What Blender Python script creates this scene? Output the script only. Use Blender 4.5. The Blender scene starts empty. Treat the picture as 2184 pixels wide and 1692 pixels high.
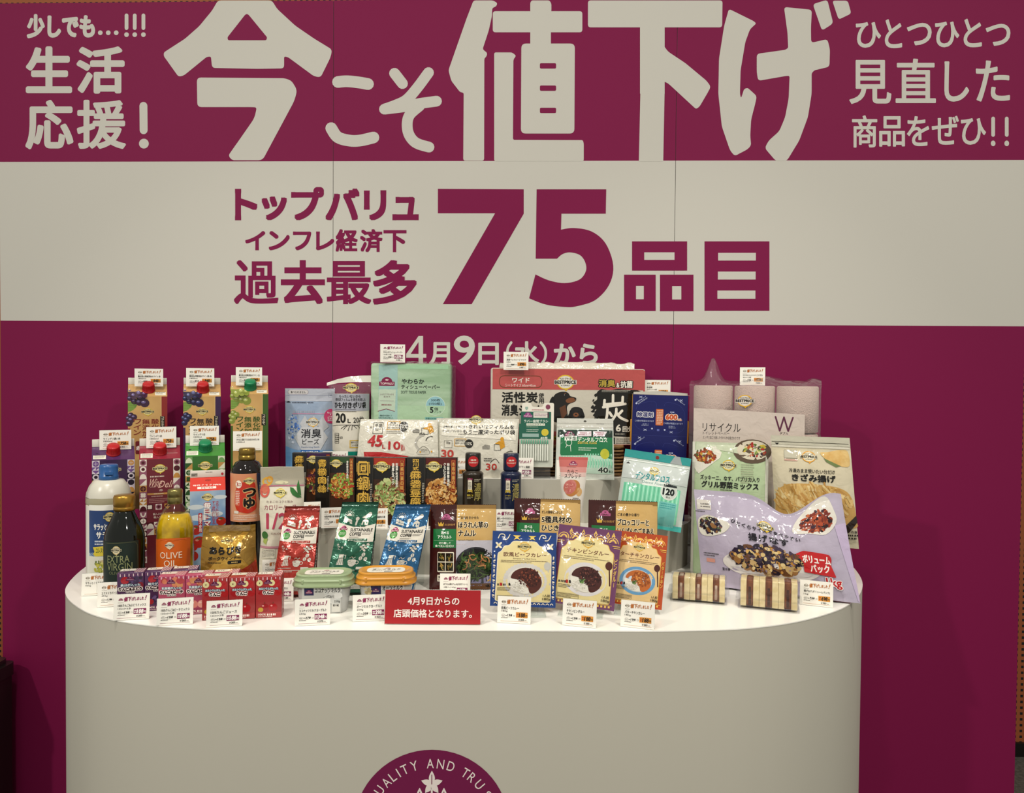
# -*- coding: utf-8 -*-
import bpy, bmesh, math, random
from mathutils import Vector, Matrix, noise
random.seed(7)
SC = bpy.context.scene
COL = SC.collection
PI = math.pi

# ---------------------------------------------------------------- camera
F_PX, CX, CY = 1600.0, 1092.0, 846.0
CAM = Vector((0.0981, -2.0029, 1.36))
YAW, PITCH, ROLL = 0.03454, 0.02197, 0.00819
_w = Vector((-math.sin(YAW)*math.cos(PITCH), math.cos(YAW)*math.cos(PITCH), -math.sin(PITCH)))
_r0 = Vector((math.cos(YAW), math.sin(YAW), 0)); _u0 = _r0.cross(_w)
_r = math.cos(ROLL)*_r0 + math.sin(ROLL)*_u0
_u = -math.sin(ROLL)*_r0 + math.cos(ROLL)*_u0
cd = bpy.data.cameras.new('camera'); cam = bpy.data.objects.new('camera', cd); COL.objects.link(cam)
cam.matrix_world = Matrix(((_r.x, _u.x, -_w.x, CAM.x), (_r.y, _u.y, -_w.y, CAM.y), (_r.z, _u.z, -_w.z, CAM.z), (0, 0, 0, 1)))
cd.sensor_width = 36.0; cd.lens = F_PX/2184*36.0; cd.clip_start = 0.05
SC.camera = cam

# ---------------------------------------------------------------- world, lamps, exposure
SC.view_settings.view_transform = 'Standard'; SC.view_settings.look = 'None'
SC.view_settings.exposure = 0.40; SC.view_settings.gamma = 1.0; SC.view_settings.use_curve_mapping = False
wd = bpy.data.worlds.new('hall'); SC.world = wd; wd.use_nodes = True
wd.node_tree.nodes['Background'].inputs[0].default_value = (1.0, 0.985, 0.90, 1)
wd.node_tree.nodes['Background'].inputs[1].default_value = 0.345
def lamp(name, loc, target, power, size, spread=120, col=(1.0, 0.945, 0.85)):
    l = bpy.data.lights.new(name, 'AREA'); l.shape = 'DISK'; l.size = size; l.energy = power; l.color = col; l.spread = math.radians(spread)
    o = bpy.data.objects.new(name, l); COL.objects.link(o); o.location = loc
    o.rotation_euler = (Vector(target)-Vector(loc)).to_track_quat('-Z', 'Y').to_euler()
    return o
lamp('ceiling_spot_left', (-2.3, -3.1, 3.35), (-0.2, -0.1, 0.8), 16, 0.13)
lamp('ceiling_spot_middle', (-0.35, -2.15, 3.3), (0.0, -0.2, 1.2), 4.5, 0.13)
lamp('ceiling_spot_right', (1.9, -3.0, 3.4), (0.8, -0.1, 0.7), 14.5, 0.13)
lamp('counter_spot_left', (-0.7, -1.25, 3.3), (-0.6, -0.45, 0.9), 1.5, 0.12, 50)
lamp('counter_spot_right', (0.65, -1.25, 3.3), (0.5, -0.45, 0.9), 1.5, 0.12, 50)

# ---------------------------------------------------------------- pixel rays
def ray(px, py): return _w + _r*((px-CX)/F_PX) - _u*((py-CY)/F_PX)
def onz(px, py, z):
    d = ray(px, py); return CAM + d*((z-CAM.z)/d.z)
def ony(px, py, y):
    d = ray(px, py); return CAM + d*((y-CAM.y)/d.y)
def proj(p):
    v = Vector(p)-CAM; k = v.dot(_w)
    return CX+F_PX*v.dot(_r)/k, CY-F_PX*v.dot(_u)/k

# ---------------------------------------------------------------- materials
def s2l(c): return c/12.92 if c <= .04045 else ((c+.055)/1.055)**2.4
def hexrgb(h):
    h = h.lstrip('#'); return tuple(s2l(int(h[i:i+2], 16)/255) for i in (0, 2, 4))
_M = {}
FIN = {'matte': (.6, .25, 0, 0, 0, 0), 'paper': (.45, .4, 0, 0, 0, 0), 'gloss': (.25, .5, 0, 0, 0, 0), 'film': (.12, .55, .42, 46, 0, 0),
       'foil': (.2, .7, .7, 55, .45, 0), 'plastic': (.3, .5, 0, 0, 0, 0), 'metal': (.3, .5, 0, 0, .9, 0), 'wall': (.6, .15, 0, 0, 0, 0),
       'crinkle': (.2, .55, .7, 60, 0, 0), 'emboss': (.65, .2, .8, 420, 0, 0)}
def mat(hx, fin='matte', alt=None, nscale=20, stretch=None):
    k = (hx, fin, alt, nscale, stretch)
    if k in _M: return _M[k]
    m = bpy.data.materials.new(fin+'_'+hx.lstrip('#')); m.use_nodes = True
    nt = m.node_tree; b = nt.nodes['Principled BSDF']
    r, sp, bs, bsc, met, _ = FIN[fin]
    b.inputs['Base Color'].default_value = (*hexrgb(hx), 1); b.inputs['Roughness'].default_value = r
    b.inputs['Specular IOR Level'].default_value = sp; b.inputs['Metallic'].default_value = met
    tc = None
    if bs or alt: tc = nt.nodes.new('ShaderNodeTexCoord')
    if bs:
        n = nt.nodes.new('ShaderNodeTexNoise'); n.inputs['Scale'].default_value = bsc; n.inputs['Detail'].default_value = 2.0
        n.inputs['Distortion'].default_value = .6
        bp = nt.nodes.new('ShaderNodeBump'); bp.inputs['Strength'].default_value = bs; bp.inputs['Distance'].default_value = .004
        nt.links.new(tc.outputs['Object'], n.inputs['Vector']); nt.links.new(n.outputs['Fac'], bp.inputs['Height'])
        nt.links.new(bp.outputs['Normal'], b.inputs['Normal'])
    if alt:
        n = nt.nodes.new('ShaderNodeTexNoise'); n.inputs['Scale'].default_value = nscale; n.inputs['Detail'].default_value = 3
        rp = nt.nodes.new('ShaderNodeValToRGB'); rp.color_ramp.elements[0].position = .38; rp.color_ramp.elements[1].position = .62
        rp.color_ramp.elements[0].color = (*hexrgb(hx), 1); rp.color_ramp.elements[1].color = (*hexrgb(alt), 1)
        mp = nt.nodes.new('ShaderNodeMapping')
        if stretch: mp.inputs['Scale'].default_value = stretch
        nt.links.new(tc.outputs['Object'], mp.inputs['Vector']); nt.links.new(mp.outputs['Vector'], n.inputs['Vector'])
        nt.links.new(n.outputs['Fac'], rp.inputs['Fac']); nt.links.new(rp.outputs['Color'], b.inputs['Base Color'])
    _M[k] = m; return m
def clear(name, tint='#ffffff', haze=0.0, rough=.06, bump=0.0, bscale=60, spec=1.0):
    """thin clear plastic: see-through with fresnel reflections and a little milky haze"""
    if name in _M: return _M[name]
    m = bpy.data.materials.new(name); m.use_nodes = True; nt = m.node_tree; nt.nodes.remove(nt.nodes['Principled BSDF'])
    out = nt.nodes['Material Output']
    tr = nt.nodes.new('ShaderNodeBsdfTransparent'); tr.inputs[0].default_value = (*hexrgb(tint), 1)
    df = nt.nodes.new('ShaderNodeBsdfDiffuse'); df.inputs[0].default_value = (.8, .8, .8, 1)
    gl = nt.nodes.new('ShaderNodeBsdfGlossy'); gl.inputs['Roughness'].default_value = rough
    m1 = nt.nodes.new('ShaderNodeMixShader'); m1.inputs[0].default_value = haze
    m2 = nt.nodes.new('ShaderNodeMixShader'); lw = nt.nodes.new('ShaderNodeLayerWeight'); lw.inputs['Blend'].default_value = .5
    pw = nt.nodes.new('ShaderNodeMath'); pw.operation = 'POWER'; pw.inputs[1].default_value = 4.0
    ad = nt.nodes.new('ShaderNodeMath'); ad.operation = 'MULTIPLY_ADD'; ad.inputs[1].default_value = .8; ad.inputs[2].default_value = .05
    nt.links.new(lw.outputs['Facing'], pw.inputs[0]); nt.links.new(pw.outputs[0], ad.inputs[0])
    mul = nt.nodes.new('ShaderNodeMath'); mul.operation = 'MULTIPLY'; mul.inputs[1].default_value = spec
    nt.links.new(tr.outputs[0], m1.inputs[1]); nt.links.new(df.outputs[0], m1.inputs[2])
    nt.links.new(ad.outputs[0], mul.inputs[0]); nt.links.new(mul.outputs[0], m2.inputs[0])
    nt.links.new(m1.outputs[0], m2.inputs[1]); nt.links.new(gl.outputs[0], m2.inputs[2]); nt.links.new(m2.outputs[0], out.inputs[0])
    if bump:
        tc = nt.nodes.new('ShaderNodeTexCoord'); n = nt.nodes.new('ShaderNodeTexNoise'); n.inputs['Scale'].default_value = bscale; n.inputs['Distortion'].default_value = 1
        bp = nt.nodes.new('ShaderNodeBump'); bp.inputs['Strength'].default_value = bump; bp.inputs['Distance'].default_value = .004
        nt.links.new(tc.outputs['Object'], n.inputs['Vector']); nt.links.new(n.outputs['Fac'], bp.inputs['Height'])
        for q in (gl, lw, df): nt.links.new(bp.outputs['Normal'], q.inputs['Normal'])
    _M[name] = m; return m
def liquid(name, tint, rough=.03):
    if name in _M: return _M[name]
    m = bpy.data.materials.new(name); m.use_nodes = True; b = m.node_tree.nodes['Principled BSDF']
    b.inputs['Base Color'].default_value = (*hexrgb(tint), 1); b.inputs['Roughness'].default_value = rough
    b.inputs['Transmission Weight'].default_value = .92; b.inputs['IOR'].default_value = 1.33
    _M[name] = m; return m
ACRYLIC = clear('acrylic', '#f9fbfa', .015, .04, spec=.7)
FILM = clear('clear_film', '#ffffff', .05, .08, .7, 38, 1.2)
FILMS = clear('clear_film_smooth', '#fdfdfd', .01, .05, .25, 30, .8)

# ---------------------------------------------------------------- text outlines
_T = {}
def text_mesh(s, bold=0.0, res=2):
    k = (s, bold, res)
    if k in _T: return _T[k]
    c = bpy.data.curves.new('t', 'FONT'); c.body = s; c.size = 1; c.resolution_u = res; c.offset = bold
    o = bpy.data.objects.new('t', c); COL.objects.link(o); bpy.context.view_layer.update()
    me = bpy.data.meshes.new_from_object(o.evaluated_get(bpy.context.evaluated_depsgraph_get()))
    v = [(q.co.x, q.co.y) for q in me.vertices]; f = [tuple(p.vertices) for p in me.polygons]
    bpy.data.objects.remove(o); bpy.data.curves.remove(c); bpy.data.meshes.remove(me)
    x0 = min(a for a, _ in v); x1 = max(a for a, _ in v); y0 = min(b for _, b in v); y1 = max(b for _, b in v)
    w = max(x1-x0, 1e-4); h = max(y1-y0, 1e-4)
    _T[k] = ([((a-x0)/w, (b-y0)/h) for a, b in v], f, w/h, h); return _T[k]

_TS = {}
def split_long(key, v, f, asp, mx):
    """glyph triangles cut finer so that they follow a curved film"""
    mx = round(mx, 1) or .1; k = key+(mx,)
    if k not in _TS:
        bm = bmesh.new(); vs = [bm.verts.new((a*asp, b, 0)) for a, b in v]
        for q in f:
            try: bm.faces.new([vs[i] for i in q])
            except ValueError: pass
        for _ in range(3):
            e = [q for q in bm.edges if q.calc_length() > mx]
            if not e: break
            bmesh.ops.subdivide_edges(bm, edges=e, cuts=1); bmesh.ops.triangulate(bm, faces=[q for q in bm.faces if len(q.verts) > 3])
        bm.verts.index_update(); _TS[k] = ([(q.co.x/asp, q.co.y) for q in bm.verts], [tuple(q.index for q in g.verts) for g in bm.faces]); bm.free()
    return _TS[k]
# ---------------------------------------------------------------- mesh builder
LAY = 0.00009
class MB:
    """collects faces for one mesh.  surf(x, y, lift) maps a printed face's coordinates to local 3D;
    frame = (x0, y0, x1, y1) gives the units artwork is drawn in (y down), spread over a W x H face."""
    def __init__(s, surf=None, W=1, H=1, frame=None, fin='gloss', seg=None):
        s.v = []; s.f = []; s.m = []; s.fm = []; s.smooth = []
        s.W, s.H, s.frame, s.fin, s.seg = W, H, frame, fin, seg
        s.surf = surf or (lambda x, y, h: (x, -h, y)); s.sm = False; s.lay0 = 0; s.jit = 0
    def mi(s, m):
        if isinstance(m, str): m = mat(m, s.fin)
        if m not in s.m: s.m.append(m)
        return s.m.index(m)
    def face(s, pts, m, smooth=None):
        i = len(s.v); s.v += [tuple(p) for p in pts]; s.f.append(tuple(range(i, i+len(pts)))); s.fm.append(s.mi(m)); s.smooth.append(s.sm if smooth is None else smooth)
    def mesh(s, vs, fs, m, smooth=None):
        i = len(s.v); s.v += [tuple(p) for p in vs]; k = s.mi(m)
        for f in fs: s.f.append(tuple(i+a for a in f)); s.fm.append(k); s.smooth.append(s.sm if smooth is None else smooth)
    def P(s, x, y, lay):
        if s.frame:
            a, b, c, d = s.frame
            x = ((x-a)/(c-a)-.5)*s.W; y = (d-y)/(d-b)*s.H
        return s.surf(x, y, (lay+s.lay0)*LAY)
    def flat(s, v2, fs, m, lay):
        s.jit = (s.jit+1) % 11; lay += s.jit*.045
        s.mesh([s.P(x, y, lay) for x, y in v2], fs, m)
    def R(s, x0, y0, x1, y1, m, lay=1, n=None):
        nx = ny = 1
        if s.seg:
            fw = abs(x1-x0)/(s.frame[2]-s.frame[0])*s.W if s.frame else abs(x1-x0)
            fh = abs(y1-y0)/(s.frame[3]-s.frame[1])*s.H if s.frame else abs(y1-y0)
            nx = max(1, math.ceil(fw/s.seg)); ny = max(1, math.ceil(fh/s.seg))
        vs = [(x0+(x1-x0)*i/nx, y1+(y0-y1)*j/ny) for j in range(ny+1) for i in range(nx+1)]
        if y0 > y1: vs = [(x0+(x1-x0)*i/nx, y0+(y1-y0)*j/ny) for j in range(ny+1) for i in range(nx+1)]
        s.flat(vs, [(j*(nx+1)+i, j*(nx+1)+i+1, (j+1)*(nx+1)+i+1, (j+1)*(nx+1)+i) for j in range(ny) for i in range(nx)], m, lay)
    def E(s, cx, cy, rx, ry, m, lay=1, n=20, a0=0, a1=2*PI, rot=0):
        rings = 3 if s.seg else 1
        vs = [(cx, cy)]; fs = []; full = abs(a1-a0-2*PI) < 1e-6; cr, sr = math.cos(rot), math.sin(rot)
        k = n if full else n+1
        for q in range(1, rings+1):
            for i in range(k):
                a = a0+(a1-a0)*i/n; ex, ey = rx*q/rings*math.cos(a), ry*q/rings*math.sin(a)
                vs.append((cx+ex*cr-ey*sr, cy+ex*sr+ey*cr))
        for i in range(n):
            j = (i+1) % k
            fs.append((0, 1+j, 1+i))
            for q in range(1, rings):
                o = 1+(q-1)*k; fs.append((o+i, o+j, o+k+j, o+k+i))
        s.flat(vs, fs, m, lay)
    def ring(s, cx, cy, rx, ry, t, m, lay=1, n=28, a0=0, a1=2*PI):
        vs = []; fs = []
        for i in range(n+1):
            a = a0+(a1-a0)*i/n
            vs += [(cx+rx*math.cos(a), cy+ry*math.sin(a)), (cx+(rx-t)*math.cos(a), cy+(ry-t)*math.sin(a))]
        for i in range(n): fs.append((2*i, 2*i+1, 2*i+3, 2*i+2))
        s.flat(vs, fs, m, lay)
    def poly(s, pts, m, lay=1, cuts=None):
        pts = list(pts)
        if cuts is None:
            cuts = 0
            if s.seg:
                kx = s.W/(s.frame[2]-s.frame[0]) if s.frame else 1
                ext = max(max(p[0] for p in pts)-min(p[0] for p in pts), max(p[1] for p in pts)-min(p[1] for p in pts))*kx
                cuts = min(22, int(ext/s.seg/1.3)+1)
        bm = bmesh.new(); vs = [bm.verts.new((x, y, 0)) for x, y in pts]; bm.faces.new(vs); bm.normal_update()
        bmesh.ops.triangulate(bm, faces=bm.faces[:])
        if cuts: bmesh.ops.subdivide_edges(bm, edges=bm.edges[:], cuts=cuts, use_grid_fill=True)
        bm.verts.index_update()
        s.flat([(q.co.x, q.co.y) for q in bm.verts], [tuple(q.index for q in f.verts) for f in bm.faces], m, lay); bm.free()
    def rpoly(s, pts, r, m, lay=1, n=4):
        s.poly(rounded(pts, r, n), m, lay)
    def RR(s, x0, y0, x1, y1, r, m, lay=1): s.rpoly([(x0, y0), (x1, y0), (x1, y1), (x0, y1)], r, m, lay)
    def frm(s, x0, y0, x1, y1, t, m, lay=1):
        s.R(x0, y0, x1, y0+t, m, lay); s.R(x0, y1-t, x1, y1, m, lay); s.R(x0, y0, x0+t, y1, m, lay); s.R(x1-t, y0, x1, y1, m, lay)
    def S(s, pts, w, m, lay=1, caps=True, closed=False):
        """brush stroke of width w"""
        pts = [Vector((a, b)) for a, b in pts]
        if closed: pts.append(pts[0])
        for i in range(len(pts)-1):
            d = pts[i+1]-pts[i]
            if d.length < 1e-9: continue
            nrm = Vector((-d.y, d.x)).normalized()*w/2
            a, b = pts[i], pts[i+1]
            s.flat([a+nrm, b+nrm, b-nrm, a-nrm], [(0, 1, 2, 3)], m, lay+.04*(i % 9))
        if caps:
            for j, p in enumerate(pts):
                n = 14; s.flat([(p.x+w/2*math.cos(2*PI*i/n), p.y+w/2*math.sin(2*PI*i/n)) for i in range(n)], [tuple(range(n))], m, lay+.4+.04*(j % 9))
    def curve(s, pts, w, m, lay=1, n=6): s.S(smooth_line(pts, n), w, m, lay)
    def T(s, t, x0, y0, x1, y1, m, bold=.012, lay=3, res=2, slant=0, rise=0, rot=None, n=6):
        """one line of lettering fitted to a box; heavier weights spread the outline with a round brush"""
        base = 0.0; n = 4 if bold < .016 else n; v, f, asp, em = text_mesh(t, base, max(res, 2))
        if s.seg:
            fw = abs(x1-x0)/(s.frame[2]-s.frame[0])*s.W if s.frame else abs(x1-x0)
            v, f = split_long((t, base, res), v, f, asp, max(.12, s.seg*1.1/max(fw/asp, 1e-5)))
        r = max(0, bold-base)*(y1-y0)/em if bold >= .01 else 0
        rx = r*abs((x1-x0)/(y1-y0)/asp) if r else 0
        mx, my = (x0+x1)/2, (y0+y1)/2; c, q = (math.cos(rot), math.sin(rot)) if rot else (1, 0)
        for k in range(n if r else 1):
            dx, dy = (r*math.cos(2*PI*k/n+.3), r*math.sin(2*PI*k/n+.3)) if r else (0, 0); out = []
            for a, b in v:
                x = x0+rx+(x1-x0-2*rx)*a+slant*(y1-y0)*(b-.5)+dx; y = y1-r+(y0-y1+2*r)*b-rise*(a-.5)+dy
                if rot: x, y = mx+(x-mx)*c-(y-my)*q, my+(x-mx)*q+(y-my)*c
                out.append((x, y))
            s.flat(out, f, m, lay)
    def VT(s, t, x0, y0, x1, y1, m, bold=.012, lay=3, res=2, fill=.94):
        n = len(t); h = (y1-y0)/n
        for i, ch in enumerate(t):
            if ch == ' ': continue
            c = y0+h*(i+.5); hh = h*fill/2
            if ch == 'ー': s.S([((x0+x1)/2, c-hh*.8), ((x0+x1)/2, c+hh*.8)], (x1-x0)*.13, m, lay, caps=False); continue
            k = .62 if ch in 'ッャュョぃっゃゅょ、。' else 1
            s.T(ch, (x0+x1)/2-(x1-x0)/2*k, c-hh*k, (x0+x1)/2+(x1-x0)/2*k, c+hh*k, m, bold, lay, res)
    def OT(s, t, x0, y0, x1, y1, m, outline, ob=.05, bold=.02, lay=3, vert=False, **k):
        g = s.VT if vert else s.T
        p = (y1-y0)*.02
        if vert: g(t, x0-ob*(x1-x0)*.8, y0-p, x1+ob*(x1-x0)*.8, y1+p, outline, ob+bold, lay, **k)
        else: g(t, x0-ob*(y1-y0), y0-ob*(y1-y0), x1+ob*(y1-y0), y1+ob*(y1-y0), outline, ob+bold, lay, n=10, **k)
        g(t, x0, y0, x1, y1, m, bold, lay+2, **k)
    def micro(s, x0, y0, x1, y1, rows, m, lay=2, fill=.55, seed=1):
        rnd = random.Random(seed); h = (y1-y0)/rows
        for r in range(rows):
            x = x0; end = x0+(x1-x0)*(1 if r < rows-1 else rnd.uniform(.6, 1)); cw = h*fill
            while x < end:
                w = cw*rnd.uniform(.35, .8); s.flat([(x, y0+h*(r+.2)), (x+w, y0+h*(r+.2)), (x+w, y0+h*(r+.2+fill)), (x, y0+h*(r+.2+fill))], [(3, 2, 1, 0)], m, lay); x += w+cw*rnd.uniform(.15, .5)
    def blobs(s, cx, cy, rx, ry, n, pal, size, lay=2, elong=1.6, seed=1, half=0, edge=.9):
        rnd = random.Random(seed)
        for i in range(n):
            while 1:
                a, b = rnd.uniform(-1, 1), rnd.uniform(-1, 1)
                if a*a+b*b < edge*edge and (half == 0 or b*half > -.15): break
            x, y = cx+a*rx, cy+b*ry; sz = size*rnd.uniform(.6, 1.3); rot = rnd.uniform(0, PI); el = rnd.uniform(1, elong); k = 9
            pts = []
            for q in range(k):
                t = 2*PI*q/k; r = rnd.uniform(.75, 1.1)
                u, w = sz*el**.5*r*math.cos(t), sz/el**.5*r*math.sin(t); pts.append((x+u*math.cos(rot)-w*math.sin(rot), y+u*math.sin(rot)+w*math.cos(rot)))
            s.flat(pts, [tuple(range(k))[::-1]], rnd.choice(pal), lay+i*.06)
    def strips(s, cx, cy, rx, ry, n, pal, length, w, lay=2, seed=1, ang=None, curl=.3):
        rnd = random.Random(seed)
        for i in range(n):
            while 1:
                a, b = rnd.uniform(-1, 1), rnd.uniform(-1, 1)
                if a*a+b*b < .8: break
            x, y = cx+a*rx, cy+b*ry; t = rnd.uniform(0, PI) if ang is None else rnd.gauss(*ang); L = length*rnd.uniform(.5, 1.1)
            c = rnd.uniform(-curl, curl)*L
            p = [(x+L*(q-.5)*math.cos(t)-c*(1-4*(q-.5)**2)*math.sin(t), y+L*(q-.5)*math.sin(t)+c*(1-4*(q-.5)**2)*math.cos(t)) for q in (0, .25, .5, .75, 1)]
            s.S(p, w*rnd.uniform(.7, 1.2), rnd.choice(pal), lay+i*.06, caps=False)
    # --- brand marks as they stand on the packs
    def bp(s, cx, cy, w, lay=4, ring='#e2b93a', fillc=None, ink='#1d1a16'):
        """yellow speech bubble ring with BESTPRICE across it"""
        rx, ry = w*.40, w*.33
        if s.frame: ry = rx*.84
        if fillc: s.E(cx, cy, rx, ry, fillc, lay); s.RR(cx-w*.52, cy-ry*.31, cx+w*.52, cy+ry*.31, ry*.1, fillc, lay+1.6)
        s.ring(cx, cy, rx, ry, rx*.13, ring, lay+1)
        s.poly([(cx-rx*.1, cy+ry*.88), (cx+rx*.45, cy+ry*.8), (cx+rx*.05, cy+ry*1.28)], ring, lay+1, cuts=0)
        if not fillc: pass
        s.T('ベストプライス', cx-w*.27, cy-ry*.62, cx+w*.27, cy-ry*.33, ink, .03, lay+3, 1)
        s.T('BESTPRICE', cx-w*.5, cy-ry*.24, cx+w*.5, cy+ry*.24, ink, .045, lay+3, 1)
        s.T('by TOPVALU', cx-w*.2, cy+ry*.38, cx+w*.2, cy+ry*.58, ink, .02, lay+3, 1)
    def tv(s, cx, cy, w, lay=4, c='#7c1d45', ink='#e8d9d4'):
        """hump shaped plate reading TOPVALU under three leaves"""
        h = w*.56
        pts = [(cx-w/2, cy+h/2), (cx+w/2, cy+h/2), (cx+w/2, cy+h*.02), (cx+w*.36, cy+h*.02)]
        pts += [(cx+w*.34*math.cos(a), cy-h*.02-h*.48*math.sin(a)) for a in [PI*i/12 for i in range(1, 12)]]
        pts += [(cx-w*.36, cy+h*.02), (cx-w/2, cy+h*.02)]
        s.poly(pts, c, lay, cuts=0)
        s.T('TOPVALU', cx-w*.42, cy+h*.12, cx+w*.42, cy+h*.38, ink, .02, lay+1, 1)
        for a in (-.9, 0, .9): s.E(cx+w*.075*math.sin(a), cy-h*.16-w*.05*math.cos(a)+w*.03, w*.03, w*.055, ink, lay+1, 8, rot=a)
    # --- solids
    def box(s, x0, y0, z0, x1, y1, z1, m, skip=''):
        A = [(x0, y0, z0), (x1, y0, z0), (x1, y1, z0), (x0, y1, z0), (x0, y0, z1), (x1, y0, z1), (x1, y1, z1), (x0, y1, z1)]
        for k, f in (('b', (3, 2, 1, 0)), ('t', (4, 5, 6, 7)), ('f', (0, 1, 5, 4)), ('r', (1, 2, 6, 5)), ('k', (2, 3, 7, 6)), ('l', (3, 0, 4, 7))):
            if k not in skip: s.face([A[i] for i in f], m)
    def bbox(s, x0, y0, z0, x1, y1, z1, m, r=.003, n=3):
        """box with rounded edges"""
        bm = bmesh.new(); bmesh.ops.create_cube(bm, size=1)
        for v in bm.verts: v.co = Vector(((x0+x1)/2+v.co.x*(x1-x0), (y0+y1)/2+v.co.y*(y1-y0), (z0+z1)/2+v.co.z*(z1-z0)))
        bmesh.ops.bevel(bm, geom=bm.edges[:], offset=r, segments=n, affect='EDGES', profile=.5)
        bm.verts.index_update(); s.mesh([v.co.copy() for v in bm.verts], [tuple(v.index for v in f.verts) for f in bm.faces], m, True); bm.free()
    def lathe(s, prof, m, n=32, sx=1, sy=1, cap=True, pw=None, off=(0, 0, 0)):
        k = len(prof); vs = []
        for (r, z) in prof:
            for i in range(n):
                a = 2*PI*i/n; c, q = math.cos(a), math.sin(a)
                if pw: c = math.copysign(abs(c)**pw, c); q = math.copysign(abs(q)**pw, q)
                vs.append((off[0]+r*sx*c, off[1]+r*sy*q, off[2]+z))
        fs = [(j*n+i, j*n+(i+1) % n, (j+1)*n+(i+1) % n, (j+1)*n+i) for j in range(k-1) for i in range(n)]
        if cap: fs += [tuple(range(n))[::-1], tuple((k-1)*n+i for i in range(n))]
        s.mesh(vs, fs, m, True)
    def prism(s, pts, z0, z1, m, mt=None, smooth=False):
        n = len(pts); 
        s.mesh([(x, y, z0) for x, y in pts]+[(x, y, z1) for x, y in pts], [(i, (i+1) % n, n+(i+1) % n, n+i) for i in range(n)], m, smooth)
        s.face([(x, y, z1) for x, y in pts], mt or m, False); s.face([(x, y, z0) for x, y in pts][::-1], mt or m, False)
    def grid(s, nx, ny, fn, m, smooth=True, flip=False):
        vs = [fn(i/nx, j/ny) for j in range(ny+1) for i in range(nx+1)]
        fs = [(j*(nx+1)+i, j*(nx+1)+i+1, (j+1)*(nx+1)+i+1, (j+1)*(nx+1)+i) for j in range(ny) for i in range(nx)]
        if flip: fs = [f[::-1] for f in fs]
        s.mesh(vs, fs, m, smooth)
    def tube(s, pts, r, m, n=8):
        pts = [Vector(p) for p in pts]; vs = []; up = Vector((0, 0, 1))
        for i, p in enumerate(pts):
            d = (pts[min(i+1, len(pts)-1)]-pts[max(i-1, 0)]).normalized(); a = d.cross(up)
            if a.length < 1e-3: a = d.cross(Vector((1, 0, 0)))
            a.normalize(); b = a.cross(d)
            vs += [p+(a*math.cos(2*PI*k/n)+b*math.sin(2*PI*k/n))*r for k in range(n)]
        fs = [(j*n+i, j*n+(i+1) % n, (j+1)*n+(i+1) % n, (j+1)*n+i) for j in range(len(pts)-1) for i in range(n)]+[tuple(range(n)), tuple((len(pts)-1)*n+i for i in range(n))]
        s.mesh(vs, fs, m, True)
    def build(s, name, parent=None, M=None, label=None, cat=None, group=None, kind=None):
        me = bpy.data.meshes.new(name); me.from_pydata(s.v, [], s.f)
        for m in s.m: me.materials.append(m)
        me.polygons.foreach_set('material_index', s.fm); me.polygons.foreach_set('use_smooth', s.smooth); me.update()
        o = bpy.data.objects.new(name, me); COL.objects.link(o)
        if parent: o.parent = parent
        if M is not None: o.matrix_local = M
        tag(o, label, cat, group, kind); return o
def tag(o, label=None, cat=None, group=None, kind=None):
    for k, v in (('label', label), ('category', cat), ('group', group), ('kind', kind)):
        if v: o[k] = v
    return o
def empty(name, M, label, cat, group=None):
    o = bpy.data.objects.new(name, None); COL.objects.link(o); o.empty_display_size = .02; o.matrix_world = M; return tag(o, label, cat, group)
def rounded(pts, r, n=4):
    out = []; N = len(pts)
    for i in range(N):
        p, a, b = Vector(pts[i]), Vector(pts[i-1]), Vector(pts[(i+1) % N])
        da, db = a-p, b-p; ra = min(r, da.length*.45, db.length*.45)
        if ra < 1e-9: out.append(tuple(p)); continue
        s0, s1 = p+da.normalized()*ra, p+db.normalized()*ra
        for k in range(n+1):
            t = k/n; q = s0*(1-t)**2+p*2*t*(1-t)+s1*t*t; out.append((q.x, q.y))
    return out
def smooth_line(pts, n=6, closed=False):
    p = [Vector(q) for q in pts]; out = []; N = len(p)
    g = (lambda i: p[i % N]) if closed else (lambda i: p[max(0, min(N-1, i))])
    for i in range(N if closed else N-1):
        a, b, c, d = g(i-1), g(i), g(i+1), g(i+2)
        for k in range(n):
            t = k/n; out.append(.5*((2*b)+(c-a)*t+(2*a-5*b+4*c-d)*t*t+(3*b-a-3*c+d)*t**3))
    if not closed: out.append(p[-1])
    return [tuple(q) for q in out]
def place(xl, xr, yt, yb, z, yaw='cam', tilt=0, roll=0, Y=None, off=0):
    """a face seen between pixels xl..xr, yt..yb standing on height z: its matrix, width and height"""
    xc = (xl+xr)/2
    if Y is None: C = onz(xc, yb, z)
    else:
        C = ony(xc, yb, Y); C.z = C.z if z is None else z
    if yaw == 'cam': yaw = math.atan2(CAM.x-C.x, C.y-CAM.y)+math.radians(off)
    else: yaw = math.radians(yaw)
    Rm = Matrix.Rotation(yaw, 4, 'Z') @ Matrix.Rotation(-math.radians(tilt), 4, 'X') @ Matrix.Rotation(math.radians(roll), 4, 'Y')
    up = (Rm @ Vector((0, 0, 1))); t = (Rm @ Vector((1, 0, 0)))
    lo, hi = .005, 1.2
    for _ in range(50):
        H = (lo+hi)/2
        if proj(C+up*H)[1] > yt: lo = H
        else: hi = H
    mid = C+up*(H/2)
    def solve(xp):
        a, b = -.8, .8
        for _ in range(50):
            q = (a+b)/2
            if proj(mid+t*q)[0] < xp: a = q
            else: b = q
        return a
    l, r = solve(xl), solve(xr)
    C = C+t*((l+r)/2)
    return Matrix.Translation(C) @ Rm, r-l, H
ZT = 0.90   # counter top
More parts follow.
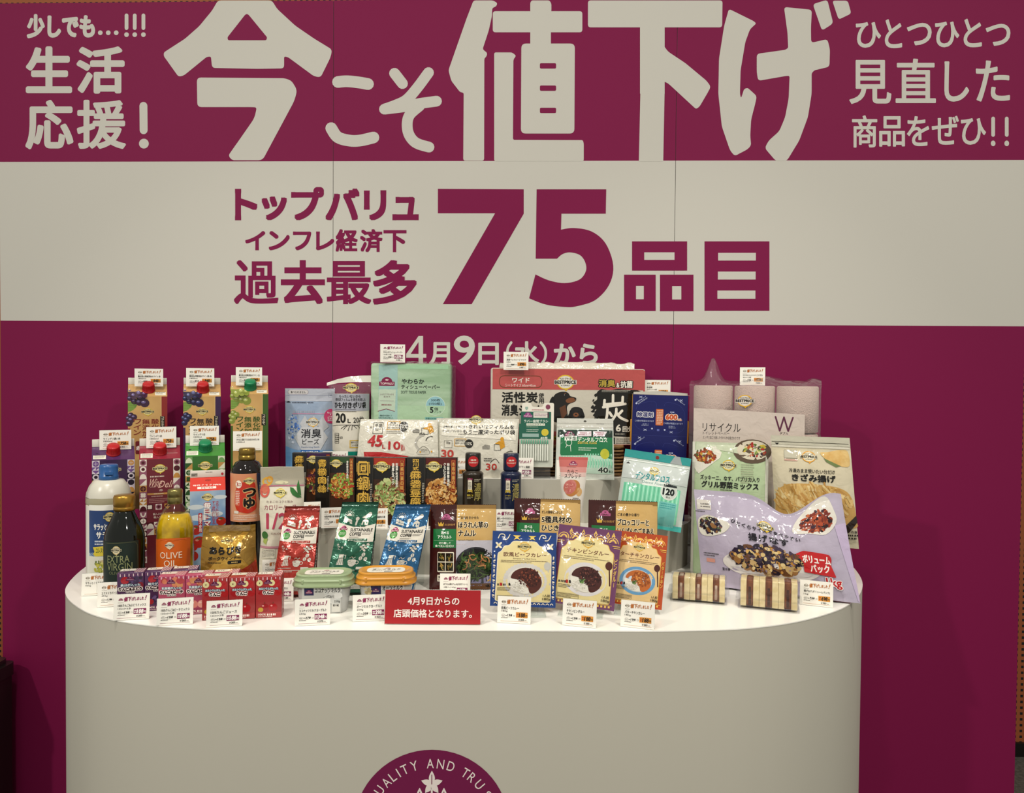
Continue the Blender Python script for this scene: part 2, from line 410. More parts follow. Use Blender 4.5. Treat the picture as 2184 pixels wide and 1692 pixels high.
# ================================================================ the setting
PUR, WHT = mat('#7a1344', 'wall'), mat('#c6c3ba', 'wall')
zt, z1, z2 = ony(700, 1, 0).z, 1.36+.5815, 1.36+.1508
b = MB()
for i in range(3):
    x0, x1 = -1.365+.91*i+.0006-(.006 if i == 0 else 0), -1.365+.91*(i+1)-.0006
    for a, c, m in ((0, z2, PUR), (z2, z1, WHT), (z1, zt, PUR)):
        b.face([(x0, 0, a), (x1, 0, a), (x1, 0, c), (x0, 0, c)], m)
    b.box(x0, 0, 0, x1, .03, zt, mat('#8c8a82', 'matte'), skip='f')
b.box(-1.36, .031, 0, 1.36, .05, zt-.01, mat('#3a3836', 'matte'))
wall = b.build('wall_back', kind='structure', label='purple and white exhibition wall panels behind the counter')
def wsurf(px, py, h):
    p = ony(px, py, 0); return (p.x, -h-.0002, p.z)
LW = mat('#c6c3ba', 'wall')
# giant headline 今こそ値下げ
def zb(pts, ox=0): return [(ox+x/2, y/2) for x, y in pts]
b = MB(wsurf)
YT = 2
b.rpoly(zb([(930, YT), (1160, YT), (1182, 38), (1260, 110), (1340, 165), (1417, 212), (1410, 245), (1368, 330), (1340, 326), (1230, 245), (1212, 240), (1212, 292), (1100, 294), (905, 290), (900, 241), (882, 243), (785, 322), (762, 328), (699, 240), (699, 224), (790, 165), (850, 112), (905, 45)]), 7, LW, 1)
b.rpoly(zb([(1053, 54), (1140, 160), (1136, 172), (973, 172), (970, 160)]), 8, PUR, 3)
b.rpoly(zb([(840, 331), (1215, 334), (1244, 345), (1268, 385), (1255, 432), (1120, 684), (990, 684), (974, 664), (1040, 570), (1085, 505), (1096, 458), (1070, 457), (842, 457)]), 9, LW, 1)
b.curve(zb([(1442, 350), (1480, 347), (1530, 352), (1570, 359)]), 25, LW, 1)
b.curve(zb([(1413, 547), (1440, 585), (1490, 600), (1535, 600), (1593, 587)]), 25, LW, 1)
b.S(zb([(1683, 313), (1717, 357)]), 23, LW, 1)
b.curve(zb([(1828, 310), (1780, 375), (1735, 425), (1690, 448), (1640, 466)]), 23, LW, 1)
b.curve(zb([(1640, 466), (1720, 456), (1790, 442), (1862, 432)]), 23, LW, 1)
b.curve(zb([(1790, 452), (1748, 490), (1737, 530), (1745, 575), (1775, 610), (1830, 628)]), 23, LW, 1)
b.rpoly(zb([(2020, YT), (2104, YT), (2122, 14), (2116, 28), (2100, 34), (2098, 70), (2085, 130), (2060, 206), (2062, 213), (2078, 226), (2076, 240), (2066, 250), (2065, 686), (1976, 686), (1978, 396), (1962, 393), (1925, 345), (1913, 300), (1955, 180), (1990, 80)]), 5, LW, 1)
b.rpoly([(1054, 112), (1092, 112), (1101, 119), (1095, 127), (1094, 298.5), (1243, 299), (1245, 306), (1245, 344), (1054, 344)], 4, LW, 1)
b.RR(1051, 24, 1242, 69, 6, LW, 1)
b.rpoly([(1134, 1), (1172, 1), (1176, 8), (1176, 26), (1131, 26), (1131, 6)], 4, LW, 1)
b.R(1131, 66, 1175, 96, LW, 1)
b.rpoly([(1112, 93), (1226, 93), (1225, 285), (1111, 285)], 10, LW, 1)
for y in (135, 182.5, 230): b.RR(1151.5, y, 1186, y+11.5, 3, PUR, 3)
b.rpoly([(1254, 1), (1541, 1), (1540, 58.5), (1254, 58.5)], 6, LW, 1)
b.R(1365, 50, 1417.5, 200, LW, 1); b.poly([(1366, 190), (1417.5, 190), (1414.5, 344.5), (1362.5, 344.5)], LW, 1)
b.rpoly(zb([(640, 185), (665, 220), (740, 270), (830, 345), (848, 370), (835, 395), (800, 455), (785, 466), (665, 355), (640, 345)], 1092), 6, LW, 1)
b.rpoly(zb([(925, 38), (1030, 90), (1042, 100), (1015, 125), (995, 180), (975, 300), (972, 400), (977, 420), (990, 380), (1005, 375), (1044, 410), (1038, 440), (1020, 510), (1016, 580), (1020, 620), (1005, 637), (950, 666), (930, 642), (895, 540), (880, 400), (883, 250), (905, 110)], 1092), 6, LW, 1)
b.rpoly(zb([(1160, 30), (1279, 42), (1275, 120), (1276, 183), (1345, 167), (1356, 210), (1354, 285), (1290, 300), (1278, 312), (1278, 400), (1262, 500), (1225, 600), (1172, 687), (1125, 687), (1078, 632), (1095, 600), (1140, 560), (1165, 500), (1180, 420), (1184, 323), (1165, 325), (1050, 345), (1044, 310), (1044, 230), (1165, 213), (1178, 205), (1175, 140)], 1092), 7, LW, 1)
b.rpoly(zb([(1283, 18), (1345, -1), (1370, 100), (1322, 131)], 1092), 7, LW, 1)
b.rpoly(zb([(1366, 3), (1432, 3), (1447, 58), (1393, 84)], 1092), 6, LW, 1)
b.build('headline_lettering', wall)
def dil(b, t, x0, y0, x1, y1, m, r, lay=1, n=12, bold=0, sq=False):
    """rounded heavy lettering: the plain outline spread by a round brush of radius r"""
    for i in range(n):
        a = 2*PI*i/n; c, s = math.cos(a), math.sin(a)
        if sq: k_ = max(abs(c), abs(s)); c /= k_; s /= k_
        b.T(t, x0+r+r*c, y0+r+r*s, x1-r+r*c, y1-r+r*s, m, bold, lay+i*.04, 5)
    b.T(t, x0+r, y0+r, x1-r, y1-r, m, bold, lay+n*.04, 5)
b = MB(wsurf)
dil(b, '少しでも', 57, 30, 203, 82, LW, 2.6)
for x in (214, 231, 248): b.E(x, 70, 5, 5, LW)
for x in (270, 287.5, 306): b.S([(x, 33), (x, 60)], 8, LW); b.E(x, 74, 5, 5, LW)
dil(b, '生', 55, 99, 154, 199, LW, 3.5); dil(b, '活', 163, 99, 266, 200, LW, 3.4)
dil(b, '応', 54, 213, 157, 319, LW, 3.2); dil(b, '援', 164, 213, 269, 318, LW, 2.7)
b.S([(306, 226), (306.5, 278)], 17, LW); b.E(307, 306.5, 10.5, 10.5, LW)
b.build('support_lettering', wall)
b = MB(wsurf)
for i, ch in enumerate('ひとつひとつ'):
    w = [(1825, 1879), (1887, 1924), (1934, 1987), (1994, 2046), (2055, 2094), (2102, 2155)][i]
    y = [(47, 102), (41, 103), (49, 97), (46, 101), (40, 101), (51, 98)][i]
    dil(b, ch, w[0], y[0], w[1], y[1], LW, 1.4)
for ch, x0, y0, x1, y1 in (('見', 1811, 128, 1901, 222), ('直', 1910, 125, 1996, 220), ('し', 2014, 131, 2067, 217), ('た', 2081, 129, 2154, 217)): dil(b, ch, x0, y0, x1, y1, LW, 1.5)
for ch, x0, y0, x1, y1 in (('商', 1817, 246, 1871, 315), ('品', 1875, 248, 1930, 313), ('を', 1934, 248, 1982, 312), ('ぜ', 1987, 247, 2045, 309), ('ひ', 2049, 252, 2103, 309)): dil(b, ch, x0, y0, x1, y1, LW, 1.1)
for x in (2118, 2147): b.S([(x, 253), (x, 288)], 8, LW); b.E(x, 306, 5, 6, LW)
b.build('slogan_lettering', wall)
b = MB(wsurf)
for ch, x0, y0, x1, y1 in (('ト', 501, 403, 549, 470), ('ッ', 558, 419, 612, 470), ('プ', 621, 399, 691, 470), ('バ', 694, 402, 767, 470), ('リ', 776, 406, 824, 470), ('ュ', 837, 420, 893, 470)): dil(b, ch, x0, y0, x1, y1, PUR, 2.8, n=8, sq=True)
for ch, x0, y0, x1, y1 in (('イ', 523, 493, 566, 534), ('ン', 573, 493, 618, 534), ('フ', 625, 494, 664, 534), ('レ', 674, 494, 713, 534), ('経', 716, 489, 763, 537), ('済', 768, 489, 816, 538), ('下', 818, 491, 867, 538)): dil(b, ch, x0, y0, x1, y1, PUR, 1.5, n=8, sq=True)
for ch, x0, y0, x1, y1 in (('過', 499, 555, 594, 649), ('去', 599, 555, 693, 649), ('最', 697, 557, 792, 649), ('多', 795, 555, 889, 650)): dil(b, ch, x0, y0, x1, y1, PUR, 1.7 if ch in '過最' else 2.6, n=8, sq=True)
b.poly([(934, 403), (1117, 404), (1117, 456), (1006, 649), (944.5, 649), (1056, 455), (934, 455)], PUR, 1)
five = [(1144.5, 404), (1293, 404), (1292, 456), (1197.5, 456), (1196.5, 490)]
five += smooth_line([(1196.5, 490), (1224, 486.5), (1262, 494), (1292, 520), (1308, 567), (1299, 608), (1270, 640), (1232, 653), (1207, 655), (1165, 650), (1128.5, 636.5)], 5)[1:]
five += [(1142, 585.5)] + smooth_line([(1142, 585.5), (1170, 598), (1204, 604), (1235, 597), (1249, 580), (1249, 562), (1238, 545), (1217, 538.5), (1200, 542), (1188, 552)], 5)[1:] + [(1142.5, 552)]
b.poly(five, PUR, 1)
for x0, y0, x1, y1, hs in ((1348, 515, 1465.5, 577.5, [(1374, 538.5, 1438.5, 554.5)]), (1331, 586, 1398.5, 663.5, [(1356.5, 610, 1373, 638.5)]), (1407.5, 586, 1479, 664, [(1433.5, 610.5, 1453, 639)]),
                           (1502.5, 515, 1641, 663, [(1531.5, 539.5, 1612, 556), (1531, 579.5, 1611.5, 596.5), (1530, 620, 1611, 637.5)])):
    b.R(x0, y0, x1, y1, PUR, 1)
    for h in hs: b.R(*h, WHT, 3)
b.build('product_count_lettering', wall)
b = MB(wsurf)
k = 500/2184
def z4(pts): return [(800+x*k, 700+y*k) for x, y in pts]
b.poly(z4([(405, 74), (447, 74), (447, 240), (477, 240), (477, 276), (447, 276), (447, 330), (405, 330), (405, 276), (290, 276), (290, 240)]), LW, 1)
b.poly(z4([(405, 130), (405, 240), (332, 240)]), PUR, 3)
dil(b, '月', 915, 730, 960, 779, LW, 1.5)
dil(b, '9', 968, 716, 1013, 778, LW, 1.4)
dil(b, '日', 1020, 731, 1064, 779, LW, 1.5)
b.curve(z4([(1268, 135), (1240, 180), (1231, 235), (1240, 290), (1268, 335)]), 5.5, LW); b.curve(z4([(1545, 135), (1580, 185), (1590, 235), (1580, 290), (1548, 335)]), 5.5, LW)
dil(b, '水', 1097, 728, 1150, 779, LW, 1.4); dil(b, 'か', 1181, 733, 1228, 778, LW, 2.0); dil(b, 'ら', 1236, 733, 1275, 778, LW, 2.0)
b.build('date_lettering', wall)

# carpet, far perforated wall with skirting, dark equipment stand
b = MB(); b.box(-4, -4, -.02, 4, 1.2, 0, mat('#6a6860', 'matte', '#54534d', 90)); b.build('floor', kind='structure')
def perforated():
    m = bpy.data.materials.new('perforated_orange_board'); m.use_nodes = True; nt = m.node_tree; bs = nt.nodes['Principled BSDF']; bs.inputs['Roughness'].default_value = .6
    tc = nt.nodes.new('ShaderNodeTexCoord'); sp = nt.nodes.new('ShaderNodeSeparateXYZ'); nt.links.new(tc.outputs['Object'], sp.inputs[0])
    prev = None
    for ax in ('X', 'Z'):
        mu = nt.nodes.new('ShaderNodeMath'); mu.operation = 'MULTIPLY'; mu.inputs[1].default_value = 1/.0215
        fr = nt.nodes.new('ShaderNodeMath'); fr.operation = 'FRACT'; lt = nt.nodes.new('ShaderNodeMath'); lt.operation = 'LESS_THAN'; lt.inputs[1].default_value = .44
        nt.links.new(sp.outputs[ax], mu.inputs[0]); nt.links.new(mu.outputs[0], fr.inputs[0]); nt.links.new(fr.outputs[0], lt.inputs[0])
        if prev:
            a = nt.nodes.new('ShaderNodeMath'); a.operation = 'MULTIPLY'; nt.links.new(prev.outputs[0], a.inputs[0]); nt.links.new(lt.outputs[0], a.inputs[1]); prev = a
        else: prev = lt
    mx = nt.nodes.new('ShaderNodeMix'); mx.data_type = 'RGBA'; mx.inputs[6].default_value = (*hexrgb('#a85a2c'), 1); mx.inputs[7].default_value = (.004, .003, .003, 1)
    nt.links.new(prev.outputs[0], mx.inputs[0]); nt.links.new(mx.outputs[2], bs.inputs['Base Color']); return m
YF = onz(2176, 1612, 0).y
b = MB(); b.box(-4, YF, 0, 4, YF+.1, 4, perforated()); b.build('wall_far', kind='structure', label='orange perforated board wall behind the panels')
b = MB(); b.box(-4, YF-.012, 0, 4, YF, ony(2176, 1583, YF).z, mat('#15120f', 'plastic')); b.build('baseboard_far', kind='structure')
BLK = mat('#191614', 'plastic')
q = ony(33, 1440, -.03); zt2 = ony(20, 1399, -.03).z; q.z = zt2-.045
t = empty('equipment_stand', Matrix.Translation((q.x-.2, -.19, 0)), 'black stand with a chamfered top at the left picture edge', 'stand')
b = MB(); b.bbox(-.2, -.05, .0, .2, .15, q.z, BLK, .006); b.build('cabinet', t)
b = MB(); b.prism(rounded([(-.2, -.058), (.205, -.058), (.205, .158), (-.2, .158)], .02), q.z+.0005, zt2-.012, BLK); b.prism(rounded([(-.2, -.05), (.19, -.05), (.19, .15), (-.2, .15)], .02), zt2-.012, zt2, mat('#2a1a1e', 'plastic')); b.build('lid', t)

# white counter
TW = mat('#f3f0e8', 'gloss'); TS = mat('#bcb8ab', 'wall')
fl, fr = Vector((-.48, -.661)), Vector((.32, -.622))
PLAN = [(-1.034, -.004), (-1.028, -.07), (-1.008, -.17), (-.972, -.30), (-.929, -.407), (-.884, -.476), (-.830, -.533), (-.765, -.586), (-.690, -.624), (-.597, -.650), (-.48, -.661), (-.35, -.65466), (-.2, -.64735),
        (-.05, -.64004), (.1, -.63273), (.2, -.62785), (.32, -.622), (.45, -.606), (.529, -.584), (.600, -.551), (.67, -.504), (.735, -.446), (.80, -.358), (.852, -.25), (.885, -.13), (.896, -.05), (.897, -.004)]
def dshape(inset=0):
    return [(-.068+(x+.068)*(1-inset), y*(1-inset)) for x, y in smooth_line(PLAN, 4)]
ct = empty('display_counter', Matrix.Translation((0, 0, 0)), 'large white rounded-front display counter with a purple round emblem', 'counter')
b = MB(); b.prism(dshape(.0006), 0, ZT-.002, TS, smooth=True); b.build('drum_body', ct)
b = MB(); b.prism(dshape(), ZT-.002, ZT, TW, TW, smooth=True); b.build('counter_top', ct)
ex = (Vector((fr.x, fr.y, 0))-Vector((fl.x, fl.y, 0))).normalized(); en = Vector((ex.y, -ex.x, 0))
def onf(px, py):
    d = ray(px, py); p0 = Vector((fl.x, fl.y, 0)); return CAM+d*((p0-CAM).dot(en)/d.dot(en))
ec = onf(920.5, 1763); er = (onf(1086, 1763)-onf(755, 1763)).length/2
def esurf(x, y, h): return ec+ex*x+Vector((0, 0, y))+en*(h+.0002)
b = MB(esurf); EP = mat('#6f1c46', 'wall'); b.E(0, 0, er, er, EP, 2, 64)
LK = mat('#e3d8d2', 'wall')
u = er/166
for ch, deg in zip('QUALITY AND TRUST', [-66, -55, -45.5, -37.9, -31.7, -25.2, -16.1, 0, -1.5, 7.8, 17.3, 0, 31.7, 38.9, 48.3, 60, 70]):
    if ch == ' ': continue
    a = math.radians(deg); hw = {'I': 1.3, 'L': 5.5, 'U': 7.5, 'A': 7.5, 'D': 7.5, 'T': 7, 'Y': 7.5, 'S': 6, 'R': 6.5}.get(ch, 7.5); v, f, _, _ = text_mesh(ch, .0, 4)
    c, q = math.cos(a), math.sin(a)
    pts = [((-hw+2*hw*x), 126+20.5*y) for x, y in v]
    b.flat([((x*c+y*q)*u, (-x*q+y*c)*u) for x, y in pts], [t_ for t_ in f], LK, 4)
def leaf(cx, cy, ang, L, wd, m, lay=4):
    pts = []
    for i in range(13): t = i/12; pts.append((t*L, wd*math.sin(PI*t**.8)))
    for i in range(11, 0, -1): t = i/12; pts.append((t*L, -wd*math.sin(PI*t**.8)))
    c, q = math.cos(ang), math.sin(ang); b.poly([((cx+x*c-y*q)*u, (cy+x*q+y*c)*u) for x, y in pts], m, lay)
for fx, fy in ((0, 92), (-26, 55), (26, 55)):
    for k in range(5): leaf(fx, fy, PI/2+2*PI*k/5, 29 if k == 0 else 24, 6.5, LK)
    b.S([(fx*u, fy*u), (fx*u, (fy+20)*u)], 1.8*u, EP, 6)
b.S([(0, 86*u), (0, 20*u)], 4*u, LK, 4)
b.build('emblem', ct)

# stepped white risers on the counter
pB = onz(905, 1226, ZT); zB = ony(1070, 1133, pB.y).z
pA = onz(1250, 1116, zB); zA = ony(1150, 1023, pA.y).z
def riser(name, xl, xr, yf, z0, z1_, label):
    R_ = -yf-.004; n = 24; pts = [(xl+R_-R_*math.cos(a), -.004-R_*math.sin(a)) for a in [PI/2*i/n for i in range(n+1)]]+[(xr-R_+R_*math.sin(a), -.004-R_*math.cos(a)) for a in [PI/2*i/n for i in range(n+1)]]
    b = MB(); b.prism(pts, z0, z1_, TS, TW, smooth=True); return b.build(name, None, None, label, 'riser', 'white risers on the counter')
xBr = onz(1463, 1176, ZT).x; xBl = onz(610, 1176, ZT).x
riser('display_riser', xBl, xBr, pB.y, ZT, zB, 'lower white round-ended riser standing on the counter')
xAr = onz(1322, 1075, zB).x; xAl = onz(600, 1075, zB).x
riser('display_riser', xAl, xAr, pA.y, zB, zA, 'upper white round-ended riser standing on the lower riser')
# ================================================================ product builders
BPO, TVP = '#d9953f', '#7c2450'
def card(name_, wt, old, new, tax, brand, label, xl, xr, yt, yb, z, yaw='cam', off=0, Y=None, tilt=8, roll=0, foot=True, group='price cards', lead=None):
    """acrylic stand holding a printed price card"""
    M, W, H = place(xl, xr, yt, yb, z, yaw, tilt, roll, Y, off)
    root = empty('price_card', M, label, 'price card', group)
    a = MB(); a.box(-W/2, .0012, 0, W/2, .003, H, ACRYLIC)
    if foot:
        q = H*.35*math.sin(math.radians(tilt)); a.box(-W/2, .003, 0, W/2, .028, .0018, ACRYLIC)
    a.build('acrylic_holder', root)
    b = MB(None, W, H, (0, 0, 100, 78), 'paper')
    b.surf = lambda x, y, h: (x, .001-h, y)
    PW = mat('#eeeae0', 'paper'); b.box(-W/2, .0004, .0008, W/2, .001, H-.0008, PW)
    b.surf = lambda x, y, h: (x, .0002-h, y)
    ink = '#33302c'; tc = '#b56a2a' if brand == 'b' else '#8a2352'
    if brand == 'b':
        b.ring(19, 17, 6, 4.4, .9, '#8d7c5e'); b.T('BESTPRICE', 12.5, 15.6, 25.5, 18.6, '#5a4a30', .03, 3, 1)
    else: b.tv(19.5, 16.5, 12.5, 2)
    r = 3
    for i, (ch, x0, x1, y0, y1) in enumerate((('値下', 28, 49, 9.5, 22.5), ('げ', 50, 57.5, 10.5, 21.5), ('しました', 58.5, 83, 11, 20.5))): b.T(ch, x0, y0, x1, y1, tc, .03, 3, 1, slant=.06, rise=1.2)
    b.S([(90.5, 7.5), (88, 16.5)], 2.4, tc, 3, caps=False); b.E(87, 19.6, 1.4, 1.4, tc, 3, 8)
    b.micro(12, 25, 34, 27.5, 1, '#8a857a', 2, .5, 3)
    n = len(name_); x1 = min(90, 12+n*6.6)
    b.T(name_, 12, 30, x1, 38.5, ink, .012, 3, 1); b.T(wt, 12, 40.5, 12+len(wt)*4.6, 46.5, ink, .006, 3, 1)
    if old:
        b.ring(18, 55.5, 5.5, 4, .5, ink, 2, 14); b.micro(14.6, 54, 21.5, 57, 1, ink, 3, .5, 5); b.micro(25, 53.4, 29, 57.4, 1, ink, 3, .6, 6)
        b.T(old, 30, 51.5, 45, 57.6, ink, .03, 3, 1, slant=.15); b.frm(48.5, 53.2, 53, 57.2, .5, ink)
        b.micro(12, 60.5, 40, 64.2, 1, ink, 3, .45, 8)
        b.micro(31, 58.6, 42, 60.2, 1, ink, 3, .5, 9)
        b.R(56, 45, 91, 60.5, BPO if brand == 'b' else TVP, 2)
        pi = '#171310' if brand == 'b' else '#f2ece8'
        b.micro(58, 47.5, 64, 58, 2, '#a33f1f' if brand == 'b' else '#f2ece8', 3, .75, 4)
        b.T(new, 65.5, 46.8, 83.5, 58.8, pi, .035, 4, 1, slant=.12); b.T('円', 84.5, 51.5, 90, 58.4, pi, .02, 4, 1)
        b.micro(64, 63.6, 68.5, 69.2, 2, ink, 3, .6, 7); b.T(tax, 69.5, 63.4, 80, 69, ink, .03, 3, 1, slant=.1); b.micro(81, 66, 90, 68.8, 1, ink, 3, .5, 7)
    b.R(10, 71, 92, 71.6, tc, 2)
    b.build('paper_insert', root)
    return root
def clamp(x, a=0., b=1.): return a if x < a else b if x > b else x
def pouch(W, H, T, frame, base, fin='film', sb=.010, st=.012, bot=0., taper=(1, 1), wr=.0016, seed=0, zig=0., nx=44, ny=56, back=None, bow=0., pu=3, wavy=0., fm=None, lip=0., amp_seal=.0006, shear=0., topf=None):
    """a filled film pouch: sealed edges, bulging front and back, crinkled film; returns the builder with its print surface"""
    def f(x, y, h, sgn=-1):
        u = clamp(2*x/W, -1, 1); t = clamp((y-sb)/(H-sb-st))
        if y < sb and bot == 0: pr = 0
        elif bot: pr = bot*(1-t)**.6+(1-bot)*math.sin(PI*clamp(t))**.8 if t < 1 else 0
        else: pr = (1-abs(2*t-1)**3.2)
        bl = T*(1-abs(u)**pu)*pr
        n1 = noise.noise(Vector((x*38+seed*7.3, y*30+seed, sgn)))+.6*noise.noise(Vector((x*60, y*48, seed+sgn*3)))
        edge = math.exp(-min(y, H-y)/.03)
        n2 = math.sin(x*260+seed+2*noise.noise(Vector((x*30, y*20, seed))))*edge
        w = wr*n1*(.25+pr)*(1-u**8)+wr*.8*n2*(1-abs(u)**6)*clamp((H-st-y)/.01+.2) + amp_seal*math.sin(x*130+seed)
        tp = taper[0]+(taper[1]-taper[0])*y/H
        wv = wavy*noise.noise(Vector((x*11, seed, 3.3)))*(y/H)**3
        if topf: wv += topf(u)*(y/H)**3
        return (x*tp + shear*(y-H/2) + (0 if not wavy else wavy*.4*noise.noise(Vector((y*14, seed, 1)))*u*u), (sgn*(bl+w) if sgn < 0 else bl-w+.0009) + bow*(y/H)**2 + sgn*h, y+wv)
    b = MB(lambda x, y, h: f(x, y, h+.0008), W, H, frame, fin, seg=max(W, H)/38); b.sm = True
    m = mat(base, fin) if isinstance(base, str) else base
    mb_ = (mat(back, fin) if isinstance(back, str) else back) or m
    def zz(i, j):
        x, y = (i-.5)*W, j*H
        if zig and (j == 1 or j == 0): y += (zig if round(i*nx) % 2 else 0)*(1 if j == 1 else -1)*.5
        return x, y
    b.grid(nx, ny, lambda i, j: f(*zz(i, j), 0, -1), m)
    b.grid(nx, ny, lambda i, j: f(*zz(i, j), 0, 1), mb_, flip=True)
    return b
def gable(W, D, H1, Hs, hf, m_front, m_side, m_slope, fin='gloss'):
    """gable top carton; origin at front base centre"""
    b = MB(None, W, H1, None, fin); w = W/2
    b.face([(-w, 0, 0), (w, 0, 0), (w, 0, H1), (-w, 0, H1)], m_front); b.face([(w, D, 0), (-w, D, 0), (-w, D, H1), (w, D, H1)], m_front)
    b.face([(w, 0, 0), (w, D, 0), (w, D, H1), (w, 0, H1)], m_side); b.face([(-w, D, 0), (-w, 0, 0), (-w, 0, H1), (-w, D, H1)], m_side); b.face([(-w, D, 0), (w, D, 0), (w, 0, 0), (-w, 0, 0)], m_side)
    y0, y1, t = D/2-.0012, D/2+.0012, H1+Hs
    b.face([(-w, 0, H1), (w, 0, H1), (w, y0, t), (-w, y0, t)], m_slope); b.face([(w, D, H1), (-w, D, H1), (-w, y1, t), (w, y1, t)], m_slope)
    for s_ in (-1, 1):
        i = (s_*(w-D*.32), D/2, H1+Hs*.75)
        for tri in ([(s_*w, 0, H1), (s_*w, D, H1), i], [(s_*w, 0, H1), i, (s_*w, y0, t)], [(s_*w, D, H1), i, (s_*w, y1, t)]): b.face(tri if s_ > 0 else tri[::-1], m_side)
    return b, t
def gable_fin(b, W, D, t, hf, m):
    b.bbox(-W/2, D/2-.0016, t, W/2, D/2+.0016, t+hf, m, .0008, 2); b.R
def cap_on(parent, W, D, H1, Hs, u, r, h, col):
    sl = math.atan2(Hs, D/2); n = Vector((0, -math.sin(sl), math.cos(sl)))
    c = Vector((u, D*.25, H1+Hs*.5)); M = Matrix.Translation(c) @ Vector((0, 0, 1)).rotation_difference(n).to_matrix().to_4x4()
    b = MB(); m = mat(col, 'plastic'); b.lathe([(r*1.12, 0), (r*1.12, .0025), (r, .003), (r, h-.003), (r*.94, h-.0008), (r*.85, h)], m, 36)
    for i in range(30):
        a = 2*PI*i/30; x, y = r*1.01*math.cos(a), r*1.01*math.sin(a); b.box(x-.0005, y-.0005, .004, x+.0005, y+.0005, h-.004, m)
    return b.build('screw_cap', parent, M)
ARZ = ZT+.128     # acrylic shelf under the back cartons
def shelf(label, xl, xr, yb, depth, h, z=ZT, t=.003, cat='acrylic stand', yaw=0, group='clear acrylic stands'):
    M, W, _ = place(xl, xr, yb-60, yb, z, yaw)
    b = MB(); b.box(-W/2, 0, h-t, W/2, depth, h, ACRYLIC); b.box(-W/2, 0, 0, -W/2+t, depth, h-t, ACRYLIC); b.box(W/2-t, 0, 0, W/2, depth, h-t, ACRYLIC)
    return b.build('acrylic_stand', None, M, label, cat, group)

# ================================================================ left group
# back row of wine cartons on a clear shelf
def wine(xl, xr, ys, yfin, yb, grape, stripe, capc, label, ink, leaf_='#6f8f3c', hi='#6a5c8e', Y=-.145):
    M, W, H1 = place(xl, xr, ys, yb, ARZ, Y=Y); D = W; Hs, hf = .030, .017
    tan = mat('#b98f57', 'gloss', '#d0a869', 9)
    b, t = gable(W, D, H1, Hs, hf, tan, mat(stripe, 'gloss'), mat('#c39a60', 'gloss'))
    gable_fin(b, W, D, t, hf, mat('#d9d4c8', 'plastic'))
    def art(fr, surf, hh, top):
        b.frame, b.surf, b.W, b.H = fr, surf, W, hh
    art((358, 250, 605, 250+247*H1/W), lambda x, y, h: (x, -h, y), H1, 0)
    yb_ = 250+247*H1/W
    b.R(568, 250, 605, yb_, stripe, 1); b.R(564, 250, 568, yb_, '#d8b57a', 1); b.R(358, 470, 372, yb_, stripe, 1)
    b.poly([(358, 292), (392, 278), (420, 300), (404, 330), (378, 352), (358, 356)], leaf_, 1); b.micro(362, 290, 400, 350, 5, '#8fae55', 2, .3)
    def grapes(lst):
        for x, y, r in lst: r *= 1.22; b.E(x, y, r, r, grape, 2, 14); b.E(x-r*.3, y-r*.25, r*.5, r*.35, hi, 3, 10); b.E(x-r*.35, y-r*.35, r*.15, r*.12, '#d8d0dc', 4, 6)
    grapes([(372, 262, 16), (398, 284, 17), (440, 262, 22), (463, 296, 24), (430, 290, 20), (376, 380, 16), (360, 400, 14), (378, 412, 18), (396, 392, 16), (366, 436, 17)])
    b.bp(481, 356, 78, 4, '#d2b23c', '#d8c98e'); 
    for s_, x, y0, y1 in (('酸化防止剤', 528, 405, 600), ('無添加の', 470, 405, 570), ('ワイン', 416, 405, 518)): b.VT(s_, x-24, y0, x+24, y1, ink, .02)
    b.R(560, 388, 588, 468, '#1c1714', 3); b.VT('コク仕立て', 566, 392, 583, 464, '#e8dcc4', .01, 4)
    b.RR(404, 560, 440, 650, 10, '#6a1a22', 3); b.VT('赤' if 'red' in label else '白', 408, 590, 436, 625, '#eadfd6', .03, 4)
    b.micro(460, 600, 556, 660, 6, ink, 2)
    sl = math.hypot(Hs, D/2); art((358, 190, 605, 250), lambda x, y, h: (x, D/2*y/sl-h*Hs/sl-.0001, H1+Hs*y/sl+h*D/2/sl), sl, 1)
    b.poly([(358, 190), (470, 190), (480, 250), (358, 250)], mat('#4a3a40', 'gloss') if 'white' not in label else mat('#7d8a3a', 'gloss'), 1)
    grapes([(375, 222, 18), (410, 210, 16), (430, 236, 20), (395, 246, 16), (462, 238, 16)])
    b.R(528, 196, 596, 244, '#e6e2d0', 2); b.E(547, 214, 9, 6, '#25221f', 3, 10); b.micro(560, 202, 592, 222, 3, '#4a463f', 3, .5); b.micro(534, 226, 590, 242, 2, '#5a564e', 3, .5)
    o = b.build('wine_carton', None, M, label, 'drink carton', 'wine cartons'); cap_on(o, W, D, H1, Hs, W*.02, .0135, .022, capc); return M, W, H1+Hs+hf
wine(273, 357, 846, 808, 1100, '#3a2038', '#8c2a24', '#b3161c', 'red-capped tan wine carton with purple grapes and a red stripe, back row far left', '#7c2b22')
wine(391, 471, 846, 808, 1100, '#241e3c', '#3a2148', '#b3161c', 'red-capped tan wine carton with dark grapes and a purple edge, middle of back row', '#2a2024', hi='#4a5488')
wine(492, 572, 841, 806, 1100, '#7f8a38', '#3d5c24', '#0f7a4c', 'green-capped tan wine carton with pale green grapes, right of the back row, for white wine', '#33521f', hi='#b3bb6a')
shelf('long clear acrylic shelf under the three back wine cartons', 262, 585, 1158, .11, ARZ-ZT)
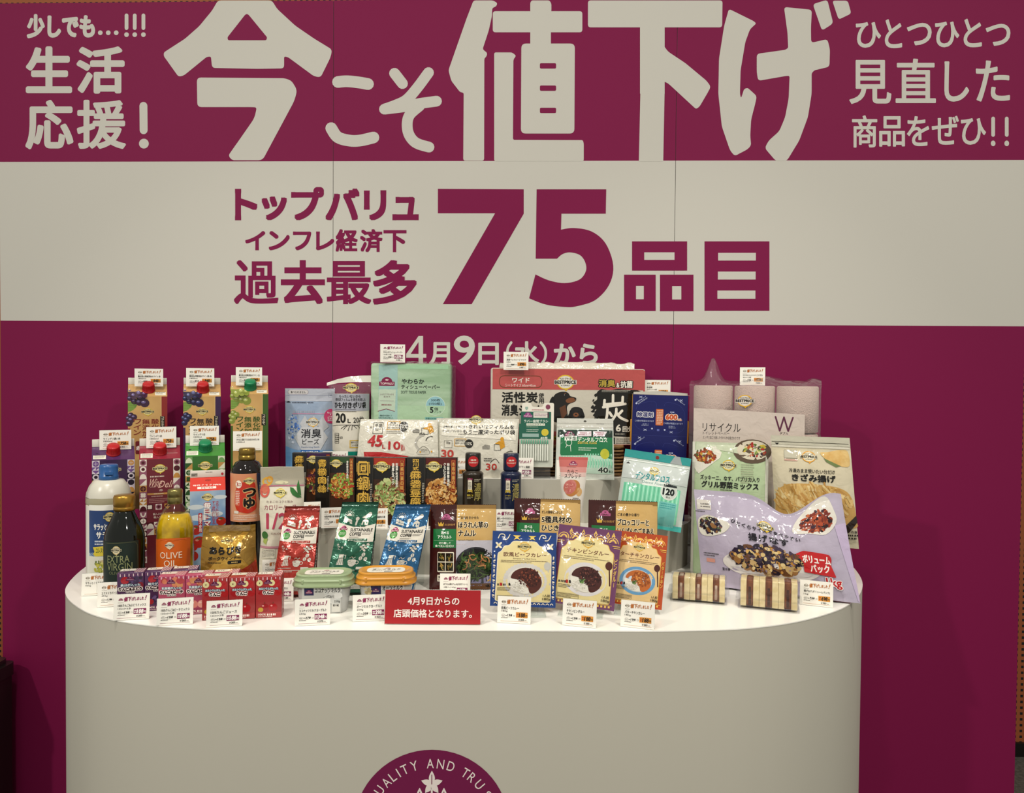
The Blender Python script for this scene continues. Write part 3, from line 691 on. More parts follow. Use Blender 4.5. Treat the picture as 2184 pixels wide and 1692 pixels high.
# front row of patterned cartons
def deli(xl, xr, ys, yb, base, dark, mid, lite, acc, slope, capc, kanji, label, geo, Y=-.30, capu=0):
    M, W, H1 = place(xl, xr, ys, yb, ZT, Y=Y); D = W; Hs, hf = .027, .018
    b, t = gable(W, D, H1, Hs, hf, mat(base, 'gloss'), mat(dark, 'gloss'), mat(slope, 'gloss'))
    gable_fin(b, W, D, t, hf, mat('#d9d4c8', 'plastic'))
    yb_ = 640+255*H1/W
    b.frame, b.H = (430, 640, 685, yb_), H1
    def tile(x, y, s, k, c1, c2):
        b.R(x, y, x+s, y+s, c2, 1)
        if k == 0: b.poly([(x, y+s), (x+s/2, y+s), (x, y+s/2)], c1, 2, 0); b.poly([(x+s/2, y+s), (x+s, y+s), (x+s, y+s/2)], c1, 2, 0); b.poly([(x, y+s/2), (x+s/2, y), (x+s/2, y+s/2)], c1, 2, 0); b.poly([(x+s/2, y+s/2), (x+s, y), (x+s, y+s/2)], c1, 2, 0)
        elif k == 1: b.E(x+s/2, y+s, s/2, s*.8, c1, 2, 12, PI, 2*PI)
        elif k == 2:
            for a in range(4): b.E(x+s/2+s*.22*math.cos(PI/4+a*PI/2), y+s/2+s*.22*math.sin(PI/4+a*PI/2), s*.2, s*.2, c1, 2, 10)
        elif k == 3: b.E(x+s/2, y+s/2, s*.42, s*.42, c1, 2, 14); b.S([(x+s/2, y+s*.2), (x+s/2, y+s*.8)], s*.05, c2, 3, False); b.S([(x+s*.2, y+s/2), (x+s*.8, y+s/2)], s*.05, c2, 3, False)
        elif k == 4: b.poly([(x, y), (x+s, y), (x, y+s)], c1, 2, 0)
        elif k == 5: b.ring(x+s/2, y+s*.2, s*.42, s*.7, s*.2, c1, 2, 12, 0, PI)
        elif k == 6: b.E(x+s/2, y+s/2, s*.25, s*.25, dark, 3, 10); b.E(x+s/2, y+s/2, s*.45, s*.45, c1, 2, 12)
    rnd = random.Random(geo); cols = [(lite, dark), (mid, lite), (dark, acc), (acc, lite), (lite, mid), (dark, lite)]
    for cx in (432, 640):
        y = 642; i = 0
        while y < yb_-120:
            if cx == 640 and y > 900: break
            c1, c2 = cols[rnd.randrange(6)]; tile(cx, y, 44, [5, 3, 0, 6, 6, 1, 4, 3, 2, 0, 1][(i+geo) % 11], c1, c2); y += 44; i += 1
    for j in range(3): tile(476+j*54, 948, 38, [2, 6, 0][j], *cols[j])
    for j in range(2):
        for k_ in range(2): tile(476+k_*44, 1070+j*44, 44, [1, 0, 4, 2][j*2+k_], *cols[j+k_])
    b.bp(557, 706, 88, 4, '#d2b23c', '#e5d79a')
    b.micro(497, 752, 625, 766, 1, '#d8c4b8', 2, .7); 
    b.T('Wine', 490, 775, 570, 830, '#e3b9a8', .004, 3, slant=.35); b.T('Deli', 553, 790, 636, 838, '#e3b9a8', .004, 3, slant=.35); b.micro(497, 826, 545, 836, 1, '#c59a90', 2)
    b.T(kanji, 552, 846, 576, 862, '#d8c4b8', .01, 3); b.R(480, 872, 630, 884, acc, 2); b.micro(520, 874, 610, 882, 1, '#e8dccc', 3)
    b.micro(505, 890, 610, 900, 1, '#caa79c', 2); b.micro(490, 908, 600, 942, 3, '#b98a84', 2, .4)
    b.T('輸入ぶどう果汁', 514, 1008, 612, 1024, '#d8c4b8', .01, 3); b.T('輸入ワイン', 518, 1030, 600, 1046, '#d8c4b8', .01, 3)
    sl = math.hypot(Hs, D/2); b.frame, b.H = (430, 570, 685, 640), sl
    b.surf = lambda x, y, h: (x, D/2*y/sl-h*Hs/sl-.0001, H1+Hs*y/sl+h*D/2/sl)
    b.R(438, 578, 512, 634, '#e6e2d0', 2); b.E(460, 600, 11, 8, '#25221f', 3, 10); b.micro(476, 584, 506, 606, 3, '#4a463f', 3, .5); b.micro(444, 614, 505, 632, 3, '#5a564e', 3, .5)
    if geo == 3: b.R(588, 580, 668, 612, '#e3d6d0', 2)
    o = b.build('wine_carton', None, M, label, 'drink carton', 'wine cartons'); cap_on(o, W, D, H1, Hs, capu*W, .0135, .022, capc); return M
deli(196, 288, 981, 1200, '#3a2244', '#1d1226', '#6b4a86', '#cfc3cc', '#c08a45', '#4f2a58', '#b3161c', '濃', 'purple geometric wine carton with a red cap behind the translucent oil bottle', 1)
deli(297, 385, 979, 1200, '#6b1f2c', '#4c121e', '#8f5468', '#e3d8cc', '#c08a45', '#8a2434', '#b3161c', '赤', 'dark red geometric wine carton with a red cap, behind the yellow olive oil', 3)
deli(395, 480, 973, 1200, '#35682a', '#26501f', '#6f9a5a', '#d5dac0', '#b58a4a', '#3f8434', '#0f7a4c', '白', 'green geometric wine carton with a green cap behind the tomato juice', 5)

def place_c(px, yb, z, Y=None):
    C = onz(px, yb, z) if Y is None else ony(px, yb, Y); C.z = z
    return Matrix.Translation(C) @ Matrix.Rotation(math.atan2(CAM.x-C.x, C.y-CAM.y), 4, 'Z')
def zat(py, M): return ony(1092, py, M.translation.y).z-M.translation.z
def rat(px, M): # metres per pixel there
    return (M.translation.y-CAM.y)/F_PX*px
def cyl(r, ry=None, z0=0, dr=.0006):
    ry = ry or r
    return lambda x, y, h: ((r+dr+h)*math.sin(x/r), -(ry+dr+h)*math.cos(x/r), z0+y)
def label_band(b, r, z0, z1, a, m, dr=.0005, n=48, ry=None, lo=None):
    ry = ry or r
    for i in range(n):
        l_ = -a if lo is None else lo; a0, a1 = l_+(a-l_)*i/n, l_+(a-l_)*(i+1)/n
        b.face([((r+dr)*math.sin(a0), -(ry+dr)*math.cos(a0), z0), ((r+dr)*math.sin(a1), -(ry+dr)*math.cos(a1), z0), ((r+dr)*math.sin(a1), -(ry+dr)*math.cos(a1), z1), ((r+dr)*math.sin(a0), -(ry+dr)*math.cos(a0), z1)], m, True)
# translucent salad oil bottle, blue cap
M = place_c(233, 1262, ZT, Y=-.40); k = rat(1, M); r = 44*k; H = zat(1001, M)
root = empty('oil_bottle', M, 'white translucent salad oil bottle with a blue cap and blue label', 'bottle')
zc = zat(1031, M); zl = zat(1083, M); zs = zat(1070, M)
b = MB(); b.lathe([(r*.9, 0), (r, .006), (r, zl-.002)], mat('#c6c1b0', 'plastic'), 40); b.lathe([(r, zl-.002), (r*1.02, zl+.002), (r*1.01, zs)], mat('#a39c80', 'plastic'), 40, cap=False)
b.lathe([(r*1.01, zs), (r*.98, zs+.010), (r*.86, zs+.024), (r*.66, zs+.036), (r*.42, zc-.003), (r*.36, zc)], mat('#cac6b8', 'plastic'), 10, cap=False)
b.build('bottle_body', root)
b = MB(); rc = 19*k; CB = mat('#22558f', 'plastic'); b.lathe([(rc*1.02, zc-.004), (rc*1.03, zc+.006), (rc*.97, zc+.007), (rc, H-.006), (rc*.94, H-.001), (rc*.8, H)], CB, 30); b.box(-.008, -rc*1.12, zc+.009, .008, -rc*.8, zc+.015, CB); b.build('cap', root)
b = MB(cyl(r, z0=0, dr=.0008), 2*r*1.35, zl, (67, 945, 413, 1345), 'gloss')
label_band(b, r, .012, zl-.004, 1.5, mat('#e3e0d4', 'gloss'), .0003)
yy = lambda y: y
b.seg = .004; b.R(115, 970, 330, 1200, mat('#203a6a', 'gloss', '#2b4d84', 8), 1); b.poly([(115, 1165), (330, 1150), (330, 1215), (225, 1228), (115, 1208)], mat('#8fa4bc', 'gloss'), 1)
b.R(115, 1180, 330, 1345, '#dcd9ca', 2); b.R(115, 945, 330, 970, '#e6e3d8', 1)
b.bp(244, 1000, 66, 4, '#d2b23c', '#e5d79a')
b.T('サラッとこく', 152, 1030, 268, 1060, '#e9e6dc', .03); b.T('サラダ油', 168, 1064, 300, 1100, '#e9e6dc', .035); b.micro(158, 1105, 260, 1130, 2, '#dfe3ea', 3)
b.poly([(146, 1138), (262, 1128), (262, 1176), (160, 1180), (148, 1170), (156, 1158)], '#d8c23c', 3); b.T('コレステロール0', 166, 1142, 268, 1164, '#2f5a33', .01, 5)
b.blobs(205, 1232, 52, 30, 46, ['#c9bf4e', '#b3b046', '#8f963a', '#d8cf7a'], 8, 3, seed=4); b.blobs(180, 1210, 25, 12, 12, ['#5c6b34', '#6f7c3a'], 5, 4, seed=5); b.E(215, 1206, 34, 10, '#c8b487', 3)
b.frm(158, 1288, 300, 1340, 1.5, '#55524a', 3); b.micro(160, 1270, 300, 1286, 2, '#55524a', 3, .4); b.micro(162, 1292, 298, 1338, 4, '#55524a', 3, .5)
b.build('label', root)
# dark extra virgin bottle, gold cap
M = place_c(266, 1279, ZT, Y=-.475); k = rat(1, M); r = 40.5*k; H = zat(1067, M); zc = zat(1100, M)
root = empty('oil_bottle', M, 'dark green extra virgin olive oil bottle with a gold cap', 'bottle')
b = MB(); zsh = zat(1150, M); b.lathe([(r*.88, 0), (r, .008), (r, zsh-.012), (r*.97, zsh), (r*.86, zsh+.014), (r*.66, zsh+.03), (r*.5, zc-.004), (r*.48, zc+.002)], mat('#0c0f0a', 'film' if 0 else 'plastic'), 44); b.m[0] = liquid('dark_glass', '#060a05'); b.m[0].node_tree.nodes['Principled BSDF'].inputs['Transmission Weight'].default_value = .0; b.m[0].node_tree.nodes['Principled BSDF'].inputs['Roughness'].default_value = .06; b.m[0].node_tree.nodes['Principled BSDF'].inputs['IOR'].default_value = 1.5
b.build('bottle_body', root)
b = MB(); rc = 22*k; GC = mat('#b48a3c', 'metal'); b.lathe([(rc*.98, zc), (rc, zc+.006), (rc*.97, zc+.007), (rc*.97, zc+.009), (rc, zc+.010), (rc, H-.004), (rc*.9, H)], GC, 40); b.build('cap', root)
zt_, b0 = zat(1161, M), .018
b = MB(cyl(r, z0=b0, dr=.0008), 2*r*1.25, zt_-b0, (189, 1165, 485, 1402), 'paper', .004); label_band(b, r, b0, zt_, .72, mat('#17261f', 'paper'), .0004, lo=-1.5)
b.curve([(222, 1172), (380, 1170), (408, 1182), (414, 1210), (416, 1395)], 2, '#5a5a3c', 2); b.bp(290, 1203, 58, 4, '#c9b27a', '#d9cfae')
b.T('EXTRA', 232, 1228, 364, 1260, '#8d9164', .008); b.T('VIRGIN', 230, 1262, 380, 1296, '#8d9164', .008); b.T('OLIVE OIL', 244, 1300, 360, 1314, '#6e7350', .004); b.curve([(240, 1350), (300, 1360), (380, 1345)], 2, '#8d9a84', 2)
b.build('label', root)
# yellow olive oil bottle
M = place_c(374, 1266, ZT, Y=-.44); k = rat(1, M); r = 38*k; H = zat(1053, M); zc = zat(1080, M); zsh = zat(1131, M)
root = empty('oil_bottle', M, 'clear olive oil bottle of yellow oil with an orange label', 'bottle')
prof = [(r*.9, 0), (r, .006), (r, zsh-.01), (r*.97, zsh), (r*.86, zsh+.016), (r*.62, zsh+.034), (r*.43, zc-.008), (r*.36, zc)]
b = MB(); b.lathe(prof, clear('bottle_plastic', '#fdfcf6', 0, .05, spec=.9), 44); b.build('bottle_body', root)
b = MB(); OIL = mat('#d6b206', 'plastic', '#94780c', 26); OIL.node_tree.nodes['Principled BSDF'].inputs['Roughness'].default_value = .1; zo = zat(1106, M)  # brown patches put into the oil's colour stand in for refraction
b.lathe([(r*.88, .002), (r*.97, .007), (r*.97, zsh-.01), (r*.94, zsh), (r*.83, zsh+.016), (r*.72, min(zo, zsh+.024))], OIL, 40); b.build('oil', root)
b = MB(); rc = 15.5*k; GC2 = mat('#8f8450', 'metal'); b.lathe([(rc*.95, zc-.004), (rc, zc-.003), (rc, zc+.009), (rc*.96, zc+.010), (rc, zc+.011), (rc, H-.003), (rc*.9, H)], GC2, 36); b.build('cap', root)
zt_, b0 = zat(1152, M), .012
b = MB(cyl(r, z0=b0, dr=.0008), 2*r*1.25, zt_-b0, (516, 1138, 794, 1400), 'paper', .004); OR = mat('#c95a12', 'paper'); label_band(b, r, b0, zt_-.004, .9, OR, .0004, lo=-1.4); b.E(640, 1152, 125, 14, OR, 1, 24, PI, 2*PI)
b.bp(622, 1172, 50, 4, '#e0c9a0', '#ecdcc0'); b.T('OLIVE', 560, 1205, 694, 1236, '#eedfc8', .004); b.T('OIL', 588, 1244, 664, 1275, '#eedfc8', .004); b.micro(575, 1292, 690, 1310, 1, '#e6c9a8', 2)
b.build('label', root)
# tomato juice carton
M, W, H1 = place(405, 481, 1047, 1258, ZT, Y=-.362); D = W*.9; Hs, hf = .026, .016
b, t = gable(W, D, H1, Hs, hf, mat('#5c86b4', 'gloss', '#a9bccb', 11), mat('#93a3b0', 'gloss'), mat('#c93a2c', 'gloss'))
gable_fin(b, W, D, t, hf, mat('#d9d0c6', 'plastic'))
b.frame, b.H = (745, 835, 962, 835+217*H1/W), H1
for x, y, rx, ry in ((930, 880, 40, 14), (780, 940, 50, 16), (900, 990, 46, 18), (800, 1010, 60, 20)): b.E(x, y, rx, ry, '#c3ccd0', 1)
b.bp(852, 876, 70, 4, '#d2b23c', '#e5d79a'); b.OT('毎日トマト', 828, 912, 872, 1110, '#f0ece6', '#b5252a', .16, .03, 3, True)
b.VT('さらっとしたのどごし', 902, 905, 920, 1070, '#b5252a', .01); b.VT('すっきりとした甘み', 880, 905, 898, 1060, '#b5252a', .01)
b.RR(796, 980, 820, 1110, 6, '#a8242c', 3); b.VT('食塩不使用', 800, 985, 816, 1105, '#f0ece6', .01, 5)
for x, y, r_ in ((780, 1090, 34), (800, 1170, 40), (762, 1200, 30), (935, 1040, 30), (760, 1260, 36), (900, 1140, 50)): b.E(x, y, r_, r_*.95, mat('#a8261c', 'gloss'), 2, 18); b.E(x-r_*.3, y-r_*.35, r_*.3, r_*.2, '#d88a78', 3, 8); [b.S([(x, y-r_*.55), (x+r_*.5*math.cos(a), y-r_*.55+r_*.25*math.sin(a))], 4, '#3f5a28', 3, False) for a in (0, 1, 2, 3, 4, 5)]
sl = math.hypot(Hs, D/2); b.frame, b.H = (745, 745, 962, 835), sl; b.surf = lambda x, y, h: (x, D/2*y/sl-h*Hs/sl-.0001, H1+Hs*y/sl+h*D/2/sl)
b.E(806, 768, 30, 22, '#d8663c', 2); b.bp(855, 766, 34, 3, '#e0b070'); b.T('毎日トマト100%', 762, 786, 935, 803, '#f2e6dc', .03); b.R(790, 808, 905, 822, '#f0e4d8', 2); b.T('食塩不使用', 810, 809, 885, 821, '#a8342c', .01)
b.frame, b.H = (745, 705, 962, 745), hf; b.surf = lambda x, y, h: (x, D/2-.0017-h, t+y); b.R(752, 720, 790, 738, '#8f8a80', 2); b.micro(754, 722, 788, 736, 2, '#3a362f', 3); b.E(944, 728, 8, 8, '#b02a30', 2); b.micro(840, 712, 905, 720, 1, '#6a655c', 2)
b.build('juice_carton', None, M, 'blue sky tomato juice carton with a red top behind the gold sausage bag', 'drink carton')
# soy noodle soup base bottle
M = place_c(527, 1225, ZT, Y=-.33); k = rat(1, M); r = 34*k; H = zat(962, M); zc = zat(986, M); zsh = zat(1008, M); zl0, zl1 = zat(1116, M), zat(1014, M)
root = empty('sauce_bottle', M, 'black soup base bottle with a gold cap and salmon red label', 'bottle'); SOY = mat('#120b08', 'plastic')
b = MB(); SOY.node_tree.nodes['Principled BSDF'].inputs['Roughness'].default_value = .07
b.lathe([(r*.9, 0), (r, .006), (r, zsh-.006), (r*.95, zsh+.002), (r*.72, zsh+.016), (r*.5, zc-.003), (r*.48, zc)], SOY, 40); b.build('bottle_body', root)
b = MB(); rc = 17*k; b.lathe([(rc, zc-.002), (rc*1.03, zc), (rc*1.03, zc+.008), (rc*.97, zc+.009), (rc, zc+.010), (rc, H-.003), (rc*.9, H)], mat('#8f7436', 'metal'), 36); b.build('cap', root)
b = MB(cyl(r, z0=zl0, dr=.0009), 2*r*1.45, zl1-zl0, (957, 742, 1245, 1035), 'gloss', .004); label_band(b, r, zl0, zl1, 1.5, mat('#c8805c', 'gloss', '#d49a74', 12), .0004)
b.rpoly([(1024, 880), (1040, 810), (1080, 790), (1150, 795), (1160, 960), (1110, 985), (1040, 970), (1022, 930)], 20, '#b8301e', 1); b.poly([(1160, 742), (1200, 742), (1200, 940), (1176, 900), (1160, 780)], '#1e2548', 1)
b.E(1050, 806, 20, 24, '#eadfd0', 3); b.T('3', 1036, 794, 1048, 818, '#a32a20', .02, 5); b.micro(1050, 796, 1066, 820, 2, '#a32a20', 4); b.bp(1113, 785, 64, 4, '#d2b23c', '#e5d79a')
b.OT('つ', 1076, 828, 1156, 885, '#120d0a', '#c9a06a', .05, .05); b.OT('ゆ', 1078, 885, 1150, 955, '#120d0a', '#c9a06a', .05, .05)
b.RR(1026, 838, 1058, 938, 12, '#c45a44', 2); b.micro(1030, 844, 1054, 930, 8, '#eadfd0', 3); b.VT('うまみをきかせた', 1178, 800, 1188, 900, '#dcd6cc', .01, 4); b.RR(1176, 958, 1196, 1000, 3, '#e4ddd0', 3); b.micro(1178, 962, 1194, 996, 4, '#3a332c', 4)
b.R(1018, 968, 1050, 984, '#d8cfc2', 3); b.frm(1012, 992, 1160, 1024, 1.5, '#e4d4c4', 3); b.micro(1016, 994, 1158, 1022, 3, '#e4d4c4', 3, .5)
b.build('label', root)
# gold sausage bag
M, W, H = place(424, 553, 1120, 1272, ZT, Y=-.50)
b = pouch(W, H, .030, (797, 1045, 1180, 1045+383*H/W), mat('#a07a2e', 'foil', '#8a6724', 9), 'foil', .004, .022, .55, (1, .86), .0018, 3, wavy=.012, back='#8a6a2c')
b.R(840, 1047, 1140, 1086, FILM, 2); G2 = mat('#c79a3a', 'foil'); b.poly([(838, 1098), (990, 1235), (1130, 1098), (1090, 1090), (985, 1180), (880, 1090)], G2, 1); b.poly([(797, 1390), (900, 1270), (990, 1250), (1080, 1270), (1180, 1390)], mat('#b8903a', 'foil'), 1)
b.bp(970, 1146, 84, 4, '#cfa23a', '#c4a256')
for ch, x0, x1, y0, y1 in (('あ', 850, 905, 1180, 1228), ('ら', 912, 956, 1182, 1232), ('び', 968, 1024, 1182, 1236), ('き', 1028, 1072, 1178, 1230)): b.T(ch, x0, y0, x1, y1, '#120c07', .05, 4)
b.T('ポークウィンナー', 846, 1242, 1066, 1268, '#120c07', .03, 4); b.micro(843, 1276, 970, 1290, 1, '#20150b', 3); b.RR(975, 1272, 1070, 1294, 10, '#150f0a', 3); b.micro(1002, 1278, 1062, 1288, 1, '#d8b56a', 5, .8)
b.poly([(1050, 1345), (1175, 1290), (1180, 1390), (1040, 1390)], '#a63a24', 2)
b.build('sausage_bag', None, M, 'gold foil sausage bag with black lettering behind the small juice packs', 'food bag')
# half calorie mayonnaise bag
M, W, H = place(553, 652, 997, 1245, ZT, yaw=14, Y=-.36)
b = pouch(W, H, .022, (90, 90, 690, 90+600*H/W), mat('#d8d2bf', 'film'), 'film', .006, .03, .4, (1, .93), .002, 5, wavy=.01)
b.R(92, 95, 688, 330, FILM, 2); b.poly([(92, 96), (688, 96), (688, 320), (92, 330)], mat('#a9a18a', 'film'), 1); b.E(380, 296, 92, 22, '#c9c3a0', 3)
b.R(95, 330, 688, 346, '#b0667c', 3); b.ring(180, 280, 70, 60, 26, '#d0a03a', 4); b.ring(215, 260, 46, 50, 18, '#c98e2c', 5); b.ring(150, 400, 66, 90, 30, '#c95a4c', 4); b.E(150, 380, 40, 60, '#c46a52', 4)
for p in ([(610, 262), (640, 400), (650, 480), (600, 440), (585, 350)], [(495, 355), (540, 370), (600, 440), (660, 500), (600, 500), (530, 460), (500, 410)]): b.poly(p, '#2f6b2f', 4)
b.bp(362, 430, 170, 5, '#d8c040', '#e2d896'); b.T('たまごのコクと旨み', 182, 528, 536, 560, '#6a3a42', .0); b.T('カロリーハーフ', 155, 585, 580, 650, '#8e2f4a', .006)
b.T('1/2', 178, 690, 470, 902, '#b03a54', .02); b.T('CALORIE', 248, 950, 420, 972, '#7a4a3c', .002); b.E(155, 985, 45, 50, '#3f6f3a', 4); b.poly([(140, 1020), (200, 1030), (175, 1110), (130, 1080)], '#9fae5c', 4)
b.R(92, 1130, 688, 1160, '#c08894', 3); b.R(110, 1170, 300, 1290, '#ded9c8', 3); b.micro(120, 1180, 290, 1282, 6, '#5a5648', 4, .4)
b.build('mayonnaise_bag', None, M, 'cream half calorie mayonnaise bag with clear top and printed vegetables', 'food bag')
# juice box multipacks
def juice(xl, xr, yt, yb, yaw, base, top, kind, label):
    M, W, H = place(xl, xr, yt, yb, ZT, yaw=yaw); n = 3; w = W/n; D = w*.72
    root = empty('juice_multipack', M, label, 'juice pack', 'shrink-wrapped juice packs')
    for i in range(n):
        b = MB(None, w, H, (0, 0, 100, 100*H/w), 'film'); h100 = 100*H/w
        b.surf = lambda x, y, h: (x, -h, y)
        wm = w*.985
        b.bbox(-wm/2, 0, 0, wm/2, D, H, mat(base, 'gloss'), .0015, 2)
        for q in range(12): b.R(3+q*8, 4, 6.5+q*8, 15, '#dcc0c4' if q % 2 else top, 1)
        if kind == 'grape': b.blobs(65, 28, 30, 12, 26, ['#2b2036', '#3c2c4a', '#54406a'], 6, 1.5, 1.1, seed=i); b.E(30, 30, 16, 15, '#a3242c', 2); b.E(86, 52, 12, 13, '#7a2430', 1.5)
        elif kind == 'peach': b.blobs(50, 30, 44, 16, 16, ['#c25a50', '#cf7a5c', '#a83c44', '#c98a5a'], 12, 1.5, 1.2, seed=i)
        else:
            b.E(72, 32, 22, 21, '#a81c20', 1.5); b.E(28, 58, 22, 20, '#96181e', 1.5); b.E(84, 62, 16, 16, '#a01c20', 1.5)
            for x, y in ((16, 27), (62, 27)): b.E(x, y, 12, 12, '#d9cf98', 2); b.E(x, y, 2, 3.5, '#5a4a28', 3); b.S([(x, y-12), (x+2, y-19)], 2, '#5c5030', 3, False)
        b.tv(48, 23, 30, 4, '#5a1c40', '#b98aa0')
        sub, big, sm = {'grape': ('鉄分が入った', 'りんご&ぶどう', 'ミックス'), 'peach': ('乳酸菌が入った', 'りんご&ピーチ', 'ミックス'), 'apple': ('カルシウムが入った', 'りんご', '')}[kind]
        b.OT(sub, 14, 44, 86, 54, '#e9eef0', '#2b5a6c', .12, .02, 5); 
        b.OT(big, 30 if kind == 'apple' else 8, 57, 70 if kind == 'apple' else 92, 72, '#2a1418', '#f0e6e0', .16, .05, 8)
        if sm: b.OT(sm, 34, 73, 66, 81, '#2a1418', '#f0e6e0', .14, .04, 8)
        b.R(2, h100-24, 98, h100-2, top, 1.5); b.T('100%', 10, h100-19, 40, h100-11, '#f0e2d8', .02, 4); b.micro(44, h100-20, 94, h100-10, 1, '#f0e2d8', 4, .8); b.micro(10, h100-9, 92, h100-4, 1, '#e2c8c0', 4, .6)
        fy = h100-46
        if kind == 'grape': b.blobs(50, fy, 26, 16, 40, ['#2b2036', '#3c2c4a', '#54406a', '#6a5580'], 6, 1.5, 1.1, seed=9); b.E(24, fy+8, 11, 11, '#a3242c', 4.5)
        elif kind == 'peach':
            for x, c_ in ((32, '#d88a7c'), (60, '#e0a090'), (78, '#b83a44')): b.E(x, fy+4, 15, 15, c_, 1.5+x*.01); b.E(x-4, fy-2, 5, 4, '#ecc4b8', 2.6)
        else:
            for x, c_ in ((34, '#8e141a'), (66, '#a01a20')): b.E(x, fy+4, 17, 16, c_, 1.5+x*.01); b.E(x-5, fy-3, 4, 3, '#d8908c', 2.6); b.S([(x, fy-10), (x+2, fy-18)], 1.8, '#4a3a20', 3, False)
            b.E(20, h100-34, 10, 9, '#b5922c', 3)
        b.surf = lambda x, y, h: (x, D-y, H+h+.0001); b.H = D; b.frame = (0, 0, 100, 72); b.R(4, 30, 60, 66, '#ddd6c8', 1); b.micro(14, 40, 50, 56, 1, '#6a645a', 2, .6)
        for q in range(6): b.R(62+q*6, 4, 65+q*6, 70, '#d8b4b4', 1)
        b.build('juice_box', root, Matrix.Translation(((i-1)*w, 0, 0)))
juice(249, 422, 1219, 1303, 17, '#48284c', '#64305a', 'grape', 'purple three-box grape and apple juice pack, rear of the small juice packs')
juice(337, 509, 1226, 1311, 14, '#a84660', '#902a50', 'peach', 'pink three-box apple and peach juice pack between the purple and red packs')
juice(430, 601, 1231, 1321, 11, '#94282a', '#a03434', 'apple', 'red three-box apple juice pack, nearest of the small juice packs')
# price cards of the left group
G1 = 'orange price cards'; G2_ = 'purple price cards'
kw = dict(foot=False, tilt=2)
card('酸化防止剤無添加のワイン 赤', '1800ml', '895', '848', '932', 'b', 'orange 848 yen price card above the back-row carton with a red stripe', 287, 348, 786, 825, None, Y=-.128, **kw)
card('酸化防止剤無添加のワイン 濃い赤', '1800ml', '895', '848', '932', 'b', 'orange 848 yen price card above the middle back-row carton', 397, 457, 785, 825, None, Y=-.128, **kw)
card('酸化防止剤無添加のワイン 白', '1800ml', '895', '848', '932', 'b', 'orange 848 yen price card above the green-capped back-row carton', 503, 559, 783, 823, None, Y=-.128, **kw)
card('ワインデリ濃い赤', '1800ml', '785', '758', '832', 'b', 'orange 758 yen price card above the purple geometric carton', 212, 280, 917, 960, None, Y=-.272, **kw)
card('ワインデリ赤', '1800ml', '785', '758', '833', 'b', 'orange 758 yen price card above the dark red geometric carton', 312, 376, 910, 956, None, Y=-.272, **kw)
card('ワインデリ白', '1800ml', '785', '758', '832', 'b', 'orange 758 yen price card above the green geometric carton', 405, 467, 908, 951, None, Y=-.272, **kw)
card('かつおと昆布でうまみをきかせたつゆ', '1000ml', '', '198', '213', 'b', 'orange 198 yen price card standing on the soup base bottle cap', 497, 559, 919, 962, None, Y=-.31, **kw)
card('サラッとこくうまサラダ油', '900g', '', '', '', 'b', 'orange price card half hidden by the dark oil bottle at the far left', 174, 240, 1222, 1271, ZT, 14)
card('エクストラバージンオリーブ', '455g', '1,180', '998', '1,077', 'b', 'orange price card under the dark extra virgin bottle', 208, 278, 1241, 1295, ZT, 14)
card('100%りんご&ぶどうミックス', '125ml×3本', '198', '188', '203', 't', 'purple 188 yen price card in front of the purple juice pack', 242, 319, 1266, 1323, ZT, 14)
card('100%りんご&ピーチミックス', '125ml×3本', '198', '188', '203', 't', 'purple 188 yen price card in front of the pink juice pack', 334, 412, 1275, 1334, ZT, 14)
card('100%りんごジュース', '125ml×3本', '198', '188', '203', 't', 'purple 188 yen price card in front of the red juice pack', 440, 517, 1280, 1338, ZT, 14)
# ================================================================ centre: on the upper riser
YA = pA.y
# deodorising bead pouch
M, W, H = place(608, 714, 829, 1016, zA, yaw=8, Y=YA+.112)
fr = (450, 70, 1450, 70+1000*H/W)
b = pouch(W, H, .018, fr, mat('#8fa0b8', 'film', '#a9b4c4', 8), 'film', .004, .03, .5, (.97, 1), .0015, 8)
yb_ = fr[3]
b.R(450, 70, 1450, 330, mat('#b4b8c4', 'film'), 1); b.poly([(450, 1250), (700, 1330), (1450, 1330), (1450, yb_), (450, yb_)], mat('#5f8fc0', 'film', '#7aa2cc', 10), 1)
b.RR(505, 100, 915, 190, 42, '#6a3048', 2); b.RR(510, 104, 910, 186, 40, '#ccc8c8', 3); b.T('食べられません', 560, 120, 862, 170, '#2a2426', .02, 4)
b.frm(1325, 170, 1446, 245, 5, '#55607a', 2); b.T('つめかえ', 1340, 185, 1440, 225, '#3a4460', .01, 3); b.R(460, 210, 1440, 216, '#7a80a0', 2)
b.poly([(470, 355), (520, 328), (566, 355)], '#22222a', 3, 0); b.micro(590, 338, 1240, 392, 1, '#3a3c48', 2, .35)
b.micro(620, 508, 1250, 590, 1, '#9aa0b0', 2, .6); b.R(600, 578, 1250, 592, '#c08aa8', 2)
b.blobs(620, 900, 130, 330, 60, ['#3f6ab4', '#6a8fd0', '#c8d2e2', '#8fa8d8', '#aab8cc'], 24, 1.5, 1.1, seed=3)
GR = mat('#b9bbc0', 'film')
b.poly([(860, 620), (960, 790), (860, 960), (760, 790)], GR, 2); b.poly([(1040, 620), (1150, 800), (1040, 950), (930, 800)], GR, 2.5); b.poly([(1220, 620), (1345, 850), (1220, 960), (1110, 800)], GR, 2)
b.poly([(650, 1070), (800, 850), (1180, 850), (1330, 1070), (1180, 1330), (800, 1330)], mat('#c4c5c8', 'film'), 3)
b.bp(1025, 755, 270, 6, '#d8a83c', '#ddd9cc')
b.T('消臭', 785, 890, 1200, 1080, '#2a2a30', .02, 6, 3); b.T('ビーズ', 815, 1095, 1155, 1210, '#33343a', .012, 6, 3); b.T('Deodorizing Beads', 788, 1250, 1160, 1290, '#4a6a9a', .0, 6)
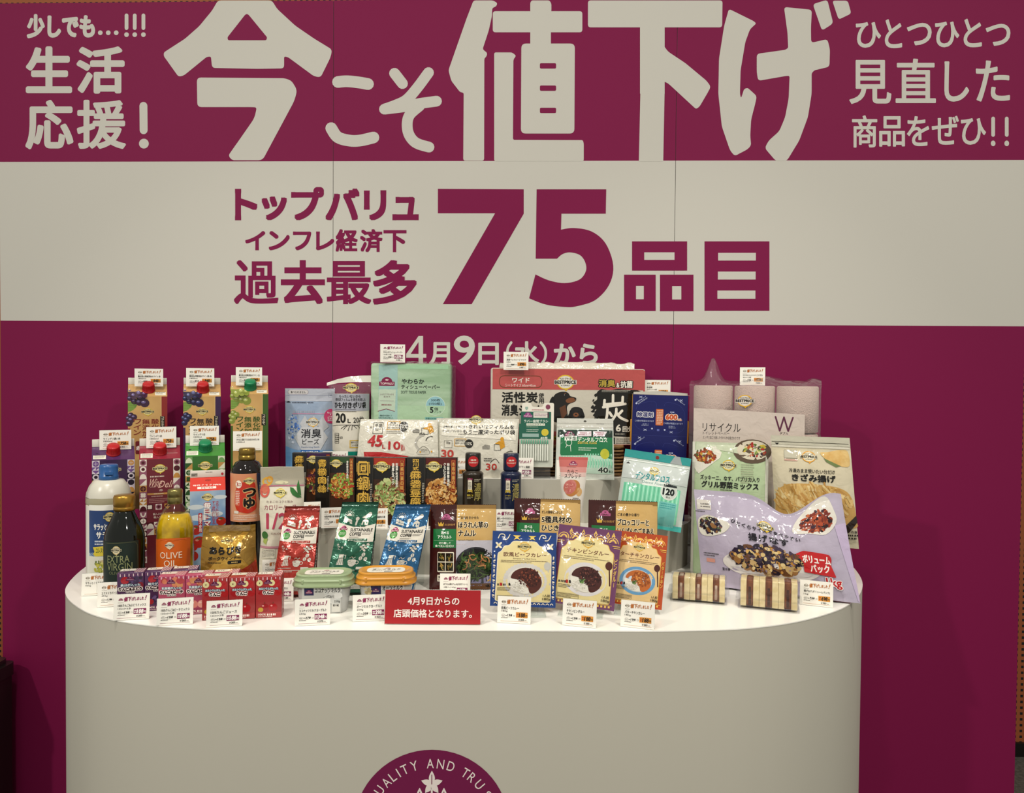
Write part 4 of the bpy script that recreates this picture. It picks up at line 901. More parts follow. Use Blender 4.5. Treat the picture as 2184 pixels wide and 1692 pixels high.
b.R(780, 1325, 1165, 1400, '#1d5aa8', 5); b.T('置くだけ簡単 消臭', 800, 1345, 1140, 1388, '#e8ecf0', .02, 7)
b.E(1385, 635, 140, 150, '#c4386a', 5); b.VT('ビーズ消臭', 1310, 540, 1440, 740, '#eadfe4', .01, 8)
b.build('bead_pouch', None, M, 'pale blue deodorising bead pouch with grey hexagon lettering, left end of upper riser', 'pouch')
# roll of twenty litre bags with hanging header
M = place_c(748, 1018, zA, Y=YA+.078); k = rat(1, M); r = 39*k; H = zat(843, M)
root = empty('rubbish_bag_roll', M, 'white roll of twenty litre plastic bags in film with a clear hanging header', 'bag roll')
b = MB(); b.lathe([(r*.96, 0), (r, .003), (r, H-.003), (r*.96, H)], mat('#d9d3c4', 'film'), 40)
b.surf = cyl(r, dr=.0004); b.W = 2*r*1.45; b.H = H; b.frame = (848-229, 545, 848+229, 545+458*H/(2*r*1.45)); b.fin = 'film'; b.seg = .004
b.R(620, 545, 1076, 690, mat('#a9abb6', 'film'), 1)
b.T('もったいないから', 745, 552, 930, 578, '#16161a', .02, 4); b.T('使用済フィルムを再生利用した', 700, 580, 985, 606, '#16161a', .012, 4); b.T('ひも付きポリ袋', 690, 612, 990, 668, '#101014', .035, 4); b.micro(700, 672, 990, 682, 1, '#5a5660', 3, .6); b.micro(700, 690, 990, 700, 1, '#6a665c', 3, .5)
b.T('20', 706, 708, 805, 792, '#16140f', .03, 4, 3); b.T('L', 820, 755, 846, 790, '#16140f', .02, 4); b.T('20枚', 868, 735, 965, 795, '#16140f', .01, 4)
for x0, x1, y1 in ((800, 762, 842), (815, 785, 850), (830, 824, 858), (845, 855, 852), (860, 950, 895), (848, 895, 838)): b.curve([(x0+14, 812), ((x0+x1)/2+8, 822), (x1, y1)], 4, '#1a1814', 4)
b.curve([(640, 822), (720, 812), (820, 808), (940, 812), (1050, 824)], 4, '#55524a', 3)
b.frm(690, 880, 742, 968, 3, '#2a2822', 3); b.micro(696, 890, 736, 960, 4, '#2a2822', 3, .5); b.T('60', 750, 905, 778, 928, '#2a2822', .0, 4); b.frm(838, 938, 950, 1005, 7, '#c9a53a', 3); b.T('破れにくく', 848, 950, 930, 966, '#2a2822', .01, 4); b.T('コシがある', 848, 974, 930, 990, '#2a2822', .01, 4)
b.R(620, 1035, 1076, 1068, '#0f7a68', 3); b.T('ひも 半透明', 660, 1080, 960, 1128, '#1a1814', .03, 4); b.build('bag_roll', root)
b = MB(); b.grid(16, 8, lambda i, j: (lambda t: ((-r*(1-t)+(697.5-748)*k*t)*(1-i)+(r*(1-t)+48*k*t)*i, -r*(1-t)*math.sin(PI*i)*.9-.003+.003*math.sin(i*19+j*4)*j, (H-.003)*(1-t)+zat(821-3*i+3*(1-i), M)*t))(j), FILM)
b.build('film_sleeve', root)
b = MB(); hx = [697.5, 720, 745, 770, 796]; ht = [820, 812, 806, 804, 803.5]; hb_ = [826, 820.5, 818.5, 818, 818]
def hp(i, j):
    t = i*4; k_ = min(3, int(t)); t -= k_; L_ = lambda a: a[k_]+(a[k_+1]-a[k_])*t
    return ((L_(hx)-748)*k, -.004+.003*math.sin(i*9+j)+.002*j, zat(L_(hb_)+(L_(ht)-L_(hb_))*j, M))
b.grid(28, 4, hp, mat('#dcd8cc', 'film')); b.build('header', root)
b = MB(lambda x, y, h: (x, -r-.0025-h, y), 1, 1, None, 'film'); zz_ = zat(829+0, M); b.frame = (0, 0, 100, 100); b.W = 40*k; b.H = 36*k; sfx = zat(846, M); b.surf = lambda x, y, h: (x, -.62*r-h, sfx+y); b.bp(50, 55, 80, 3, '#d2b23c', '#ddd09a'); b.build('logo_print', root)
# tissue five pack
M, W, H = place(790, 962, 775, 1012, zA, yaw=2, Y=YA+.086); D = .050
fr = (1050, 245, 1840, 245+790*H/W)
GRN = mat('#8eac8a', 'film', '#b0c8ac', 12, stretch=(.25, 1, 2.2))
b = MB(None, W, H, fr, 'film'); b.bbox(-W/2, 0, 0, W/2, D, H, GRN, .007, 3); b.surf = lambda x, y, h: (x, -h-.0002, y); yb_ = fr[3]-14
b.R(1080, 660, 1810, yb_, mat('#a9c6a4', 'film'), 1); b.R(1130, 262, 1315, yb_, mat('#9cbfb8', 'film'), 2); b.R(1300, 262, 1810, 300, mat('#9cc7a0', 'film'), 1)
b.tv(1210, 425, 152, 4, '#7c1d45'); b.rpoly([(1135, 502), (1298, 502), (1290, 720), (1205, 692), (1122, 720)], 6, mat('#bccdb8', 'film'), 3)
b.T('ふんわりやわらかな', 1142, 542, 1280, 560, '#6a2a4a', .0, 5); b.T('肌ざわり', 1180, 566, 1242, 584, '#6a2a4a', .0, 5); b.R(1145, 613, 1278, 616, '#7a5a6a', 5); b.T('柔軟成分配合', 1158, 645, 1258, 663, '#8a2a44', .01, 5); b.S([(1122, 718), (1205, 694), (1288, 718)], 6, '#7c1d45', 5, False)
b.T('柔軟成分を配合して', 1142, 752, 1262, 768, '#2f4a48', .01, 5); b.T('なめらかに仕上げました', 1130, 774, 1270, 790, '#2f4a48', .01, 5)
b.T('やわらか', 1355, 398, 1575, 446, '#16201a', .02, 5, 3); b.T('ティシューペーパー', 1350, 456, 1730, 498, '#16201a', .014, 5, 3); b.T('SOFT TISSUE PAPER', 1348, 514, 1594, 542, '#33463a', .0, 5)
b.E(1686, 660, 96, 96, mat('#a8c8a8', 'film'), 3, 32); b.E(1686, 660, 92, 92, mat('#8fbcc4', 'film'), 4, 28, PI, 2*PI); b.ring(1686, 660, 96, 96, 4, '#d5e4d2', 5, 40)
b.T('300枚', 1642, 590, 1734, 618, '#1a2a2a', .01, 6); b.T('(150組)', 1622, 625, 1748, 656, '#1a2a2a', .01, 6); b.T('5', 1632, 672, 1668, 730, '#16201a', .03, 6, 3); b.T('個', 1674, 676, 1712, 706, '#16201a', .01, 6); b.T('パック', 1674, 710, 1742, 732, '#16201a', .01, 6)
b.R(1585, 772, 1765, 800, mat('#7fb8b0', 'film'), 3); b.T('外装込み1500枚750組', 1592, 776, 1760, 796, '#2f4a48', .01, 5)
root = b.build('tissue_pack', None, M, 'green soft tissue paper five-pack with a maroon plate logo', 'tissue pack')
f = MB(); f.grid(18, 3, lambda i, j: (-W/2-.003+(W+.006)*i, D*.1+.02*j+.002*math.sin(i*30), H-.001+.006*j+.002*noise.noise(Vector((i*9, j, 2)))), FILM); f.grid(8, 14, lambda i, j: (W/2+.0005+.010*i, -.001+.012*i+.003*math.sin(j*16), .01+(H-.015)*j), FILM); f.build('film_edge', root)
# flat packs of forty-five and thirty litre bags
M, W, H = place(764, 934, 895, 1019, zA, yaw=0, tilt=8, Y=YA+.014)
fr = (925, 790, 1700, 790+775*H/W)
b = pouch(W, H, .011, fr, mat('#d8d3c4', 'crinkle'), 'crinkle', .004, .004, 0, (1.04, .97), .0014, 11, pu=6)
RD = '#b3282a'
b.frm(1065, 820, 1162, 935, 4, '#3a362e', 2); b.T('平袋', 1082, 832, 1150, 872, '#33302a', .01, 3); b.micro(1085, 880, 1140, 905, 2, '#4a463e', 3, .5); b.T('80', 1036, 862, 1054, 880, '#3a362e', 0, 3)
b.frm(1200, 805, 1330, 895, 7, '#c9963a', 2); b.T('再生', 1230, 815, 1290, 833, '#2a2822', .01, 3); b.T('プラスチックで', 1210, 838, 1325, 856, '#2a2822', .01, 3); b.T('のコンパクトタイプ', 1208, 864, 1325, 880, '#2a2822', .01, 3)
b.E(1366, 858, 46, 48, '#26241f', 3); b.T('10%', 1334, 840, 1404, 880, '#ddd8cc', .012, 5, 3); b.micro(1200, 905, 1400, 935, 2, '#5a564c', 3, .4)
b.T('45', 1022, 945, 1170, 1060, RD, .035, 4, 3, slant=.1); b.T('L', 1168, 1035, 1200, 1076, RD, .02, 4); b.T('10', 1225, 1005, 1345, 1086, RD, .03, 4, 3); b.T('枚入', 1350, 1030, 1388, 1096, RD, .01, 4)
b.poly([(990, 1110), (1160, 1110), (1450, 1150), (1640, 1165), (1640, 1200), (1010, 1200)], RD, 2); b.R(990, 1200, 1660, 1225, '#c4beb0', 3)
b.E(1625, 838, 18, 18, '#c98f22', 3); b.poly([(1590, 862), (1650, 850), (1665, 905), (1625, 930), (1612, 890), (1560, 880)], '#c98f22', 3)
b.frm(1545, 870, 1612, 935, 4, '#3a362e', 2); b.T('商品', 1524, 918, 1580, 942, '#3a362e', .01, 3); b.poly([(1455, 895), (1480, 878), (1525, 882), (1522, 918), (1460, 920)], '#8a867c', 2); b.frm(1462, 892, 1520, 920, 3, '#3a362e', 3)
b.ring(1580, 1020, 100, 90, 22, '#b3afa4', 2, 24, 1.8, 4.6); b.ring(1640, 1000, 55, 50, 8, '#3a362e', 3, 16, 3.2, 5); b.poly([(1500, 1110), (1530, 1075), (1565, 1050), (1600, 1070), (1625, 1110), (1610, 1128), (1510, 1128)], '#c8c3b4', 2); b.curve([(1500, 1112), (1525, 1078), (1565, 1050), (1605, 1075), (1625, 1112)], 4, '#3a362e', 3); b.micro(1540, 1075, 1600, 1110, 3, '#3a362e', 4, .4); b.E(1640, 1100, 8, 10, '#c98f22', 3); b.E(1535, 1105, 8, 10, '#c98f22', 4)
b.build('rubbish_bag_pack', None, M, 'flat white pack of forty-five litre bags with red 45L lettering', 'bag pack', 'flat packs of plastic bags')
M, W, H = place(931, 1104, 893, 1019, zA, yaw=-2, tilt=8, Y=YA+.022)
fr = (1690, 800, 2480, 800+790*H/W)
b = pouch(W, H, .011, fr, mat('#cfcabb', 'crinkle'), 'crinkle', .004, .004, 0, (.98, 1.02), .0014, 14, pu=6)
b.R(1730, 795, 2470, 850, FILM, 1); b.bp(2072, 812, 130, 3, '#c9a63a', '#d2c8a0'); b.poly([(1745, 862), (2466, 832), (2460, 1010), (1742, 972)], '#e0dbcd', 2)
b.T('荷物を運ぶときに使う', 1756, 874, 1990, 898, '#26241f', .01, 5); b.T('きれいなフィルムを', 2004, 862, 2440, 902, '#1a1814', .025, 5); b.T('もったいないから', 1752, 916, 1940, 940, '#26241f', .01, 5); b.T('もう一度使ったポリ袋', 1950, 910, 2450, 955, '#1a1814', .025, 5); b.micro(1910, 950, 2300, 968, 1, '#5a564c', 4, .5)
b.frm(1870, 1000, 1985, 1075, 6, '#c9963a', 2); b.T('透明で中身が', 1882, 1012, 1975, 1028, '#2a2822', .01, 3); b.T('見やすいタイプ', 1880, 1036, 1975, 1052, '#2a2822', .01, 3); b.E(2012, 1048, 42, 42, '#26241f', 3); b.T('10%', 1982, 1032, 2042, 1064, '#ddd8cc', .012, 5)
b.frm(1768, 1020, 1850, 1090, 3, '#5a564c', 2); b.T('平袋', 1790, 1030, 1830, 1056, '#4a463e', .01, 3)
b.T('30', 1740, 1108, 1866, 1185, '#b3382f', .03, 4, 3); b.E(2330, 1000, 18, 20, '#c98f22', 3); b.poly([(2300, 1020), (2350, 1015), (2360, 1075), (2320, 1100), (2305, 1050), (2262, 1045)], '#c98f22', 3); b.frm(2255, 1050, 2320, 1110, 4, '#3a362e', 2); b.poly([(2140, 1075), (2170, 1055), (2215, 1062), (2212, 1098), (2145, 1098)], '#8a867c', 2)
b.ring(2420, 1160, 60, 50, 7, '#3a362e', 3, 14, 3, 5); b.curve([(2220, 1230), (2270, 1190), (2310, 1230)], 5, '#3a362e', 3); b.T('30', 2180, 1235, 2290, 1300, '#b3382f', .02, 3); b.micro(2160, 1180, 2240, 1220, 2, '#4a463e', 3, .5)
b.build('rubbish_bag_pack', None, M, 'flat cream pack of thirty litre bags with a slanted white text panel', 'bag pack', 'flat packs of plastic bags')
# wicker basket and pet sheet pack
M, W, H = place(1110, 1330, 952, 1012, zA, yaw=4, Y=YA+.066)
D = .058; root = empty('wicker_basket', M, 'brown woven wicker basket holding up the pet sheet pack', 'basket'); WK = [mat('#6f5334', 'matte'), mat('#8a6a44', 'matte')]
b = MB(); n = 9
for i in range(n):
    z = .006+(H-.010)*i/(n-1); ph = i % 2
    ring_ = rounded([(-W/2, 0), (W/2, 0), (W/2, D), (-W/2, D)], .02, 5); pts = []
    for a in range(len(ring_)):
        p0, p1 = Vector(ring_[a]), Vector(ring_[(a+1) % len(ring_)]); m_ = max(1, int((p1-p0).length/.006))
        for q in range(m_): c = p0+(p1-p0)*q/m_; pts.append((c.x, c.y))
    pts2 = []
    for a, (x, y) in enumerate(pts):
        d = Vector((x, y-D/2)).normalized()*.0025*(1 if (a//2+ph) % 2 else -1); pts2.append((x+d.x, y+d.y, z))
    b.tube(pts2+[pts2[0]], .0032, WK[i % 2], 6)
b.build('woven_side', root); b = MB(); b.box(-W/2+.004, .004, 0, W/2-.004, D-.004, .003, WK[0]); b.build('base', root)
b = MB(); pts = [(x, y, H-.001) for x, y in rounded([(-W/2, 0), (W/2, 0), (W/2, D), (-W/2, D)], .02, 6)]; b.tube(pts+[pts[0]], .0045, WK[1], 8); b.build('rim', root)
zb2 = (M @ Vector((0, 0, H))).z+.0036
M, W, H = place(1046, 1376, 786, 953, zb2, yaw=4, Y=YA+.072); D = .050
fr = (210, 285, 1640, 285+1430*H/W); y1 = fr[3]
RS = mat('#b5504e', 'film'); b = MB(None, W, H, fr, 'film'); b.bbox(-W/2, 0, 0, W/2, D, H, mat('#c5bfb0', 'film'), .006, 3); b.surf = lambda x, y, h: (x, -h-.0003, y)
b.R(228, 292, 1622, 482, RS, 1); b.R(1620, 300, 1636, 900, RS, 1); b.R(222, 700+240, 1625, y1-8, RS, 1)
b.RR(287, 354, 685, 468, 55, '#6a3a20', 2); b.RR(294, 361, 678, 461, 50, RS, 3); b.T('ワイド', 408, 374, 568, 420, '#e6dcd2', .03, 4, 3); b.T('シートサイズ 60cm×45cm', 345, 428, 625, 458, '#e6dcd2', .006, 4)
b.bp(898, 412, 200, 5, '#d8b22c', '#ddd8cc', '#1a1814')
BK = '#17150f'
b.T('活性炭', 312, 505, 645, 606, BK, .03, 4, 3); b.VT('使用', 652, 512, 702, 612, BK, .02, 4); b.T('消臭シート', 312, 620, 690, 725, BK, .03, 4, 3); b.micro(600, 640, 700, 660, 1, BK, 3, .5)
# two dark dogs with tan muzzles
DK, TN = '#1c1916', '#7a4a2c'
b.poly(smooth_line([(770, 760), (765, 660), (775, 590), (800, 530), (845, 505), (890, 500), (925, 512), (945, 540), (985, 550), (1000, 570), (985, 592), (940, 610), (915, 640), (920, 700), (925, 770), (860, 790)], 4, True), DK, 3, 0)
b.poly(smooth_line([(755, 590), (780, 545), (800, 570), (795, 640), (770, 680), (755, 650)], 4, True), '#0f0d0b', 4, 0); b.poly(smooth_line([(905, 575), (945, 555), (990, 562), (985, 588), (940, 602), (910, 598)], 4, True), TN, 4, 0); b.E(990, 562, 9, 8, '#0c0a09', 5); b.E(893, 532, 9, 8, '#0a0908', 5); b.E(890, 530, 3, 3, '#cfc8bc', 6); b.E(896, 516, 8, 4, TN, 4); b.poly([(845, 650), (900, 620), (915, 700), (870, 760)], '#5f3a24', 4, 0)
b.poly(smooth_line([(930, 745), (945, 680), (960, 650), (1000, 640), (1045, 650), (1065, 680), (1070, 745)], 4, True), DK, 5, 0); b.poly(smooth_line([(935, 740), (940, 680), (960, 665), (965, 720), (955, 750)], 4, True), '#0f0d0b', 6, 0); b.poly(smooth_line([(1040, 660), (1068, 690), (1066, 745), (1045, 740)], 4, True), '#0f0d0b', 6, 0); b.E(998, 712, 26, 20, TN, 6); b.E(998, 708, 9, 7, '#0c0a09', 7); b.E(980, 680, 6, 6, '#0a0908', 7); b.E(1018, 680, 6, 6, '#0a0908', 7)
b.rpoly([(1190, 500), (1230, 470), (1300, 485), (1380, 470), (1560, 480), (1620, 500), (1630, 900), (1500, 915), (1320, 905), (1230, 760), (1165, 690), (1210, 640), (1150, 600), (1195, 570)], 14, BK, 2)
b.blobs(1195, 640, 50, 150, 40, [BK], 14, 2.5, 2, seed=2)
b.OT('消臭', 1205, 385, 1360, 455, '#b39a3c', BK, .1, .03, 4); b.OT('&', 1370, 415, 1398, 458, '#e6e0d2', BK, .1, .02, 4); b.OT('抗菌', 1408, 395, 1520, 462, '#e6e0d2', BK, .1, .03, 4); b.micro(1235, 480, 1500, 505, 2, '#c9c4b6', 4, .4)
for st in ([(1262, 575), (1258, 625)], [(1340, 530), (1340, 610)], [(1430, 545), (1428, 600)], [(1250, 640), (1455, 608)], [(1258, 615), (1430, 600)], [(1290, 650), (1285, 720), (1272, 770)], [(1310, 690), (1330, 720)], [(1425, 672), (1400, 700)]): b.curve(st, 24, '#e6e0d2', 5)
b.curve([(1372, 655), (1365, 710), (1320, 780)], 24, '#e6e0d2', 5); b.curve([(1372, 690), (1410, 735), (1475, 765)], 24, '#e6e0d2', 5)
b.T('6', 1368, 798, 1418, 865, '#e6e0d2', .03, 5, 3); b.T('回分', 1432, 815, 1530, 870, '#e6e0d2', .03, 5); b.micro(1365, 880, 1500, 895, 1, '#c9c4b6', 4, .6)
b.R(1345, 915, 1600, 985, '#d8d2c4', 3); b.R(1345, 920, 1362, 980, BK, 4); b.micro(1372, 925, 1590, 982, 3, BK, 4, .5); b.poly([(770, 915), (830, 905), (830, 945), (770, 950)], '#c9a83a', 4); b.T('ed use', 772, 915, 832, 942, BK, .03, 5)
b.poly([(222, 800), (1625, 960), (1625, 990), (222, 990)], RS, 1.5)
b.surf = lambda x, y, h: (-W/2-h-.0003, D-y, x+H/2); b.W, b.H = H, D; b.frame = (0, 0, 100, 40); b.micro(8, 6, 92, 34, 5, '#3a362e', 1, .6); b.R(30, 4, 36, 36, BK, 1)
root = b.build('pet_sheet_pack', None, M, 'wide rose and cream pet sheet pack with two dark dogs and black charcoal patch', 'pet sheet pack')
f = MB(); CRK = mat('#d3ccbc', 'crinkle'); f.grid(40, 8, lambda i, j: (-W/2+.022+(W-.05)*i+.004*j, D*.12+D*.4*j, H-.001+.018*math.sin(PI*.8*j)*(.75+.35*noise.noise(Vector((i*14, j*3, 1)))+.2*math.sin(i*3))), CRK); f.build('folded_film_top', root)
# interdental brush blister
M, W, H = place(1106, 1182, 857, 998, zA+.0265, yaw=0, tilt=8, Y=YA+.020); fr = (465, 590, 800, 590+335*H/W); D = .012
b = MB(None, W, H, fr, 'gloss'); b.rpoly; X = lambda px: ((px-465)/335-.5)*W; Z = lambda py: (fr[3]-py)/(fr[3]-590)*H
out = rounded([(X(470), Z(fr[3]-6)), (X(790), Z(fr[3]-6)), (X(797), Z(600)), (X(700), Z(600)), (X(690), Z(640)), (X(590), Z(640)), (X(580), Z(600)), (X(497), Z(600))], .005, 4)
n = len(out); b.mesh([(x, .0004, z) for x, z in out], [tuple(range(n))], mat('#dcd7ca', 'paper')); b.mesh([(x, .0012, z) for x, z in out], [tuple(range(n))[::-1]], mat('#dcd7ca', 'paper'))
b.surf = lambda x, y, h: (x, .0003-h, y)
GN = mat('#1f5a48', 'gloss'); b.R(485, 685, 770, 945, GN, 1); b.poly([(470, 800), (485, 800), (485, 945), (470, 945)], GN, 1); b.tv(552, 716, 84, 3, '#8a3a78'); b.R(603, 690, 748, 742, '#d9d4c8', 2); b.micro(612, 700, 740, 732, 2, '#8a5a7a', 3, .5); b.R(735, 690, 750, 742, '#4a3a40', 3)
b.T('ラバー歯間ブラシ', 515, 760, 742, 790, '#e2e8dc', .014, 4); b.R(538, 795, 712, 818, '#d8d8c8', 3); b.T('やわらかタイプ', 545, 798, 705, 815, '#2f5a44', .01, 4); b.micro(540, 825, 700, 835, 1, '#a8b8a0', 3); b.micro(540, 850, 650, 880, 2, '#c8d4c4', 3, .5); b.E(713, 880, 34, 34, '#c9b63a', 3); b.R(500, 893, 655, 925, mat('#8fa8a0', 'gloss'), 2); b.T('40本', 670, 918, 740, 948, '#dfe4da', .02, 4)
b.E(740, 640, 22, 24, '#7a3a50', 2); b.micro(588, 660, 760, 678, 1, '#a04a60', 2, .5); b.poly([(525, 640), (552, 640), (552, 660), (538, 672), (525, 660)], '#8fa89c', 2); b.R(474, 946, 788, fr[3]-10, '#c9cdbf', 1)
root = b.build('brush_blister', None, M, 'green and white interdental brush blister pack standing before the pet sheets', 'blister pack')
for i in range(12):
    g = MB(); x = X(496+i*22); g.lathe([(.0021, 0), (.0024, .002), (.0022, Z(1010)-Z(1150)), (.0012, Z(990)-Z(1150)), (.0009, Z(955)-Z(1150))], mat('#dfe2d6', 'plastic'), 8); g.lathe([(.0010, Z(1000)-Z(1150)), (.0015, Z(985)-Z(1150)), (.0013, Z(955)-Z(1150)), (.0004, Z(950)-Z(1150))], mat('#3fa07a', 'plastic'), 6)
    g.build('brush_pick', root, Matrix.Translation((x, -.0045, Z(1150))))
f = MB(); f.bbox(X(480), -D, .006, X(775), 0, Z(940), FILMS, .004, 3); f.build('blister_shell', root)
b = MB(); b.box(-.036, 0, 0, .036, .035, .026, ACRYLIC); b.build('acrylic_stand', None, Matrix.Translation((M.translation.x, M.translation.y-.004, zA)), 'small clear acrylic block under the interdental brush pack', 'acrylic stand', 'clear acrylic stands')
# forty piece dental floss bag
M, W, H = place(1186, 1309, 893, 1014, zA, yaw=-3, tilt=10, Y=YA+.014); fr = (810, 755, 1350, 755+540*H/W)
b = pouch(W, H, .012, fr, mat('#c9cec4', 'film'), 'film', .006, .02, 0, (1.02, .98), .0014, 17, pu=4)
b.R(815, 758, 1348, 850, mat('#c9c8bf', 'film'), 1); b.R(815, 800, 1348, 806, '#a8a69c', 2); b.R(812, 835, 1348, 842, '#a8a69c', 2); b.micro(1190, 800, 1300, 812, 1, '#5a5850', 3, .5); b.E(1080, 782, 14, 10, '#55524a', 3)
b.R(822, 866, 1340, 935, mat('#24382f', 'film'), 2); b.tv(935, 904, 90, 4, '#7a2450'); b.poly([(1010, 880), (1140, 876), (1140, 925), (1010, 930)], '#d9d0d4', 3); b.poly([(1158, 876), (1290, 878), (1262, 925), (1158, 925)], '#d9d0d4', 3); b.micro(1020, 888, 1130, 920, 2, '#9a3a5a', 4); b.micro(1165, 884, 1255, 920, 2, '#9a3a5a', 4)
b.R(850, 935, 1338, 1095, mat('#1f7046', 'film'), 2); b.poly([(850, 1095), (1338, 1095), (1335, 1140), (1180, 1100), (860, 1110)], mat('#1f7046', 'film'), 2); b.R(888, 925, 1005, 970, '#dfe4da', 3); b.T('Y字型', 895, 930, 1000, 966, '#1f4a34', .02, 4)
b.T('デンタルフロス', 1012, 935, 1290, 982, '#e4e8dc', .016, 4); b.T('DENTAL FLOSS', 1015, 978, 1190, 1000, '#d2b04a', .01, 4); b.micro(1020, 1030, 1190, 1068, 2, '#d2dccc', 3, .5); b.ring(930, 990, 30, 32, 5, '#d8ded2', 4, 18); b.S([(945, 1020), (950, 1070)], 5, '#d8ded2', 4); b.S([(915, 1010), (900, 1035)], 5, '#d8ded2', 4)
b.E(1265, 1090, 42, 48, '#b9b83a', 4); MN = mat('#8fd0b0', 'film'); b.R(860, 1110, 1335, 1275, mat('#b9d2c0', 'film'), 1)
for i in range(11): x = 1085+i*24-((i > 99)*1); b.S([(x, 1095), (x-4, 1150), (x+2, 1190), (x, 1215)], 13, MN, 3); b.S([(x+8, 1160), (x+10, 1195)], 4, '#5fae8c', 4)
for i in range(9): x = 872+i*24; b.S([(x, 1115), (x, 1260)], 13, MN, 3)
b.OT('40', 1200, 1215, 1295, 1265, '#16241c', '#d5dccf', .08, .03, 6); b.T('本入', 1300, 1240, 1340, 1268, '#16241c', .01, 7)
b.build('floss_bag', None, M, 'small green dental floss bag marked 40 behind the salmon pink tube', 'floss bag')

# ================================================================ centre: on the lower riser
# boxed sauces
def sauce(xl, xr, yt, yb, yaw, title, vert2, hi, food, label, tc='#d9ae4a', Y=None, sm=''):
    M, W, H = place(xl, xr, yt, yb, zB, yaw=yaw, Y=Y); D = .018
    fr = (0, 0, 100, 100*H/W); h = fr[3]; b = MB(None, W, H, fr, 'gloss'); b.bbox(-W/2, 0, 0, W/2, D, H, mat('#15120f', 'gloss'), .0008, 2); b.surf = lambda x, y, h_: (x, -h_-.0002, y)
    b.R(36, 0, 36.7, h, '#4a4438', 1); b.R(37, 1, 98, 16, hi, 1)
    if sm: b.VT(sm, 12, 3, 24, 26, tc, .03, 4)
    b.OT(title, 7, 27 if sm else 8, 29, (96 if sm else 92) if len(title) > 2 else 66, '#15120f', tc, .12, .05, 3, True); b.VT(title, 8, 27 if sm else 8, 28, (96 if sm else 92) if len(title) > 2 else 66, tc, .012, 7)
    b.micro(31, 50, 34, 90, 12, '#c9c2b2', 3, .5)
    b.R(37, 42, 100, h, '#3a2216', 1); b.blobs(68, 75, 33, 36, 360, food, 4.0, 2, 2.2, seed=len(label)); b.strips(68, 78, 26, 30, 40, food, 15, 2.6, 24, seed=len(label)+1); b.blobs(68, 78, 30, 33, 50, ['#e8c890', '#2a1810', '#d8a868'], 1.5, 27, 2, seed=4)
    b.R(37, 16, 100, 40, mat('#15120f', 'gloss'), 2.2) if False else None
    b.bp(54, 17, 30, 31, '#d8b83c', '#e0d49a')
    for i, t in enumerate(vert2): b.VT(t, 80-i*7, 10, 85-i*7, 56-i*4, '#e6e0d4', .03, 31)
    b.R(88, 4, 97, 66, '#8a1e1c', 31); b.frm(89, 5.5, 96, 64.5, .6, '#c9963a', 32); b.VT('本格中華の味', 90, 8, 95, 62, '#d9ae5a', .012, 33)
    b.R(37, 1, 38, h, '#15120f', 26)
    o = b.build('sauce_box', None, M, label, 'sauce box', 'boxed sauces on the lower riser'); return M, W, H
FD = ['#8a4a22', '#b3703a', '#6a2f1a', '#c98a4a', '#5a2a18', '#d0a060']
sauce(623, 706, 966, 1093, 4, '麻婆茄子', ['なすがおいしい'], '#3c2348', ['#3a1c2c', '#6a2f1a', '#a3502a', '#5a2438', '#8a3a22', '#4f6a2c', '#c07a3c'], 'black sauce box with a purple top band, leftmost behind the others', Y=pB.y+.062)
sauce(672, 756, 974, 1104, 3, '青椒肉絲', ['香味野菜の風味'], '#2f4a2a', ['#9a5a2c', '#c98a3a', '#6f9a3a', '#a83a22', '#d0b45a', '#7a4422', '#86a848'], 'black sauce box with a green top band and stir-fried peppers', Y=pB.y+.043)
sauce(755, 866, 976, 1103, 0, '回鍋肉', ['甜麺醤と熟成豆板醤の', '濃厚なコク'], '#a33222', ['#8aa05a', '#6f8a44', '#7a5038', '#a8b878', '#9a6a4a', '#c0c88a'], 'black sauce box with a red top band and green cabbage picture', Y=pB.y+.05)
sauce(867, 975, 976, 1102, 0, '麻婆豆腐', ['特製麻辣油の', 'クセになる辛み'], '#5a1e1a', ['#b37a3a', '#d0a05a', '#8a4a22', '#c98a44', '#6a3418', '#e0b87a'], 'black sauce box with a dark red top band and tofu picture, rightmost', Y=pB.y+.046, sm='四川式')
